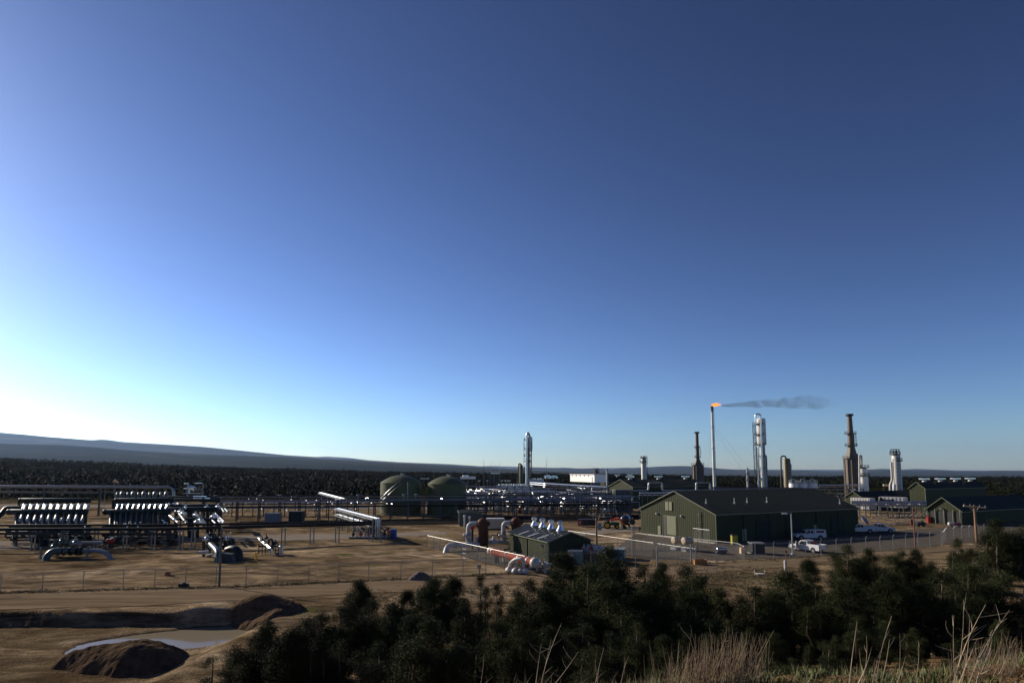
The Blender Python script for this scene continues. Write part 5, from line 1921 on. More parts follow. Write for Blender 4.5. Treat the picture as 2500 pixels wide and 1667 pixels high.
# ------------------------------------------------------------------ the big green workshop
Bn = G(1750, 1326)
zev = zr(1256, Bn.y)
Cn, An = G(2094, 1240.5, zev), G(1572, 1240, zev)
eyd = (V((Cn.x, Cn.y, 0)) - Bn)
exd = V((An.x, An.y, 0)) - Bn
eyn = eyd.normalized()
exn = V((-eyn.y, eyn.x, 0))
t, B, ex, ey, W, L, sl = gable_shed('workshop_building', 'large green ribbed metal workshop with a lit gable end and pale roller door', 'building',
                                    Bn + exn * exd.length * .93, Bn, Bn + eyd, zev, zr(1199.5, (Bn + exn * exd.length * .465).y), SHEDGREEN, ROOFGREEN, .3, rib=.5)
ez = V((0, 0, 1))
def gx(px, py):
    """distance along the gable from B of the place seen at that pixel, and its height"""
    d = ray(px, py)
    n = ey
    o = V((0, 0, CAM_H))
    tt = (B - o).dot(n) / d.dot(n)
    p = o + d * tt
    return (p - B).dot(ex), p.z
def panel(px0, py0, px1, py1, name, m, parent, proud=.05, deep=.06):
    x0, z0 = gx(px0, py0)
    x1, z1 = gx(px1, py1)
    mb = MB()
    mb.prism([(min(x0, x1), min(z0, z1)), (max(x0, x1), min(z0, z1)), (max(x0, x1), max(z0, z1)), (min(x0, x1), max(z0, z1))], B, ex, ey, ez, -proud - deep, -proud)
    return mb.build(name, m, parent)
panel(1620.5, 1257, 1653, 1306, 'door_frame', TRIM, t, .02, .05)
panel(1621.5, 1259, 1629, 1305.5, 'door_shade_sheet', BLACK, t, .07, .03)  # black sheet on the wall, painting the shade inside the recess
rd = panel(1629, 1260, 1651.5, 1306, 'roller_door', DOORGREEN, t, .07, .05)
x0_, zb0 = gx(1629, 1306)
x1_, zt0 = gx(1651.5, 1260)
mb = MB()
for k in range(1, 12):
    zz = .15 + (zt0 - .15) * k / 12
    mb.beam(B + ex * (x0_ - .05) - ey * .13 + ez * zz, B + ex * (x1_ + .05) - ey * .13 + ez * zz, .03, .03)
mb.build('door_slats', DOORGREEN, rd)['kind'] = 'stuff'
pd = panel(1607, 1282.5, 1614, 1304.5, 'door', DOORGREEN, t, .05, .05)
vt = panel(1625, 1224, 1641.5, 1246, 'louvre_vent', DOORGREEN, t, .06, .08)
xa, za = gx(1633.2, 1246)
xb2, zb3 = gx(1633.2, 1224)
mb = MB()
mb.beam(B + ex * xa - ey * .16 + ez * za, B + ex * xa - ey * .16 + ez * zb3, .08, .05)
mb.build('vent_mullion', SHEDGREEN, vt)
for px, py in ((1605, 1253), (1665, 1259)):
    x_, z_ = gx(px, py)
    mb = MB()
    mb.box(B + ex * x_ - ey * .2 + ez * z_, (.35, .35, .28))
    mb.build('wall_lamp', OFFWHITE, t)
x_, z_ = gx(1709, 1247)
mb = MB()
mb.cyl(B + ex * x_ - ey * .22, B + ex * x_ - ey * .22 + ez * z_, .09, n=8)
for q in (.35, .62, .88):
    mb.beam(B + ex * (x_ - .5) - ey * .22 + ez * (z_ * q), B + ex * (x_ + .5) - ey * .22 + ez * (z_ * q), .06)
mb.build('conduit_mast', TRIM, t)
mb = MB()
mb.box(B + ex * W * .5 - ey * .55 + ez * .06, (W + .6, 1.0, .12), Matrix.Rotation(math.atan2(ex.y, ex.x), 3, 'Z'))
mb.build('concrete_apron', CONC, t)
# doors and posts in the shaded long side
for f, w, h, nm, m in [(.17, 1.1, 2.2, 'door', DOORGREEN), (.30, 4.2, 3.6, 'roller_door', ROOFGREEN), (.50, 4.2, 3.6, 'roller_door', ROOFGREEN), (.66, 1.1, 2.2, 'door', DOORGREEN), (.83, 4.2, 3.6, 'roller_door', ROOFGREEN)]:
    mb = MB()
    p = B + ey * (L * f)
    mb.prism([(-.10, 0), (-.05, 0), (-.05, h), (-.10, h)], p, ex, ey, ez, -w / 2, w / 2)
    mb.build(nm, m, t)
for k in range(1, 6):
    mb = MB()
    p = B + ey * (L * k / 6) - ex * .1
    mb.cyl(p, p + ez * zev, .07, n=6)
    mb.build('downpipe', ROOFGREEN, t)
for f, uu, hh in [(.05, .42, .9), (.22, .38, 1.1), (.31, .40, 1.0), (.44, .38, 1.1), (.93, .2, 1.0)]:
    p = B + ey * (L * f) + ex * (W * .5 * uu) + ez * (zev + sl * W * .5 * uu + .1)
    mb = MB()
    mb.cyl(p, p + ez * .35, .16, n=8)
    mb.cyl(p + ez * .3, p + ez * hh, .075, n=8)
    mb.build('roof_vent', ALU, t)
SHED = (B, ex, ey, W, L)
# chain link pen against the gable
fence([G(1693, 1325), G(1733, 1331)], 2.6, 'chain link pen panel leaning close to the workshop gable', 2.0, False, GALV)

# ------------------------------------------------------------------ towers
def lat(px, pyref, Y, prof, n=20):
    """lathe described by rows and half widths of the photograph at distance Y"""
    c = at(px, Y, zr(pyref, Y))
    return c, [(mpx(hw, Y), zr(py, Y)) for py, hw in prof]
def shell(parent, px, pyref, Y, prof, name, m, n=20):
    c, pr = lat(px, pyref, Y, prof)
    mb = MB()
    mb.lathe(V((c.x, c.y, 0)), pr, n)
    return mb.build(name, m, parent)
def plat(parent, px, pyref, Y, py, hw, m=STEEL, a0=0, a1=360):
    c = at(px, Y, zr(pyref, Y))
    z = zr(py, Y)
    r = mpx(hw, Y)
    mb = MB()
    mb.ring(V((c.x, c.y, z)), r * .5, r, .3, 18)
    p = mb.build('platform', m, parent)
    mb = MB()
    for h in (.55, 1.1):
        mb.ring(V((c.x, c.y, z + h)), r - .06, r + .06, .10, 18)
    for k in range(10):
        a = 2 * math.pi * k / 10
        mb.cyl(V((c.x + r * math.cos(a), c.y + r * math.sin(a), z)), V((c.x + r * math.cos(a), c.y + r * math.sin(a), z + 1.1)), .07, n=4)
    mb.build('handrail', m, p)
def lad(parent, px, Y, py0, py1, m=STEEL, w=.8, cage=True):
    a, b = at(px, Y, zr(py0, Y)), at(px, Y, zr(py1, Y))
    b.x = a.x
    o = ladder(parent, a, b, (1, 0, 0), m, w)
    mb = MB()
    for s_ in (-.5, .5):
        mb.beam(a + V((w * s_, -.1, 0)), b + V((w * s_, -.1, 0)), .15)
    mb.build('stile', m, o)
    if cage:
        mb = MB()
        n = int((b.z - a.z) / 1.2)
        for k in range(1, n):
            mb.ring(V((a.x, a.y - .35, a.z + (b.z - a.z) * k / n)), .55, .72, .16, 8)
        mb.build('cage', m, o)

def lattice(parent, px, Y, py0, py1, w, m=DARKST, bay=2.6, th=.16):
    """open braced frame carrying ladders and lines beside a column"""
    a, b = at(px, Y, zr(py0, Y)), at(px, Y, zr(py1, Y))
    b.x = a.x
    for s_ in (-.5, .5):
        mb = MB()
        mb.beam(a + V((w * s_, 0, 0)), b + V((w * s_, 0, 0)), th)
        mb.build('frame_leg', m, parent)
    n = max(2, int((b.z - a.z) / bay))
    for k in range(n):
        z0, z1 = a.z + (b.z - a.z) * k / n, a.z + (b.z - a.z) * (k + 1) / n
        s_ = .5 if k % 2 else -.5
        mb = MB()
        mb.beam(V((a.x - w * s_, Y, z0)), V((a.x + w * s_, Y, z1)), th * .8)
        mb.beam(V((a.x - w * .5, Y, z1)), V((a.x + w * .5, Y, z1)), th * .7)
        mb.build('frame_brace', m, parent)

# white column with the wide top, centre
Y = 300.0
t = thing('distillation_column', 'slim white column with wider upper barrel above the centre of the plant', 'column', at(1289, Y))
shell(t, 1289, 1120, Y, [(1218, 5.2), (1103, 4.8), (1100, 6.5)], 'lower_shell', OFFWHITE)
shell(t, 1292, 1090, Y, [(1101.5, 6.2), (1099, 8), (1070, 8), (1066, 6), (1064, 1)], 'upper_shell', WHITE)
one_pipe(t, [at(1285, Y - 2.0, 0), at(1286.5, Y - 2.0, zr(1060, Y)), at(1290, Y - 2.0, zr(1057, Y)), at(1293, Y, zr(1066, Y))], .55, ALU, 'overhead_pipe', 10, 1.0)
one_pipe(t, [at(1296, Y - 1.0, 0), at(1297.5, Y - 1.0, zr(1078, Y))], .28, STEEL, 'side_pipe', 8)
lattice(t, 1282.5, Y - 1.2, 1212, 1072, 1.3)
lad(t, 1290, Y - 1.8, 1170, 1075, DARKST)
for py, hw in ((1075, 8.5), (1098, 9), (1114, 8), (1128, 7)):
    plat(t, 1288, 1110, Y, py, hw)
# green looped vessel left of it
Y = 290.0
t = thing('looped_vessel', 'dark green upright vessel with a looped pipe left of the centre column', 'vessel', at(1272, Y))
shell(t, 1272.5, 1160, Y, [(1215, 4.3), (1138, 4.3), (1134.5, 3), (1133, .5)], 'shell', TANKGREEN)
one_pipe(t, [at(1266, Y - 1, 0), at(1266.5, Y - 1, zr(1132, Y)), at(1272, Y - 1, zr(1132, Y)), at(1272, Y - .5, zr(1138, Y))], .32, DARKST, 'loop_pipe', 10, .9)
# small column
Y = 330.0
t = thing('short_column', 'short grey white column with crowned platforms behind the green sheds', 'column', at(1572, Y))
shell(t, 1572, 1150, Y, [(1215, 6.6), (1120, 6.2), (1116.5, 4), (1114, .8)], 'shell', OFFWHITE)
lattice(t, 1579.5, Y - .6, 1205, 1116, 1.1)
plat(t, 1572, 1130, Y, 1119, 8.5)
plat(t, 1570, 1130, Y, 1129, 8)
for q in (-5, 2, 5):
    one_pipe(t, [at(1572 + q, Y, zr(1119, Y)), at(1572 + q * 1.2, Y, zr(1110 + abs(q) * .5, Y))], .1, DARKST, 'lamp_arm', 6)

def heater(px, Y, cap, st_top, st_bot, hw_t, hw_b, cone, body_top, body_bot, hw_body, label):
    t = thing('fired_heater', label, 'heater stack', at(px, Y), 'fired heaters')
    shell(t, px, st_bot, Y, [(st_bot, hw_b), (st_top, hw_t)], 'stack', HEATER, 24)
    shell(t, px, st_bot, Y, [(st_top + 1, hw_t * 1.1), (st_top, hw_t * 1.7), (cap, hw_t * 1.7), (cap, hw_t * 1.3)], 'stack_cap', DARKST, 24)
    shell(t, px, st_bot, Y, [(body_top + .5, hw_body * .96), (cone, hw_body * .78), (cone - .4, hw_body * .66), (st_bot, hw_b * 1.05)], 'convection_box', HEATER, 8)
    shell(t, px, st_bot, Y, [(body_bot, hw_body), (body_top, hw_body), (body_top - .5, hw_body * .9)], 'radiant_shell', HEATER, 28)
    c = at(px, Y, zr(st_bot, Y))
    for k in range(12):
        a = 2 * math.pi * k / 12
        mb = MB()
        r = mpx(hw_body, Y) * 1.02
        mb.beam(V((c.x + r * math.cos(a), c.y + r * math.sin(a), 0)), V((c.x + r * math.cos(a), c.y + r * math.sin(a), zr(body_top, Y))), .35)
        mb.build('shell_stiffener', HEATER, t)
    h = st_bot - st_top
    plat(t, px, st_bot, Y, st_top + h * .60, hw_b * 1.7)
    plat(t, px, st_bot, Y, st_bot - 1, hw_b * 1.8)
    plat(t, px, st_bot, Y, body_top - .5, hw_body * 1.18)
    lad(t, px + hw_b * 1.35, Y - .4, st_bot, st_top + h * .6, DARKST)
    return t
heater(1703, 340, 1054, 1057, 1118, 3.7, 4.2, 1129, 1136, 1215, 13, 'slim dark heater stack left of the flare')
heater(2078, 272, 1010.5, 1015, 1090, 5.2, 7.6, 1107, 1120, 1212, 17.5, 'tall brown heater stack right of the looped tan vessel')

# flare
Y = 360.0
t = thing('flare_stack', 'tall thin white flare stack burning at its tip', 'flare', at(1741, Y))
ztip = zr(991, Y)
c0 = at(1741.5, Y, zr(1100, Y))
mb = MB()
mb.cyl(V((c0.x, Y, 0)), V((c0.x, Y, ztip - 3)), .82, .66, 16)
mb.build('stack', WHITE, t)
mb = MB()
mb.cyl(V((c0.x, Y, ztip - 3)), V((c0.x, Y, ztip)), .66, .72, 16)
mb.build('burner_tip', DARKST, t)
for z in (ztip - 3.6, ztip - 12, ztip - 24, ztip - 36):
    mb = MB()
    mb.cyl(V((c0.x, Y, z)), V((c0.x, Y, z + .35)), .98, n=14)
    mb.build('collar', GALV, t)
one_pipe(t, [V((c0.x + .95, Y - .2, 0)), V((c0.x + .9, Y - .2, ztip - 1))], .12, GALV, 'pilot_line', 6)
for k, (dx, dy, zz) in enumerate([(26, -10, ztip - 10), (19, -14, ztip - 12), (-16, -20, ztip - 10), (4, 30, ztip - 10)]):
    one_pipe(t, [V((c0.x, Y, zz)), V((c0.x + dx, Y + dy, 1))], .035, GALV, 'guy_wire', 4)
# flame, blown to the right
FLAME = bpy.data.materials.new('flame')
FLAME.use_nodes = True
_n, _l = FLAME.node_tree.nodes, FLAME.node_tree.links
_n.remove(_n['Principled BSDF'])
_e = _n.new('ShaderNodeEmission')
_t = _n.new('ShaderNodeTexNoise')
_t.inputs['Scale'].default_value = .9
_r = _n.new('ShaderNodeValToRGB')
_r.color_ramp.elements[0].color = (1.0, .09, .005, 1)
_r.color_ramp.elements[1].color = (1.0, .30, .04, 1)
_g = _n.new('ShaderNodeNewGeometry')
_l.new(_g.outputs['Position'], _t.inputs['Vector'])
_l.new(_t.outputs['Fac'], _r.inputs['Fac'])
_l.new(_r.outputs[0], _e.inputs['Color'])
_e.inputs['Strength'].default_value = 2.0
_l.new(_e.outputs[0], _n['Material Output'].inputs['Surface'])
fl = V((c0.x - .4, Y, ztip + .3))
vs, fs = [], []
n1, n2 = 16, 12
for a in range(n1 + 1):
    u = a / n1
    rad = (math.sin(math.pi * min(1, u * 1.02) ** .75) ** .8) * 1.05 + .02
    for b in range(n2):
        ph = 2 * math.pi * b / n2
        w = 1 + .8 * mnoise.noise(V((u * 7.5 + 3, math.cos(ph) * 1.6, math.sin(ph) * 1.6)))
        vs.append(fl + V((u * 5.8, rad * w * math.cos(ph) * .9, .55 * math.sin(u * 2.4) + rad * w * math.sin(ph) * .7)))
for a in range(n1):
    for b in range(n2):
        b2 = (b + 1) % n2
        fs.append((a * n2 + b, a * n2 + b2, (a + 1) * n2 + b2, (a + 1) * n2 + b))
mb = MB()
mb.add(vs, fs)
solo(mb, 'flame', FLAME, 'orange flame blown to the right from the flare tip', 'flame', fl)
# smoke plume drifting right
def smoke():
    m = bpy.data.materials.new('smoke')
    m.use_nodes = True
    n, l = m.node_tree.nodes, m.node_tree.links
    n.remove(n['Principled BSDF'])
    v = n.new('ShaderNodeVolumePrincipled')
    v.inputs['Color'].default_value = (.16, .17, .18, 1)
    v.inputs['Density Attribute'].default_value = ''
    geo = n.new('ShaderNodeNewGeometry')
    tn = n.new('ShaderNodeTexNoise')
    tn.inputs['Scale'].default_value = .2
    tn.inputs['Detail'].default_value = 4
    tn.inputs['Roughness'].default_value = .6
    tn.inputs['Distortion'].default_value = .6
    mp = n.new('ShaderNodeMapRange')
    mp.inputs['From Min'].default_value = .40
    mp.inputs['From Max'].default_value = .78
    mp.inputs['To Min'].default_value = 0
    mp.inputs['To Max'].default_value = .5
    sep = n.new('ShaderNodeSeparateXYZ')
    fx = n.new('ShaderNodeMapRange')
    x0 = fl.x + 4
    fx.inputs['From Min'].default_value = x0
    fx.inputs['From Max'].default_value = x0 + 74
    fx.inputs['To Min'].default_value = 1.0
    fx.inputs['To Max'].default_value = 0.0
    mu = n.new('ShaderNodeMath')
    mu.operation = 'MULTIPLY'
    l.new(geo.outputs['Position'], tn.inputs['Vector'])
    l.new(geo.outputs['Position'], sep.inputs[0])
    l.new(sep.outputs['X'], fx.inputs['Value'])
    l.new(tn.outputs['Fac'], mp.inputs['Value'])
    st = n.new('ShaderNodeMapRange')
    st.inputs['From Min'].default_value = x0 + 22
    st.inputs['From Max'].default_value = x0 - 2
    st.inputs['To Min'].default_value = 0
    st.inputs['To Max'].default_value = .35
    l.new(sep.outputs['X'], st.inputs['Value'])
    ad = n.new('ShaderNodeMath')
    ad.operation = 'ADD'
    l.new(mp.outputs[0], ad.inputs[0])
    l.new(st.outputs[0], ad.inputs[1])
    l.new(ad.outputs[0], mu.inputs[0])
    l.new(fx.outputs[0], mu.inputs[1])
    l.new(mu.outputs[0], v.inputs['Density'])
    l.new(v.outputs[0], n['Material Output'].inputs['Volume'])
    pts = []
    mb = MB()
    n1, n2 = 26, 14
    vs, fs = [], []
    for a in range(n1 + 1):
        u = a / n1
        rad = .5 + 4.4 * u ** .8 if u < .8 else (.5 + 4.4 * u ** .8) * max(.05, (1 - u) / .2)
        if a in (0, n1):
            rad = .05
        cz = 1.2 * math.sin(u * 4) * u + 1.6 * u
        for b in range(n2):
            ph = 2 * math.pi * b / n2
            w = 1 + .35 * mnoise.noise(V((u * 8, math.cos(ph), math.sin(ph))))
            vs.append(V((fl.x + 4.2 + u * 70, Y - u * 4 + rad * w * math.cos(ph), fl.z + cz + rad * w * math.sin(ph))))
    for a in range(n1):
        for b in range(n2):
            b2 = (b + 1) % n2
            fs.append((a * n2 + b, a * n2 + b2, (a + 1) * n2 + b2, (a + 1) * n2 + b))
    mb.add(vs, fs)
    o = mb.build('smoke_plume', m)
    o['kind'] = 'stuff'
    tag(o, 'thin dark smoke drifting right from the flare flame', 'smoke')
smoke()

# big white looped column
Y = 330.0
t = thing('looped_column', 'tall white column with a looped overhead pipe and fat upper barrel', 'column', at(1860, Y))
shell(t, 1862, 1110, Y, [(1215, 6.2), (1089, 6.2)], 'lower_shell', OFFWHITE)
shell(t, 1859, 1060, Y, [(1090, 5.6), (1083, 9.6), (1081, 10.8), (1024, 10.8), (1021, 8), (1020, 1)], 'upper_shell', WHITE)
one_pipe(t, [at(1845, Y - 3, zr(1036, Y)), at(1844.5, Y - 3, zr(1012, Y)), at(1857, Y - 3, zr(1012, Y)), at(1862.5, Y - 3, 0)], .42, ALU, 'overhead_pipe', 10, 1.2)
one_pipe(t, [at(1873, Y + 1, 0), at(1870, Y + 1, zr(1112, Y)), at(1864, Y + .5, zr(1112, Y))], .55, GREYBOX, 'reboiler_pipe', 10, 1.2)
one_pipe(t, [at(1852, Y - 3.5, 0), at(1851, Y - 3.5, zr(1090, Y))], .3, ALU, 'side_pipe', 8)
lattice(t, 1848, Y - 3.2, 1205, 1030, 1.8)
lattice(t, 1867, Y - 2.4, 1205, 1092, 1.2)
lad(t, 1846, Y - 3.6, 1180, 1035, DARKST, 1.1)
lad(t, 1852, Y - 3.6, 1180, 1090, STEEL, .9)
for py, hw in ((1036, 13), (1062, 13), (1086, 14), (1115, 10), (1144, 10)):
    plat(t, 1856, 1085, Y, py, hw)
one_pipe(t, [at(1857, Y - 4, 0), at(1851, Y - 4, zr(1172, Y)), at(1857, Y - 4, zr(1166, Y)), at(1860, Y - 3, zr(1172, Y))], .5, WHITE, 'bottom_pipe', 10, 1.2)
# slim stacks
for px, Y, top, r, lab in [(1825, 320, 1143, .55, 'slim white stack left of the tall looped column'), (1482, 285, 1145, .48, 'slim pale stack right of the white box building')]:
    t = thing('slim_stack', lab, 'stack', at(px, Y))
    c = at(px, Y, zr(top + 20, Y))
    mb = MB()
    mb.cyl(V((c.x, Y, 0)), V((c.x, Y, zr(top + 3, Y))), r, r * .9, 12)
    mb.build('pipe', OFFWHITE, t)
    mb = MB()
    mb.lathe(V((c.x, Y, zr(top + 3, Y))), [(r, 0), (r * 1.25, .1), (r * 1.25, .4), (r * .4, .7)], 12)
    mb.build('cap', GALV, t)
    if px > 1600:
        plat(t, px, 1160, Y, 1158, 5)
        plat(t, px, 1160, Y, 1173, 5)
# tan looped vessel
Y = 270.0
t = thing('looped_vessel', 'olive tan upright vessel with dark looped pipe above the workshop roof', 'vessel', at(1921, Y))
shell(t, 1922, 1160, Y, [(1222, 8.6), (1122, 8.6), (1119, 7), (1118, 1)], 'shell', mat('olive tan paint', (.105, .085, .035), .5, 0, .15, .5, stretch=(1, 1, .3)), 24)
one_pipe(t, [at(1908, Y - .5, 0), at(1906.5, Y - .5, zr(1113, Y)), at(1918, Y - .5, zr(1113, Y)), at(1918.5, Y, zr(1121, Y))], .30, DARKST, 'loop_pipe', 10, 1.2)
one_pipe(t, [at(1931.5, Y, zr(1213, Y)), at(1930.8, Y, zr(1133, Y)), at(1927, Y, zr(1133, Y))], .3, GREYBOX, 'side_pipe', 8, .8)
# three white tanks in a row
Y = 265.0
for i, px in enumerate((1938, 1960, 1984)):
    t = thing('white_tank', 'squat white tank with a hooped top, %s of three above the workshop roof' % ORD[i], 'tank', at(px, Y), 'three squat white tanks')
    shell(t, px, 1190, Y, [(1225, 11), (1181, 11), (1179.5, 10), (1178, 1)], 'shell', WHITE, 28)
    one_pipe(t, [at(px - 5, Y - 1, zr(1180, Y)), at(px - 5, Y - 1, zr(1168, Y)), at(px + 4, Y - 1, zr(1168, Y)), at(px + 4, Y - 1, zr(1179, Y))], .16, GALV, 'hoop', 7, .9)
    plat(t, px, 1180, Y, 1179, 11.5, GALV)
# white vessels right
Y = 255.0
t = thing('treater_vessel', 'thick white vessel with dark platform rings right of the brown heater', 'vessel', at(2108, Y))
shell(t, 2109, 1170, Y, [(1225, 9.5), (1146, 9.5), (1143, 7), (1141, 1)], 'shell', WHITE, 24)
for py, hw in ((1142, 12), (1162, 12.5)):
    plat(t, 2109, 1160, Y, py, hw, DARKST)
one_pipe(t, [at(2099, Y - 1, 0), at(2098, Y - 1, zr(1112, Y)), at(2103, Y - 1, zr(1112, Y)), at(2104, Y - .5, zr(1144, Y))], .35, OFFWHITE, 'overhead_pipe', 9, .8)
t = thing('treater_column', 'tall white column with railings and side pipes at the right of the skyline', 'column', at(2190, 235))
Y = 235.0
shell(t, 2190, 1160, Y, [(1232, 10.5), (1112, 9.4), (1108, 7), (1106, 1)], 'shell', OFFWHITE, 24)
for py, hw, cx in ((1104, 10, 2186), (1110, 11.5, 2186), (1126, 11, 2190)):
    plat(t, cx, 1120, Y, py, hw, DARKST)
for q in (-3, 2, 4):
    one_pipe(t, [at(2185 + q, Y, zr(1108, Y)), at(2185 + q, Y, zr(1097, Y))], .12, DARKST, 'vent_pipe', 6)
one_pipe(t, [at(2176, Y - 1.5, zr(1128, Y)), at(2178, Y - 1.5, zr(1172, Y)), at(2173, Y - 1.5, zr(1182, Y)), at(2174, Y - 1.5, 0)], .38, OFFWHITE, 'side_pipe', 10, .7)
one_pipe(t, [at(2180, Y - 1.8, zr(1120, Y)), at(2183, Y - 1.8, zr(1180, Y))], .14, DARKST, 'conduit', 6)
mb = MB()
mb.capsule(at(2183, Y - 2.4, zr(1200, Y)), at(2183, Y - 2.4, zr(1182, Y)), .55, 12)
mb.build('knock_out_pot', WHITE, t)
lattice(t, 2199, Y - .6, 1215, 1106, 1.2)
lad(t, 2197, Y - .6, 1210, 1110, DARKST)
t = thing('horizontal_exchanger', 'small tan horizontal drum left of the right skyline column', 'drum', at(2165, 240))
mb = MB()
mb.capsule(P(2157, 1184, 240), P(2176, 1185, 240), .42, 12)
mb.build('drum', TAN, t)
put_posts(t, [at(2160, 240), at(2173, 240)], zr(1187, 240), .2, STEEL)

# ------------------------------------------------------------------ green sheds around the plant
def side_shed(label, gl, gp_, gr, eave_l, eave_r, length_px, Y, wallbot=None, vents=0, vname=None, hscale=1.0, dirx=1.0):
    """gable faces the camera slightly left; ridge runs back and to the right"""
    b = at(gr, Y)
    ka = (gl - PX0) / FPX
    Wd = (b.x - ka * b.y) / (ka * exn.y - exn.x)
    a = b + exn * Wd
    zev_ = zr(eave_r, Y)
    zrd_ = zr(gp_, (a.y + b.y) / 2)
    t, B_, ex2, ey2, W2, L2, sl2 = gable_shed('green_shed', label, 'shed', a, b, b + eyn * length_px, zev_, zrd_, SHEDGREEN, ROOFGREEN, .3, 'green metal sheds', .8, True)
    for k in range(vents):
        c = B_ + ex2 * W2 / 2 + ey2 * (L2 * (.12 + .76 * k / max(1, vents - 1))) + V((0, 0, zrd_ + .1))
        v = thing('ridge_ventilator', 'bright ridge ventilator on the %s, %s along it' % (vname, ORD[k]), 'ventilator', c, 'ridge ventilators on ' + vname)
        mb = MB()
        mb.lathe(c, [(.75, 0), (.6, .4), (.6, .7)], 10)
        mb.build('throat', OFFWHITE, v)
        mb = MB()
        mb.box(c + V((0, 0, .95)), (2.6, 1.6, .45))
        mb.build('hood', ALU, v)
    return t
side_shed('green shed with pale gable behind the main rack, left of the workshop', 1486, 1171, 1546, 1189, 1189, 34, 215, vents=3, vname='shed behind the main rack')
side_shed('low green shed showing its gable between heater and white containers', 2056, 1200, 2106, 1214, 1214, 20, 205)
side_shed('low green shed with pale gable beneath the right skyline column', 2125, 1198, 2182, 1209, 1209, 18, 215)
side_shed('tall green shed right of the skyline column with four ridge ventilators', 2212, 1177, 2262, 1192, 1192, 36, 200, vents=4, vname='tall right shed')
side_shed('distant green shed behind the white box building', 1455, 1164, 1477, 1176, 1176, 22, 330, vents=3, vname='distant shed behind the box building')

# long low shed with open porch at the right
Yl = 150.0
b = at(2349, Yl)
ka = (2252 - PX0) / FPX
Wd = (b.x - ka * b.y) / (ka * exn.y - exn.x)
a = b + exn * Wd
t, B, ex, ey, W, L, sl = gable_shed('office_shed', 'long green shed with an open porch under its lit gable at the right', 'building', a, b, b + eyn * 36, zr(1246, Yl), zr(1215, (a.y + b.y) / 2), SHEDGREEN, ROOFGREEN, .5, 'green metal sheds', .7)
# porch: posts, and a black sheet painting the shade under the gable
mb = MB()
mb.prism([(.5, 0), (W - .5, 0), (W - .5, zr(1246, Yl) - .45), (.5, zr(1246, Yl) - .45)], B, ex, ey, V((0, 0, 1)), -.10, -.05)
mb.build('porch_shade_sheet', BLACK, t)
for f in (.02, .22, .48, .74, .98):
    mb = MB()
    p = B + ex * (W * f) - ey * .3
    mb.beam(p, p + V((0, 0, zr(1244, Yl) - .1)), .18)
    mb.build('porch_post', TRIM, t)
mb = MB()
mb.box(B + ex * (W * .93) - ey * .5 + V((0, 0, .8)), (.7, .5, 1.6))
mb.build('red_cabinet', RED, t)
mb = MB()
mb.box(B + ex * (W * .55) - ey * .35 + V((0, 0, zr(1244, Yl) + .1)), (.4, .3, .3))
mb.build('wall_lamp', ALU, t)

# ------------------------------------------------------------------ white box building on its rack and the stack house beside it
Y = 262.0
a, b = at(1399, Y), at(1443, Y)
zb_, zt_ = zr(1176, Y), zr(1158, Y)
t = thing('switch_house', 'bright white box building raised above the central racks', 'building', (a + b) / 2)
mb = MB()
# its long face looks towards the sun at left
fa = V((b.x - a.x, -3.2 * (b.x - a.x), 0))
n_ = fa.normalized()
pr_ = V((-n_.y, n_.x, 0))
A0 = V((a.x, Y + 1.6 * (b.x - a.x), 0))
mb.prism([(0, zb_), (fa.length, zb_), (fa.length, zt_), (0, zt_)], A0, n_, pr_, V((0, 0, 1)), 0, 5)
mb.build('body', mat('bright white cladding', (.80, .79, .76), .5, 0, .05, .5), t)
mb = MB()
mb.prism([(-.2, zt_), (fa.length + .2, zt_), (fa.length + .2, zt_ + .25), (-.2, zt_ + .25)], A0, n_, pr_, V((0, 0, 1)), -.3, 5.3)
mb.build('roof', OFFWHITE, t)
for k in range(5):
    mb = MB()
    s0 = fa.length * (.08 + k * .17)
    mb.prism([(s0, zb_ + 2.2), (s0 + .9, zb_ + 2.2), (s0 + .9, zb_ + 2.9), (s0, zb_ + 2.9)], A0, n_, pr_, V((0, 0, 1)), -.05, .05)
    mb.build('louvre', GREYBOX, t)
mb = MB()
mb.prism([(fa.length * .9, zb_), (fa.length * .9 + .9, zb_), (fa.length * .9 + .9, zb_ + 2.1), (fa.length * .9, zb_ + 2.1)], A0, n_, pr_, V((0, 0, 1)), -.06, .05)
mb.build('door', TAN, t)
put_posts(t, [at(px, Y + 11.8 * (1 - 2 * (px - 1399) / 44) + .5) for px in (1402, 1413, 1424, 1435, 1442)], zb_, .3, STEEL)
t = thing('stack_house', 'grey box with a dark platformed stack right of the white box building', 'building', at(1455, 270))
mb = MB()
mb.box(at(1454, 271, (zr(1160, 270)) / 2), (3.6, 4, zr(1160, 270)))
mb.build('body', mat('grey cladding', (.16, .165, .17), .6), t)
shell(t, 1456, 1150, 269, [(1162, 4.5), (1150, 4.0), (1146, 3.5)], 'stack', DARKST, 14)
plat(t, 1456, 1150, 269, 1149, 6.5)
plat(t, 1456, 1150, 269, 1158, 6.5)

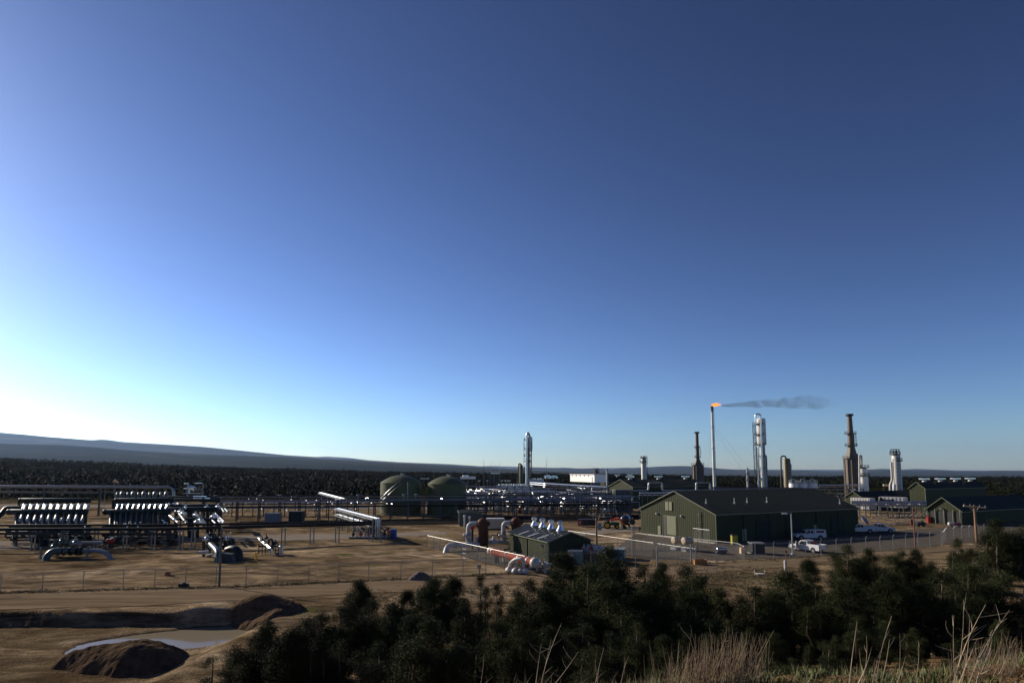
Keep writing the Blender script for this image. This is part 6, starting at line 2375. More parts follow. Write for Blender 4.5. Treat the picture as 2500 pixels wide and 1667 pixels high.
# ------------------------------------------------------------------ elevated silver lines
def line(label, pts, Y0, Y1, r, m, nposts, cat='pipe', name='elevated_pipe', second=True):
    P3 = [P(px, py, Y0 + (Y1 - Y0) * k / (len(pts) - 1)) for k, (px, py) in enumerate(pts)]
    t = thing(name, label, cat, V((P3[0].x, P3[0].y, 0)), 'silver elevated lines')
    one_pipe(t, P3, r, m, 'pipe', 10)
    if second:
        one_pipe(t, [p + V((0, .9, -.7)) for p in P3], r * .8, m, 'pipe', 8)
    for k in range(nposts):
        f = (k + .5) / nposts * (len(P3) - 1)
        i = min(int(f), len(P3) - 2)
        p = P3[i] + (P3[i + 1] - P3[i]) * (f - i)
        put_posts(t, [V((p.x, p.y + .4, 0))], p.z - r, .22, STEEL)
    return t
line('long bright silver line sloping right below the white box building', [(1295, 1178), (1330, 1180), (1482, 1189)], 262, 225, .38, ALU, 12)
line('bright silver line in front of the centre column foot', [(1178, 1193), (1235, 1197), (1360, 1199)], 232, 215, .30, ALU, 9)
line('silver line low in the process area ending near the small olive roof', [(1342, 1205), (1390, 1208), (1440, 1212)], 205, 195, .22, ALU, 5)
line('pale pipe with a square loop left of the workshop ridge', [(1500, 1197), (1583, 1197), (1584, 1178), (1616, 1178), (1617, 1197), (1700, 1197), (1700, 1178), (1733, 1178), (1734, 1196), (1935, 1195)], 215, 215, .34, GALV, 0, second=False)
line('dark line of pipes behind the workshop ridge', [(1590, 1189), (1760, 1190), (1960, 1191)], 236, 236, .25, DARKST, 14)
line('pale pipe run at roof level left of the workshop gable', [(1562, 1203), (1600, 1203), (1660, 1200)], 190, 205, .2, ALU, 6)
line('silver pipe run between looped column and white vessel', [(2000, 1184), (2060, 1183), (2100, 1183)], 245, 245, .22, ALU, 4)

# derrick like frame and aerials
Y = 240.0
t = thing('derrick_tower', 'lattice steel frame tower with a bright top beam left of the centre column', 'frame tower', at(1206, Y))
zt_ = zr(1155, Y)
for px0, px1 in ((1189, 1199), (1206, 1206), (1224, 1219)):
    mb = MB()
    mb.beam(at(px0, Y, 0), at(px1, Y, zt_), .3)
    mb.beam(at(px0, Y + 4, 0), at(px1, Y + 3, zt_), .3)
    mb.build('leg', STEEL, t)
for py in (1170, 1178, 1186, 1196):
    mb = MB()
    mb.beam(at(1194, Y, zr(py, Y)), at(1222, Y, zr(py, Y)), .18)
    mb.beam(at(1194, Y, zr(py, Y)), at(1218, Y, zr(py - 8, Y)), .12)
    mb.build('brace', STEEL, t)
mb = MB()
mb.box(at(1209, Y + 1, zt_), (mpx(20, Y), 3, .35))
mb.build('top_beam', ALU, t)
for px in (1199, 1220):
    one_pipe(t, [at(px, Y, zt_), at(px, Y, zr(1126, Y))], .07, GALV, 'aerial', 5)
for i, (px, top) in enumerate([(1181, 1112), (1334, 1115)]):
    t = thing('radio_mast', 'thin guyed mast standing %s of the centre column' % ('left' if i == 0 else 'right'), 'mast', at(px, 250), 'thin masts beside the centre column')
    mb = MB()
    mb.cyl(at(px, 250), at(px, 250, zr(1150, 250)), .16, .11, 6)
    mb.build('pole', STEEL, t)
    mb = MB()
    mb.cyl(at(px, 250, zr(1150, 250)), at(px, 250, zr(top, 250)), .08, .03, 5)
    mb.build('whip', STEEL, t)

# ------------------------------------------------------------------ process skids of the central jumble
def process_skid(px, Y, w, seed, label, bright):
    r = random.Random(seed)
    c = at(px, Y)
    t = thing('process_skid', label, 'process skid', c, 'process skids of the central plant')
    mb = MB()
    mb.box(c + V((0, 2, .2)), (w, 4.5, .3))
    mb.build('base_frame', STEEL, t)
    put_posts(t, [c + V((x, y, 0)) for x in (-w * .48, 0, w * .48) for y in (.2, 4)], r.uniform(4.2, 5.6), .22, STEEL)
    for k in range(2):
        z = r.uniform(1.4, 2.0) if k == 0 else r.uniform(3.3, 4.2)
        rr_ = r.uniform(.3, .5)
        mb = MB()
        x0 = r.uniform(-w * .45, -w * .1)
        mb.capsule(c + V((x0, 1.2 + k * 1.8, z)), c + V((x0 + w * .5, .6 + k * 1.8, z)), rr_, 12)
        mb.build('drum', r.choice([OFFWHITE, ALUDULL, PIPETEAL, PIPEGREEN]), t)
    nb = int(w * (2.4 if bright else 1.7))
    for k in range(nb):  # slanting runs lie at the angle that flashes in the sun
        x, y = r.uniform(-w / 2, w / 2), r.uniform(-.3, 4.3)
        z = r.uniform(1.2, 6.2)
        kind = r.random()
        m = r.choice([ALU, GALV, GALV, OFFWHITE, DARKST, DARKST])
        rad = r.uniform(.05, .13)
        if kind < .45:
            Lx = r.uniform(1.5, 4.5)
            one_pipe(t, [c + V((x, y, .2)), c + V((x, y, z)), c + V((x + Lx * .6, y - Lx * r.uniform(.8, 1.3), z))], rad, m, 'pipe', 7)
        elif kind < .8:
            Lx = r.uniform(1.2, 3.5)
            one_pipe(t, [c + V((x, y, z)), c + V((x + Lx * .6, y - Lx * 1.1, z)), c + V((x + Lx * .6, y - Lx * 1.1, z - r.uniform(.6, 1.1)))], rad, m, 'pipe', 7)
        else:
            valve(t, c + V((x, y, z)), (1, -.5, 0), rad * 1.2, r.choice([ALU, OFFWHITE, RED]))
    for k in range(3):
        y = r.uniform(0, 4)
        z = r.uniform(4.2, 6.0)
        one_pipe(t, [c + V((-w / 2, y, z)), c + V((w / 2, y - 1.0, z))], r.uniform(.1, .2), ALU, 'pipe', 8)
    return t
sk = [(1158, 196, 8, True), (1196, 205, 10, True), (1240, 198, 9, True), (1282, 206, 9, False), (1318, 200, 9, True), (1362, 208, 9, False), (1400, 202, 8, False),
      (1150, 222, 9, True), (1225, 226, 10, True), (1300, 232, 10, True), (1360, 228, 10, True), (1420, 230, 10, False), (1462, 206, 8, False),
      (1590, 222, 9, False), (1640, 222, 9, False), (1700, 226, 10, False)]
sk_lab = ['just right of the plain dark olive tank', 'below the lattice frame tower', 'below the broad white cooler slab', 'below the foot of the centre column', 'right of the centre column foot, in the nearer row',
          'left of the small olive roof, nearer row', 'below the white box building, nearer row', 'behind the plain olive tank in the farther row', 'left of the centre column in the farther row', 'at the centre column in the farther row',
          'left of the white box building in the farther row', 'directly under the white box building', 'left of the stone grey gabled shed', 'just left of the workshop ridge', 'behind the workshop gable peak', 'behind the workshop ridge below the slim dark heater']
for i, ((px, Y, w, b), lb) in enumerate(zip(sk, sk_lab)):
    process_skid(px, Y, w, 500 + i, 'skid of silver pipes and drums ' + lb, b)
# broad white aerial coolers
def cooler(px, py, Y, w, dep, label, tilt):
    z = zr(py, Y)
    c = at(px, Y)
    t = thing('aerial_cooler', label, 'cooler', c, 'white aerial coolers')
    M = Matrix.Rotation(tilt, 3, 'Z')
    mb = MB()
    mb.box(c + V((0, 0, z)), (w, dep, .9), M)
    mb.build('bay', WHITE, t)
    mb = MB()
    for k in range(int(w / 3)):
        p = c + M @ V((-w / 2 + 1.5 + 3 * k, 0, 0)) + V((0, 0, z + .45))
        mb2 = MB()
        mb2.lathe(p, [(1.2, 0), (1.2, .5), (1.05, .5), (1.05, .1)], 14)
        mb2.build('fan_ring', ALU, t)
    for k in range(4):
        for s in (-.45, .45):
            p = c + M @ V((-w * .45 + w * .3 * k, dep * s, 0))
            put_posts(t, [p], z - .45, .2, STEEL, 'leg')
cooler(1252, 1187, 246, 12.5, 3.5, 'broad white aerial cooler slab left of the centre column foot', -.35)
cooler(1272, 1193, 236, 9, 4, 'second white aerial cooler slab below and right of the broad one', -.35)
cooler(1310, 1172, 300, 6, 4, 'small white aerial cooler right of the centre column', -.3)
cooler(1142, 1166, 236, 5, 3, 'small bright cooler behind the plain olive tank', -.3)
# far bright roofs on the plain
for i, (px, py) in enumerate([(1341, 1165), (1356, 1166)]):
    c = at(px, 700)
    c.z = tz(c.x, 700)
    mb = MB()
    mb.prism([(-3, 0), (3, 0), (3, 2.6), (0, 3.9), (-3, 2.6)], V((c.x, c.y, zr(py + 3, 700))), V((1, .3, 0)).normalized(), V((-.3, 1, 0)).normalized(), V((0, 0, 1)), 0, 9)
    solo(mb, 'far_shed', ALU, 'tiny far metal roof flashing in the sun on the plain, %s of two' % ('left' if i == 0 else 'right'), 'shed', V((c.x, c.y, zr(py + 3, 700))), 'far metal roofs')
# row of small yard lamps behind
for i, px in enumerate((1170, 1190, 1225, 1234, 1240, 1244)):
    t = thing('yard_lamp', 'small far yard lamp behind the lattice frame tower, %s from the left' % ORD[i], 'lamp', at(px, 270), 'far yard lamps')
    one_pipe(t, [at(px, 270), at(px, 270, zr(1173, 270))], .08, STEEL, 'pole', 5)
    mb = MB()
    mb.box(at(px, 270, zr(1173, 270)), (.9, .6, .35))
    mb.build('head', ALU, t)

# ------------------------------------------------------------------ right side: rack, containers
Y = G(1250, 1262).y
t = thing('yard_pipe_rack', 'two level grey steel pipe rack beyond the workshop at the right', 'pipe rack', at(2170, Y))
z1_, z2_ = zr(1227, Y), zr(1234, Y)
px_l = [2088, 2114, 2140, 2168, 2196, 2226, 2250]
put_posts(t, [at(px, Y) for px in px_l], z1_, .24, GALV)
put_posts(t, [at(px + 11, Y + 5) for px in px_l], z1_, .24, GALV, 'rear_post')
for z in (z1_, z2_):
    for dy in (0, 5):
        mb = MB()
        mb.beam(at(2078, Y + dy, z), at(2262, Y + dy, z - .1), .22, .25)
        mb.build('beam', GALV, t)
one_pipe(t, [at(2078, Y + 1.5, z1_ + .3), at(2262, Y + 1.5, z1_ + .2)], .2, ALU, 'pipe')
one_pipe(t, [at(2078, Y + 3, z2_ + .3), at(2262, Y + 3, z2_ + .2)], .2, ALU, 'pipe')
for px in px_l:
    mb = MB()
    for z in (z1_, z2_):
        mb.beam(at(px, Y, z), at(px + 11, Y + 5, z), .18)
    mb.build('cross_beam', GALV, t)
def container(px0, px1, top, bot, Y, m, label):
    a, b = at(px0, Y + 5), at(px1, Y)
    d = (b - a)
    d.z = 0
    Lc = d.length
    d.normalize()
    nrm = V((-d.y, d.x, 0))
    t = thing('container', label, 'container', V((b.x, b.y, 0)), 'pale containers')
    z0, z1 = max(.2, zr(bot, Y)), zr(top, Y)
    mb = MB()
    mb.prism([(0, z0), (Lc, z0), (Lc, z1), (0, z1)], V((a.x, a.y, 0)), d, nrm, V((0, 0, 1)), 0, 3)
    mb.build('body', m, t)
    for k in range(7):
        mb = MB()
        s = Lc * (k + .5) / 7
        mb.prism([(s - .06, z0), (s + .06, z0), (s + .06, z1), (s - .06, z1)], V((a.x, a.y, 0)), d, nrm, V((0, 0, 1)), -.08, -.01)
        mb.build('rib', m, t)
    mb = MB()
    mb.prism([(Lc * .78, z0), (Lc * .92, z0), (Lc * .92, z0 + 2), (Lc * .78, z0 + 2)], V((a.x, a.y, 0)), d, nrm, V((0, 0, 1)), -.06, -.005)
    mb.build('door', GREYBOX, t)
container(2078, 2125, 1216, 1244, 192, OFFWHITE, 'pale ribbed container under the low green shed gable')
container(2147, 2212, 1214, 1240, 190, OFFWHITE, 'long pale ribbed container with a dark pipe across it')
t = thing('cross_pipe', 'dark pipe with a hook end lying before the long pale container', 'pipe', at(2165, 186))
one_pipe(t, [at(2148, 186, 0), at(2148, 186, zr(1214, 186)), at(2157, 186, zr(1222, 186)), at(2178, 186, zr(1222, 186)), at(2182, 186, zr(1220, 186))], .35, DARKST, 'pipe', 9, .8)
t = thing('separator_drum', 'white round drum end with substation frames behind the office shed', 'drum', at(2361, 235))
mb = MB()
mb.capsule(P(2359, 1206, 235), P(2366, 1206, 243), .95, 16)
mb.build('drum', OFFWHITE, t)
put_posts(t, [at(2361, 236)], zr(1208, 235), .3, STEEL)
t = thing('substation_frame', 'grey substation gantry with small lamps behind the office shed', 'substation', at(2375, 245))
for px in (2342, 2358, 2374, 2390):
    put_posts(t, [at(px, 245)], zr(1190 + abs(px - 2366) * .1, 245), .16, GALV)
for py in (1199, 1203):
    mb = MB()
    mb.beam(at(2340, 245, zr(py, 245)), at(2392, 245, zr(py, 245)), .14)
    mb.build('beam', GALV, t)
for px in (2368, 2384):
    mb = MB()
    mb.box(at(px, 246, zr(1205, 245) / 2 + .4), (2.0, 2, zr(1202, 245) + .4))
    mb.build('transformer', GREYBOX, t)

# ------------------------------------------------------------------ buried line valve stations in the dirt yard
t = thing('valve_station', 'dark green valve station with a big elbow diving into the dirt at left', 'valve station', G(150, 1362))
Y = G(1250, 1365).y
one_pipe(t, [at(111, Y - 1.2, -.5), at(114, Y - .6, zr(1356, Y)), at(127, Y, zr(1346, Y)), at(150, Y + .5, zr(1345, Y)), at(196, Y + 1, zr(1346, Y))], .46, PIPETEAL, 'elbow_pipe', 16, 1.6)
one_pipe(t, [at(190, Y + 1, zr(1346, Y)), at(240, Y + 1.3, zr(1346, Y)), at(262, Y + 1, zr(1352, Y)), at(276, Y, -.4)], .30, GREYBOX, 'pipe', 14, 1.2)
one_pipe(t, [at(196, Y + 6, zr(1324, Y + 6)), at(250, Y + 6, zr(1324, Y + 6))], .2, GREYBOX, 'pipe', 12)
for px in (141, 156, 172, 188, 195):
    mb = MB()
    mb.cyl(at(px, Y + .6, zr(1346, Y)), at(px + 2.5, Y + .6, zr(1346, Y)), .62, n=18)
    mb.build('flange', PIPEGREEN, t)
for px, py, r in ((133, 1336, .34), (152, 1324, .36), (165, 1345, .3), (184, 1326, .3)):
    valve(t, P(px, py, Y + 3), (1, 0, 0), r, PIPETEAL if px != 184 else GALV)
one_pipe(t, [P(126, 1318, Y + 4), P(126, 1352, Y + 4)], .34, PIPEGREEN, 'riser', 10)
one_pipe(t, [P(132, 1318, Y + 4), P(132, 1352, Y + 4)], .3, PIPEGREEN, 'riser', 10)
one_pipe(t, [P(128, 1330, Y + 4), P(160, 1332, Y + 4), P(200, 1333, Y + 4)], .25, PIPEGREEN, 'pipe', 10)
one_pipe(t, [P(150, 1320, Y + 4), P(154, 1307, Y + 4)], .06, GALV, 'stem', 6)
for px in (98, 212):
    put_posts(t, [at(px, Y + 1)], 1.6, .2, GALV, 'guard_post')
t = thing('red_actuator_valve', 'red valve actuator at the green weeds right of the left valve station', 'valve', G(267, 1338))
q = G(267, 1338)
one_pipe(t, [q, q + V((0, 0, .9))], .2, DARKST, 'stand', 10)
mb = MB()
mb.capsule(q + V((-.3, 0, 1.15)), q + V((.5, .2, 1.3)), .42, 14)
mb.build('actuator', RED, t)
mb = MB()
mb.cyl(q + V((.1, -.1, 1.4)), q + V((.7, -.2, 1.75)), .16, n=8)
mb.build('gear_head', WHITE, t)
handwheel(t, q + V((-.5, -.3, 1.1)), (-1, -.6, 0), .35)
q = G(10, 1342)
t = thing('buried_valve', 'dark valve with bright cap at the extreme left of the gravel road', 'valve', q)
one_pipe(t, [q + V((3.2, 4, 0)), q + V((2.6, 4, 2.2)), q + V((1.2, 4, 1.0))], .35, PIPEGREEN, 'pipe', 12, .6)
valve(t, q + V((2.6, 4, 2.0)), (1, 0, 0), .22, PIPETEAL)
mb = MB()
mb.box(q + V((4, 5, .5)), (2.4, 1.2, 1.0))
mb.build('plinth', DARKST, t)

def station2():
    q = G(540, 1372)
    Y = q.y
    t = thing('valve_station', 'dark valve station with grey green elbow behind the steel pole', 'valve station', q)
    one_pipe(t, [P(505, 1315, Y + 8), P(512, 1326, Y + 6), P(529, 1343, Y + 1), P(534, 1356, Y), at(535, Y - .2, -.3)], .42, PIPETEAL, 'elbow_pipe', 14, 1.6)
    one_pipe(t, [at(528, Y, -.3), at(528, Y, 1.0), at(550, Y + 1, 1.0)], .3, PIPETEAL, 'pipe', 10)
    mb = MB()
    mb.prism([(-1.3, 0), (1.4, 0), (1.1, 1.1), (-1.0, 1.3)], at(544, Y), V((1, 0, 0)), V((0, 1, 0)), V((0, 0, 1)), 0, 1.2)
    mb.build('shroud', mat('dark blue steel', (.03, .045, .06), .5), t)
    one_pipe(t, [at(555, Y + 3, 1.2), at(570, Y + 2.5, 1.6), at(583, Y + 2, 1.2), at(585, Y + 2, -.3)], .55, PIPEGREEN, 'elbow_pipe', 14, 1.4)
    for px, py in ((505, 1316), (520, 1316), (540, 1315), (556, 1316), (560, 1330), (548, 1333)):
        valve(t, P(px, py, Y + 6), (1, 0, 0), .26, ALU if px in (505, 556) else PIPEGREEN)
    for px in (497, 512, 560, 570):
        one_pipe(t, [at(px, Y + 6, 0), P(px, 1314, Y + 6)], .2, DARKST, 'riser', 8)
    one_pipe(t, [P(500, 1318, Y + 6), P(566, 1317, Y + 6)], .28, PIPEGREEN, 'header', 10)
    one_pipe(t, [P(486, 1349, Y + 2), P(510, 1347, Y + 2)], .26, OFFWHITE, 'pipe', 10)
    one_pipe(t, [P(505, 1356, Y + 1), P(520, 1352, Y + 1)], .14, OFFWHITE, 'pipe', 8)
    return t
station2()
def station3():
    q = G(660, 1356)
    Y = q.y
    t = thing('meter_run', 'small silver meter run with looped pipe in the middle of the dirt yard', 'meter run', q)
    one_pipe(t, [P(632, 1314, Y + 6), P(661, 1338, Y), P(662, 1340, Y), at(663, Y, 0)], .17, ALU, 'pipe', 10, .3)
    one_pipe(t, [P(634, 1318, Y + 5), P(658, 1340, Y + .5)], .2, PIPEGREEN, 'pipe', 10)
    one_pipe(t, [at(684, Y + .3, 0), P(684, 1333, Y + .3), P(689, 1333, Y + .3), at(689, Y + .3, 0)], .16, ALU, 'hoop', 10, .4)
    one_pipe(t, [at(655, Y + 3, .6), P(656, 1316, Y + 3), P(665, 1316, Y + 3), at(666, Y + 3, .6)], .16, DARKST, 'loop_pipe', 10, .7)
    one_pipe(t, [P(632, 1333, Y + 2), P(690, 1333, Y + 1)], .14, PIPEGREEN, 'pipe', 8)
    for px, py in ((640, 1318), (650, 1312), (673, 1325), (668, 1330), (646, 1328)):
        valve(t, P(px, py, Y + 3), (1, -.5, 0), .14, DARKST)
    for px in (632, 640, 648, 672, 680):
        one_pipe(t, [at(px, Y + 2, 0), P(px, 1326, Y + 2)], .07, DARKST, 'stand', 6)
station3()
for i, px in enumerate((622.5, 627)):
    q = G(px, 1370)
    mb = MB()
    mb.cyl(q, q + V((0, 0, 1.25)), .085, n=10)
    mb.lathe(q + V((0, 0, 1.25)), [(.085, 0), (.06, .05), (.01, .08)], 10)
    solo(mb, 'bollard', YELLOW, 'yellow bollard in the dirt yard, %s of the close pair' % ('left' if i == 0 else 'right'), 'bollard', q, 'yellow bollards')
for i, (px, py) in enumerate([(409, 1404), (448, 1434)]):
    q = G(px, py)
    mb = MB()
    mb.box(q + V((0, 0, .2)), (.5 + i * .5, .4, .4 + i * .1))
    mb.box(q + V((.05, 0, .43 + i * .1)), (.3, .3, .1))
    solo(mb, 'ground_box', mat('rusty orange box', (.35, .10, .03), .7) if i == 0 else DARKST, ['small rusty orange box lying in the dirt behind the road fence', 'dark low box in the weeds at the road fence'][i], 'box', q)

# ------------------------------------------------------------------ poles
def pole(px, bot, top, m, label, arm=None, r=.15, transformer=False):
    q = G(px, bot)
    Y = q.y
    zt_ = zr(top, Y)
    t = thing('utility_pole', label, 'pole', q)
    mb = MB()
    mb.cyl(q - V((0, 0, .3)), V((q.x, q.y, zt_)), r * 1.15, r * .8, 12)
    mb.build('shaft', m, t)
    if arm:
        w, dz = arm
        mb = MB()
        a, b = V((q.x - w * .5, Y + w * .12, zt_ - dz + .05)), V((q.x + w * .55, Y - w * .12, zt_ - dz - .25))
        mb.beam(a, b, .2, .22)
        c = mb.build('crossarm', WOODLT, t)
        for s in (-1, 1):
            mb = MB()
            mb.beam(V((q.x + s * w * .28, Y, zt_ - dz - .05)), V((q.x, Y - .1, zt_ - dz - 1.1)), .06)
            mb.build('arm_brace', WOODLT, t)
        for f in (.04, .3, .72, .97):
            mb = MB()
            p = a + (b - a) * f
            mb.lathe(p + V((0, 0, .1)), [(.05, 0), (.1, .08), (.07, .14), (.1, .2), (.03, .28)], 8)
            mb.build('insulator', GREYBOX, c)
    if transformer:
        mb = MB()
        mb.lathe(V((q.x + .5, Y - .1, zt_ - 2.6)), [(.2, 0), (.3, .05), (.3, .95), (.22, 1.05), (.05, 1.1)], 12)
        mb.build('transformer', GREYBOX, t)
    return t
pole(535, 1431, 1286, mat('dark steel pole', (.09, .10, .10), .4, .5), 'bare dark steel pole standing by the road fence at left', r=.11)
pole(1457, 1350, 1252, WOOD, 'wooden utility pole with sunlit crossarm in front of the tractor', (mpx(36, 96), .35), .15, True)
pole(2385, 1324, 1232, WOOD, 'reddish brown wooden utility pole with crossarm at the right', (mpx(46, 110), .25), .2)
pole(2235, 1338, 1238, mat('red brown pole', (.16, .06, .045), .8), 'thin reddish pole without crossarm beyond the parked pickups', r=.1)
q = G(1936, 1357)
t = thing('lamp_post', 'tall grey lamp post with a short arm before the workshop side', 'lamp post', q)
zt_ = zr(1253, q.y)
mb = MB()
mb.cyl(q, V((q.x, q.y, zt_)), .14, .09, 10)
mb.build('post', GALV, t)
mb = MB()
mb.cyl(V((q.x, q.y, zt_ - .1)), V((q.x - .8, q.y, zt_)), .05, n=6)
mb.build('arm', GALV, t)
mb = MB()
mb.box(V((q.x - 1.0, q.y, zt_)), (.7, .4, .2))
mb.build('lamp_head', ALU, t)
mb = MB()
mb.lathe(q, [(.3, 0), (.3, .4), (.2, .45)], 12)
mb.build('footing', CONC, t)
# slim lattice mast with loudspeaker
q = G(1546, 1358)
t = thing('lattice_mast', 'slim pale lattice mast with a dark loudspeaker at its top', 'mast', q)
zt_ = zr(1279, q.y)
w = .55
for k in range(3):
    a = 2 * math.pi * k / 3
    p = q + V((w * .5 * math.cos(a), w * .5 * math.sin(a), 0))
    one_pipe(t, [p, p + V((0, 0, zt_))], .03, GALV, 'leg', 5)
mb = MB()
for k in range(14):
    for j in range(3):
        a, b = 2 * math.pi * j / 3, 2 * math.pi * (j + 1) / 3
        z0, z1 = zt_ * k / 14, zt_ * (k + 1) / 14
        mb.cyl(q + V((w * .5 * math.cos(a), w * .5 * math.sin(a), z0)), q + V((w * .5 * math.cos(b), w * .5 * math.sin(b), z1)), .018, n=4, caps=False)
mb.build('lacing', GALV, t)
mb = MB()
mb.lathe(q + V((0, .1, zt_ + .3)), [(.15, 0), (.2, .25), (.42, .5), (.4, .5)], 14, (-.2, -1, .1))
mb.build('speaker', BLACK, t)
one_pipe(t, [q + V((0, 0, zt_)), q + V((0, 0, zt_ + 1.0))], .03, GALV, 'mast_tip', 5)

# ------------------------------------------------------------------ fuel drums on stands
for i, (px, py) in enumerate([(1653, 1342), (1678, 1345)]):
    q = G(px, py)
    Y = q.y
    t = thing('fuel_drum', 'tan horizontal fuel drum on a tall stand, %s of the two by the workshop' % ('left' if i == 0 else 'right'), 'fuel tank', q, 'fuel drums on stands')
    z = zr(1318 + 1.2 * i, Y)
    mb = MB()
    d = V((.88, .48, 0)).normalized()
    mb.capsule(q + V((0, 0, z)) - d * .75, q + V((0, 0, z)) + d * .85, .52, 18, .12)
    mb.build('drum', TAN, t)
    for sx in (-.55, .55):
        for sy in (-.35, .35):
            p = q + d * sx + V((-d.y, d.x, 0)) * sy
            one_pipe(t, [p, V((p.x, p.y, z - .35))], .035, STEEL, 'leg', 5)
    mb = MB()
    mb.box(q + V((0, 0, .25)), (1.7, 1.2, .5), Matrix.Rotation(.5, 3, 'Z'))
    mb.build('spill_tray', GALV, t)
    mb = MB()
    mb.cyl(q + V((0, 0, z + .5)), q + V((0, 0, z + .72)), .09, n=8)
    mb.build('filler_cap', DARKST, t)
q = G(1709, 1378)
t = thing('orange_crate', 'open orange brown crate beside the compound fence corner', 'crate', q)
for dx, dy, sx, sy in ((0, -.5, 1.6, .08), (0, .5, 1.6, .08), (-.8, 0, .08, 1.0), (.8, 0, .08, 1.0)):
    mb = MB()
    mb.box(q + V((dx, dy, .35)), (sx, sy, .7))
    mb.build('side_panel', mat('orange brown boards', (.38, .17, .05), .8), t)
mb = MB()
mb.box(q + V((0, 0, .08)), (1.5, .95, .1))
mb.build('bottom_panel', mat('orange brown boards', (.38, .17, .05), .8), t)

# ------------------------------------------------------------------ things along the workshop side
q = G(1793, 1329)
t = thing('yellow_bin', 'yellow green wheeled bin at the shaded workshop corner', 'bin', q)
mb = MB()
mb.box(q + V((0, 0, .85)), (.95, .9, 1.5))
mb.build('body', mat('yellow green plastic', (.30, .28, .03), .5), t)
mb = MB()
mb.box(q + V((0, -.02, 1.65)), (1.05, 1.0, .12))
mb.build('lid', DARKST, t)
for s in (-.35, .35):
    mb = MB()
    mb.cyl(q + V((s, -.5, .15)), q + V((s + .1, -.5, .15)), .15, n=10)
    mb.build('wheel', RUBBER, t)
mb = MB()
mb.box(q + V((-.1, -.475, 1.0)), (.2, .03, .5))
mb.build('sticker', YELLOW, t)
cabinet(1838, 1868, 1327, 1353, 1.8, DARKST, 'dumpster', 'black dumpster with a sloping lid on the yard edge', 'dumpster', GREYBOX)
for i, (x0, x1, tp, bt) in enumerate([(1810, 1819, 1337, 1352), (1833, 1841, 1340, 1350)]):
    q = G((x0 + x1) / 2, bt)
    mb = MB()
    wdt = mpx(x1 - x0, q.y)
    h = zr(tp, q.y)
    mb.box(q + V((0, .4, h * .3)), (wdt, .8, h * .6))
    mb.box(q + V((-wdt * .2, .4, h * .8)), (wdt * .55, .7, h * .4))
    solo(mb, 'concrete_block', mat('orange lit concrete', (.50, .33, .20), .9), 'stepped tan concrete block left of the black dumpster, the %s one' % ('farther' if i == 0 else 'nearer'), 'concrete block', q, 'tan concrete blocks')  # warm sunlight put into the block colour
q = G(1760, 1352)
t = thing('small_pump', 'small silver pump engine lying inside the yard fence', 'pump', q)
mb = MB()
mb.box(q + V((0, 0, .25)), (1.5, .8, .2))
mb.build('base', STEEL, t)
mb = MB()
mb.capsule(q + V((-.5, 0, .7)), q + V((.3, 0, .7)), .32, 12)
mb.build('motor', ALU, t)
mb = MB()
mb.lathe(q + V((.65, .15, .6)), [(.35, 0), (.4, .1), (.4, .2), (.2, .3)], 12, (0, -1, 0))
mb.build('pump_casing', GALV, t)

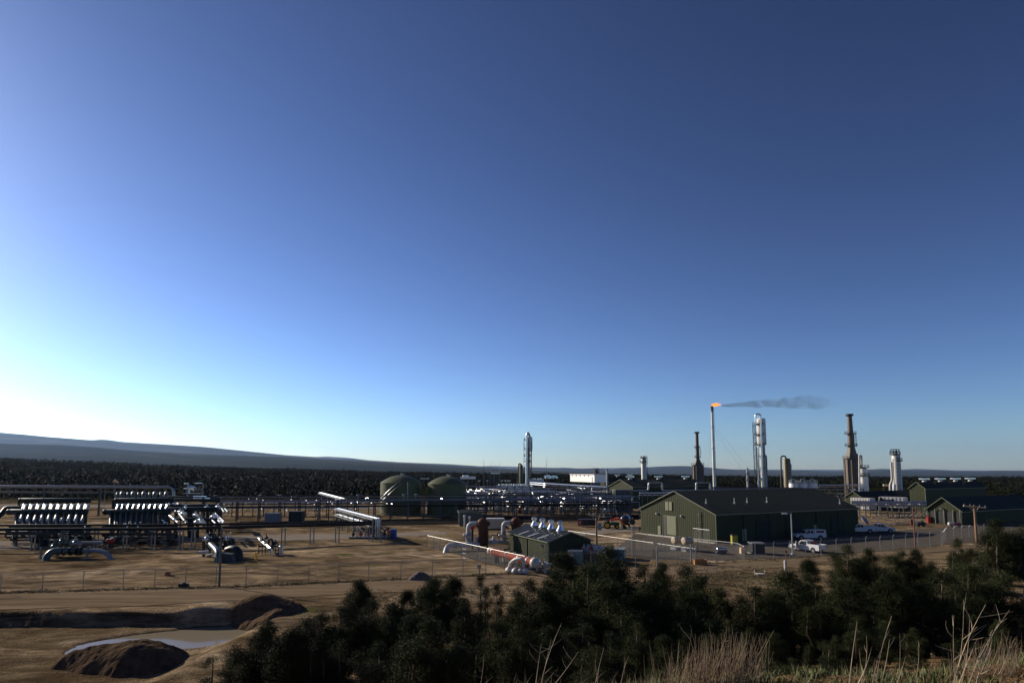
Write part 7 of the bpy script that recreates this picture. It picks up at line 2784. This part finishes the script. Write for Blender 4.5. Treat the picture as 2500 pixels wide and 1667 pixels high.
# ------------------------------------------------------------------ pickups
CARWHITE = mat('white car paint', (.62, .62, .63), .25, 0, .03, 1.0)
CHROME = mat('bumper chrome', (.5, .5, .5), .2, 1.0, .05, 1.0)
def pickup(q, heading, label, shell_=False, open_door=False, m=CARWHITE):
    """heading: direction the nose points; x along the car, y across"""
    f = V((math.cos(heading), math.sin(heading), 0))
    s = V((-f.y, f.x, 0))
    z = V((0, 0, 1))
    t = thing('pickup_truck', label, 'pickup', q, 'white pickups at the workshop')
    hw = .95
    mb = MB()      # lower body with wheel arches, side profile extruded
    def arch(cx):
        return [(cx + .46 * math.cos(a), .42 + .46 * math.sin(a)) for a in [math.pi * k / 7 for k in range(8)]]
    prof = [(-2.7, .45)] + [(-2.7, 1.12), (-.62, 1.12), (-.6, 1.1), (1.1, 1.1), (1.25, 1.12), (2.45, 1.02), (2.65, .9), (2.7, .5)]
    prof += [(2.3, .42)] + arch(1.75)[0:8] + [(1.2, .36)] + [(-1.1, .36)] + arch(-1.65) + [(-2.3, .42)]
    mb.prism(prof, q, f, s, z, -hw, hw)
    mb.build('body', m, t)
    mb = MB()      # bed interior (dark inset)
    if not shell_:
        mb.box(q + f * -1.66 + z * 1.125, (1.9, 1.55, .03), Matrix.Rotation(heading, 3, 'Z'))
        mb.build('bed_liner', BLACK, t)
        for sd in (-1, 1):
            mb = MB()
            mb.box(q + f * -1.66 + s * (sd * .89) + z * 1.22, (2.05, .1, .2), Matrix.Rotation(heading, 3, 'Z'))
            mb.build('bed_rail', m, t)
        mb = MB()
        mb.box(q + f * -2.66 + z * 1.15, (.09, 1.85, .3), Matrix.Rotation(heading, 3, 'Z'))
        mb.build('tailgate', m, t)
    mb = MB()      # cab
    cab = [(-.62, 1.1), (-.55, 1.72), (-.35, 1.80), (.45, 1.80), (.62, 1.75), (1.22, 1.1)]
    mb.prism(cab, q, f, s, z, -hw * .86, hw * .86)
    mb.build('cab', m, t)
    for sd in (-1, 1):
        mb = MB()
        mb.prism([(-.48, 1.18), (-.42, 1.64), (.02, 1.66), (.02, 1.18)], q, f, s, z, sd * hw * .865, sd * hw * .885)
        mb.build('window', GLASS, t)
        mb = MB()
        mb.prism([(.08, 1.18), (.08, 1.66), (.46, 1.66), (.95, 1.18)], q, f, s, z, sd * hw * .865, sd * hw * .885)
        mb.build('window', GLASS, t)
        mb = MB()
        mb.box(q + f * .9 + s * (sd * 1.05) + z * 1.2, (.12, .2, .2), Matrix.Rotation(heading, 3, 'Z'))
        mb.build('mirror', BLACK, t)
        mb = MB()
        mb.box(q + f * -2.715 + s * (sd * .82) + z * .95, (.03, .2, .35), Matrix.Rotation(heading, 3, 'Z'))
        mb.build('tail_lamp', TAILRED, t)
        mb = MB()
        mb.box(q + f * 2.66 + s * (sd * .7) + z * .82, (.08, .35, .18), Matrix.Rotation(heading, 3, 'Z'))
        mb.build('headlight', LAMPGLASS, t)
    mb = MB()
    mb.add([q + f * .66 + s * -.72 + z * 1.70, q + f * .66 + s * .72 + z * 1.70, q + f * 1.20 + s * .76 + z * 1.14, q + f * 1.20 + s * -.76 + z * 1.14], [(0, 1, 2, 3)])
    mb.build('windscreen', GLASS, t)
    mb = MB()
    mb.add([q + f * -.60 + s * -.7 + z * 1.66, q + f * -.60 + s * .7 + z * 1.66, q + f * -.64 + s * .7 + z * 1.22, q + f * -.64 + s * -.7 + z * 1.22], [(0, 1, 2, 3)])
    mb.build('rear_window', GLASS, t)
    if shell_:
        mb = MB()
        mb.prism([(-2.7, 1.12), (-2.62, 1.82), (-.66, 1.84), (-.64, 1.12)], q, f, s, z, -hw * .95, hw * .95)
        sh = mb.build('camper_shell', m, t)
        for sd in (-1, 1):
            mb = MB()
            mb.prism([(-2.35, 1.3), (-2.3, 1.66), (-.95, 1.66), (-.95, 1.3)], q, f, s, z, sd * hw * .955, sd * hw * .97)
            mb.build('side_glass', GLASS, sh)
    for cx in (1.75, -1.65):
        for sd in (-1, 1):
            mb = MB()
            c = q + f * cx + s * (sd * .82) + z * .38
            mb.cyl(c - s * .13, c + s * .13, .38, n=18)
            w_ = mb.build('wheel', RUBBER, t)
            mb = MB()
            mb.cyl(c + s * (sd * .10), c + s * (sd * .145), .21, n=12)
            mb.build('rim', GALV, w_)
    for x in (2.74, -2.76):
        mb = MB()
        mb.box(q + f * x + z * .55, (.14, 1.8, .2), Matrix.Rotation(heading, 3, 'Z'))
        mb.build('bumper', CHROME, t)
    if open_door:
        mb = MB()
        h = q + f * 1.1 + s * hw
        d2 = (f * -.45 + s * .9).normalized()
        mb.prism([(0, .45), (1.1, .45), (1.1, 1.1), (1.0, 1.62), (.45, 1.66), (0, 1.1)], h, d2, f, z, -.04, .04)
        dr = mb.build('open_door', m, t)
        mb = MB()
        mb.prism([(.2, 1.15), (1.0, 1.15), (.95, 1.58), (.48, 1.6)], h, d2, f, z, -.06, .06)
        mb.build('window', GLASS, dr)
    return t
# the lit one stands nose away to the left
pickup(G(1972, 1346), R(118), 'sunlit white pickup with an open door at the edge of the yard', open_door=True)
pickup(G(1976, 1316), R(176), 'white pickup with camper shell parked in the workshop shade', shell_=True)
pickup(G(2099, 1300), R(170), 'white pickup in shade, left of the pair at the far workshop corner')
pickup(G(2147, 1299), R(-12), 'white pickup in shade, right of the pair at the far workshop corner')
pickup(G(2452, 1263), R(172), 'white pickup with sunlit hood parked before the office shed')
# load in the lit pickup's bed
q = G(1980, 1347)
mb = MB()
mb.capsule(q + V((.3, .2, 1.35)), q + V((.9, 0, 1.35)), .22, 12)
mb.box(q + V((.1, .3, 1.35)), (.5, .4, .4))
solo(mb, 'tool_load', RED, 'dark red load in the bed of the sunlit pickup', 'cargo', q + V((.3, .2, 1.14)))
q = G(2106, 1287)
t = thing('satellite_dish', 'blue grey satellite dish at the far corner of the workshop', 'satellite dish', q)
mb = MB()
mb.lathe(q + V((0, 0, 1.3)), [(.05, .25), (.5, .3), (.9, .48), (1.15, .72), (1.12, .74), (.5, .36), (.05, .3)], 20, (.55, -.6, .55))
mb.build('reflector', GREYBOX, t)
one_pipe(t, [q, q + V((0, 0, 1.5))], .07, GALV, 'mount', 8)

# ------------------------------------------------------------------ yard machines
def wheel(parent, c, axis, r, w, rimm):
    mb = MB()
    ax = V(axis).normalized()
    mb.lathe(V(c) - ax * w / 2, [(r * .6, 0), (r * .92, 0), (r, w * .2), (r, w * .8), (r * .92, w), (r * .6, w)], 20, ax)
    o = mb.build('wheel', RUBBER, parent)
    mb = MB()
    mb.cyl(V(c) - ax * w * .52, V(c) + ax * w * .52, r * .58, n=16)
    mb.build('rim', rimm, o)
q = G(1492, 1290)
t = thing('loader_tractor', 'green tractor with yellow rims and an orange loader boom', 'tractor', q)
DEERGREEN = mat('tractor green', (.03, .11, .03), .35, 0, .1, 1)
mb = MB()
mb.prism([(-1.5, .7), (1.7, .7), (1.8, 1.35), (.3, 1.5), (-.2, 1.3), (-1.5, 1.2)], q, V((1, 0, 0)), V((0, 1, 0)), V((0, 0, 1)), -.45, .45)
mb.build('chassis', DEERGREEN, t)
for x in (-1.1, .1):
    for y in (-.6, .6):
        p = q + V((x, y, 0))
        one_pipe(t, [p + V((0, 0, 1.2)), p + V((0, 0, 2.5))], .04, BLACK, 'canopy_post', 6)
mb = MB()
mb.box(q + V((-.5, 0, 2.55)), (1.7, 1.5, .1))
mb.build('canopy', BLACK, t)
mb = MB()
mb.box(q + V((-.6, 0, 1.5)), (.6, .6, .5))
mb.build('seat', BLACK, t)
for s in (-.8, .8):
    wheel(t, q + V((-1.0, s, .78)), (0, 1, 0), .78, .45, YELLOW)
    wheel(t, q + V((1.2, s, .5)), (0, 1, 0), .5, .35, YELLOW)
    mb = MB()
    mb.beam(q + V((-.1, s * .75, 1.75)), q + V((1.7, s * .75, 2.3)), .22, .34)
    mb.beam(q + V((1.7, s * .75, 2.3)), q + V((2.7, s * .75, .9)), .22, .30)
    mb.build('loader_arm', ORANGE, t)
mb = MB()
mb.beam(q + V((1.4, -.6, 2.25)), q + V((1.4, .6, 2.25)), .2)
mb.build('loader_crosstube', ORANGE, t)
mb = MB()
mb.prism([(2.5, .15), (3.2, .1), (3.3, .25), (2.8, .9), (2.5, .9)], q, V((1, 0, 0)), V((0, 1, 0)), V((0, 0, 1)), -1.0, 1.0)
mb.build('bucket', BLACK, t)
q = G(1527, 1287)
t = thing('spray_tank_trailer', 'dark egg shaped tank trailer right of the orange loader', 'tank trailer', q)
mb = MB()
d = V((.35, .9, 0)).normalized()
mb.capsule(q + V((0, 0, 1.75)) - d * .8, q + V((0, 0, 1.75)) + d * 1.6, 1.0, 20, .7)
mb.build('tank', mat('dark grey tank paint', (.05, .055, .06), .25, .2, .15, 1), t)
mb = MB()
mb.box(q + V((.2, .4, .7)), (1.4, 3.0, .2))
mb.build('frame', RUST, t)
for s in (-.8, .9):
    wheel(t, q + V((s, .5, .42)), (1, 0, 0), .42, .28, GALV)
mb = MB()
mb.cyl(q + V((0, 0, 2.6)), q + V((0, 0, 3.0)), .1, n=8)
mb.build('hatch', DARKST, t)
q = G(1433, 1286)
Y = q.y
t = thing('roll_off_container', 'black roll off container with a red end panel in the dirt yard', 'container', q)
a, b = at(1411, Y), at(1456, Y)
mb = MB()
mb.prism([(0, .3), ((b - a).length, .3), ((b - a).length, 1.7), (0, 1.7)], a, V((1, 0, 0)), V((.2, 1, 0)).normalized(), V((0, 0, 1)), .05, 2.2)
mb.build('body', BLACK, t)
mb = MB()
mb.box(a + V((.5, 0, 1.0)), (1.0, .06, 1.3))
mb.build('end_panel', mat('dark red panel', (.22, .02, .03), .5), t)
for k in range(5):
    mb = MB()
    mb.beam(a + V((1.2 + k * .75, .02, .3)), a + V((1.2 + k * .75, .02, 1.7)), .1)
    mb.build('rib', DARKST, t)
mb = MB()
mb.box(a + V((.45, -.05, 1.0)), (.25, .05, .5))
mb.build('sign_plate', OFFWHITE, t)

# ------------------------------------------------------------------ yard clutter at the right
q = G(2288, 1269)
t = thing('red_tank', 'red round ended tank on a stand before the office shed porch', 'tank', q)
mb = MB()
mb.capsule(q + V((-.3, 0, 1.2)), q + V((.5, 1.5, 1.2)), .62, 16)
mb.build('tank', RED, t)
put_posts(t, [q + V((0, .3, 0)), q + V((.4, 1.2, 0))], .65, .14, STEEL, 'leg')
q = G(2316, 1268)
t = thing('red_trailer', 'long red tank trailer right of the round red tank', 'trailer', q)
mb = MB()
mb.capsule(q + V((-1.6, 0, .95)), q + V((1.6, .3, .8)), .42, 14)
mb.build('tank', RED, t)
for s in (-.9, .9):
    wheel(t, q + V((s, -.4, .3)), (0, 1, 0), .3, .2, GALV)
mb = MB()
mb.box(q + V((0, .1, .4)), (3.4, .5, .12))
mb.build('frame', BLACK, t)
q = G(2331, 1286)
t = thing('small_engine_trailer', 'small white and dark red engine trailer on the dirt strip', 'trailer', q)
mb = MB()
mb.capsule(q + V((-1.3, 0, .7)), q + V((-.5, 0, .7)), .38, 14)
mb.build('drum', OFFWHITE, t)
mb = MB()
mb.box(q + V((.6, 0, .65)), (1.4, .8, .6))
mb.build('engine', mat('dark red engine', (.16, .02, .03), .5), t)
for s in (-.9, .9):
    wheel(t, q + V((s, -.4, .3)), (0, 1, 0), .3, .2, GALV)
q = G(2247, 1285)
t = thing('yard_machine', 'dark green walk behind machine beside the thin red pole', 'machine', q)
mb = MB()
mb.box(q + V((-.2, 0, .7)), (1.1, .8, .6))
mb.build('engine', PIPEGREEN, t)
for s in (-.6, .5):
    wheel(t, q + V((s, -.35, .4)), (0, 1, 0), .4, .25, DARKST)
mb = MB()
mb.beam(q + V((.3, 0, 1.3)), q + V((1.3, 0, .5)), .25)
mb.build('chute', PIPEGREEN, t)
q = G(2226, 1281)
mb = MB()
mb.box(q + V((0, 0, .6)), (.6, .5, 1.2))
mb.box(q + V((0, -.02, 1.22)), (.68, .58, .06))
solo(mb, 'meter_box', RUST, 'brown upright meter box left of the thin red pole', 'box', q)
a, b = G(2152, 1285), G(2296, 1270)
t = thing('pipe_barrier', 'low white pipe barrier lying along the yard edge', 'barrier', a)
one_pipe(t, [a + V((0, 0, .35)), b + V((0, 0, .35))], .1, OFFWHITE, 'pipe', 8)
for k in range(6):
    p = a + (b - a) * (k / 5)
    one_pipe(t, [p, p + V((0, 0, .35))], .07, OFFWHITE, 'support', 6)
q = G(1917, 1393)
mb = MB()
mb.cyl(q, q + V((0, 0, 1.15)), .12, n=10)
mb.lathe(q + V((0, 0, 1.15)), [(.12, 0), (.14, .03), (.08, .12), (.01, .15)], 10)
solo(mb, 'marker_post', WHITE, 'short white marker post at the road edge below the lamp post', 'marker post', q)
q = G(1920.5, 1391)
mb = MB()
mb.cyl(q, q + V((0, 0, 2.5)), .06, n=7)
mb.box(q + V((0, -.03, 2.3)), (.25, .05, .3))
solo(mb, 'sign_post', mat('brown post', (.15, .09, .06), .8), 'thin brown sign post beside the white marker post', 'sign post', q)
q = G(1855, 1404)
t = thing('white_stand', 'low white stand with two uprights in the grassy patch', 'stand', q)
mb = MB()
mb.box(q + V((0, 0, .2)), (.9, .5, .06))
mb.build('top', WHITE, t)
for x in (-.6, .6):
    mb = MB()
    mb.cyl(q + V((x, 0, 0)), q + V((x, 0, .7)), .025, n=6)
    mb.build('upright', WHITE, t)
q = G(1170, 1404)
t = thing('marker_box', 'small tan box on a post at the road fence below the left scrubber', 'box', q)
mb = MB()
mb.cyl(q, q + V((0, 0, .9)), .06, n=6)
mb.build('post', STEEL, t)
mb = MB()
mb.box(q + V((0, 0, 1.1)), (.45, .35, .45))
mb.build('box', TAN, t)
# stacked white goods and pumps under the rack
r_ = random.Random(33)
for i in range(6):
    px = 1262 + i * 15
    q = G(px, 1253)
    t = thing('pump_set', 'small white pump set under the main rack, %s from the left' % ORD[i], 'pump', q, 'pump sets under the main rack')
    mb = MB()
    mb.capsule(q + V((-.6, 0, .9)), q + V((.5, -.4, .9)), .42, 12)
    mb.build('motor', OFFWHITE, t)
    mb = MB()
    mb.lathe(q + V((.9, -.3, .3)), [(.5, 0), (.55, .3), (.5, .8), (.3, 1.5 + r_.random())], 12)
    mb.build('casing', OFFWHITE if i % 3 else REDOX, t)
    mb = MB()
    mb.box(q + V((.1, -.1, .15)), (2.2, 1.1, .3))
    mb.build('base', CONC, t)
q = G(1425, 1252)
mb = MB()
mb.box(q + V((0, 0, .6)), (1.5, 1.2, 1.2))
mb.box(q + V((0, 0, 1.23)), (1.6, 1.3, .08))
solo(mb, 'crate', TAN, 'tan wooden crate on the dirt beneath the main rack', 'crate', q)
q = G(1489, 1252)
Y = q.y
t = thing('pump_house', 'dark open pump house with white base wall at the right end of the main rack', 'building', at(1510, Y + 6))
mb = MB()
mb.box(at(1487, Y + 4, 1.2), (4.0, .3, 2.0))
mb.build('base_wall', WHITE, t)
mb = MB()
mb.box(at(1520, Y + 8, zr(1195, Y) / 2), (5.5, 6, zr(1198, Y)))
mb.build('body', mat('dark concrete frame', (.06, .062, .06), .7), t)
put_posts(t, [at(px, Y + 3) for px in (1500, 1513, 1528, 1541)], zr(1198, Y), .35, STEEL)
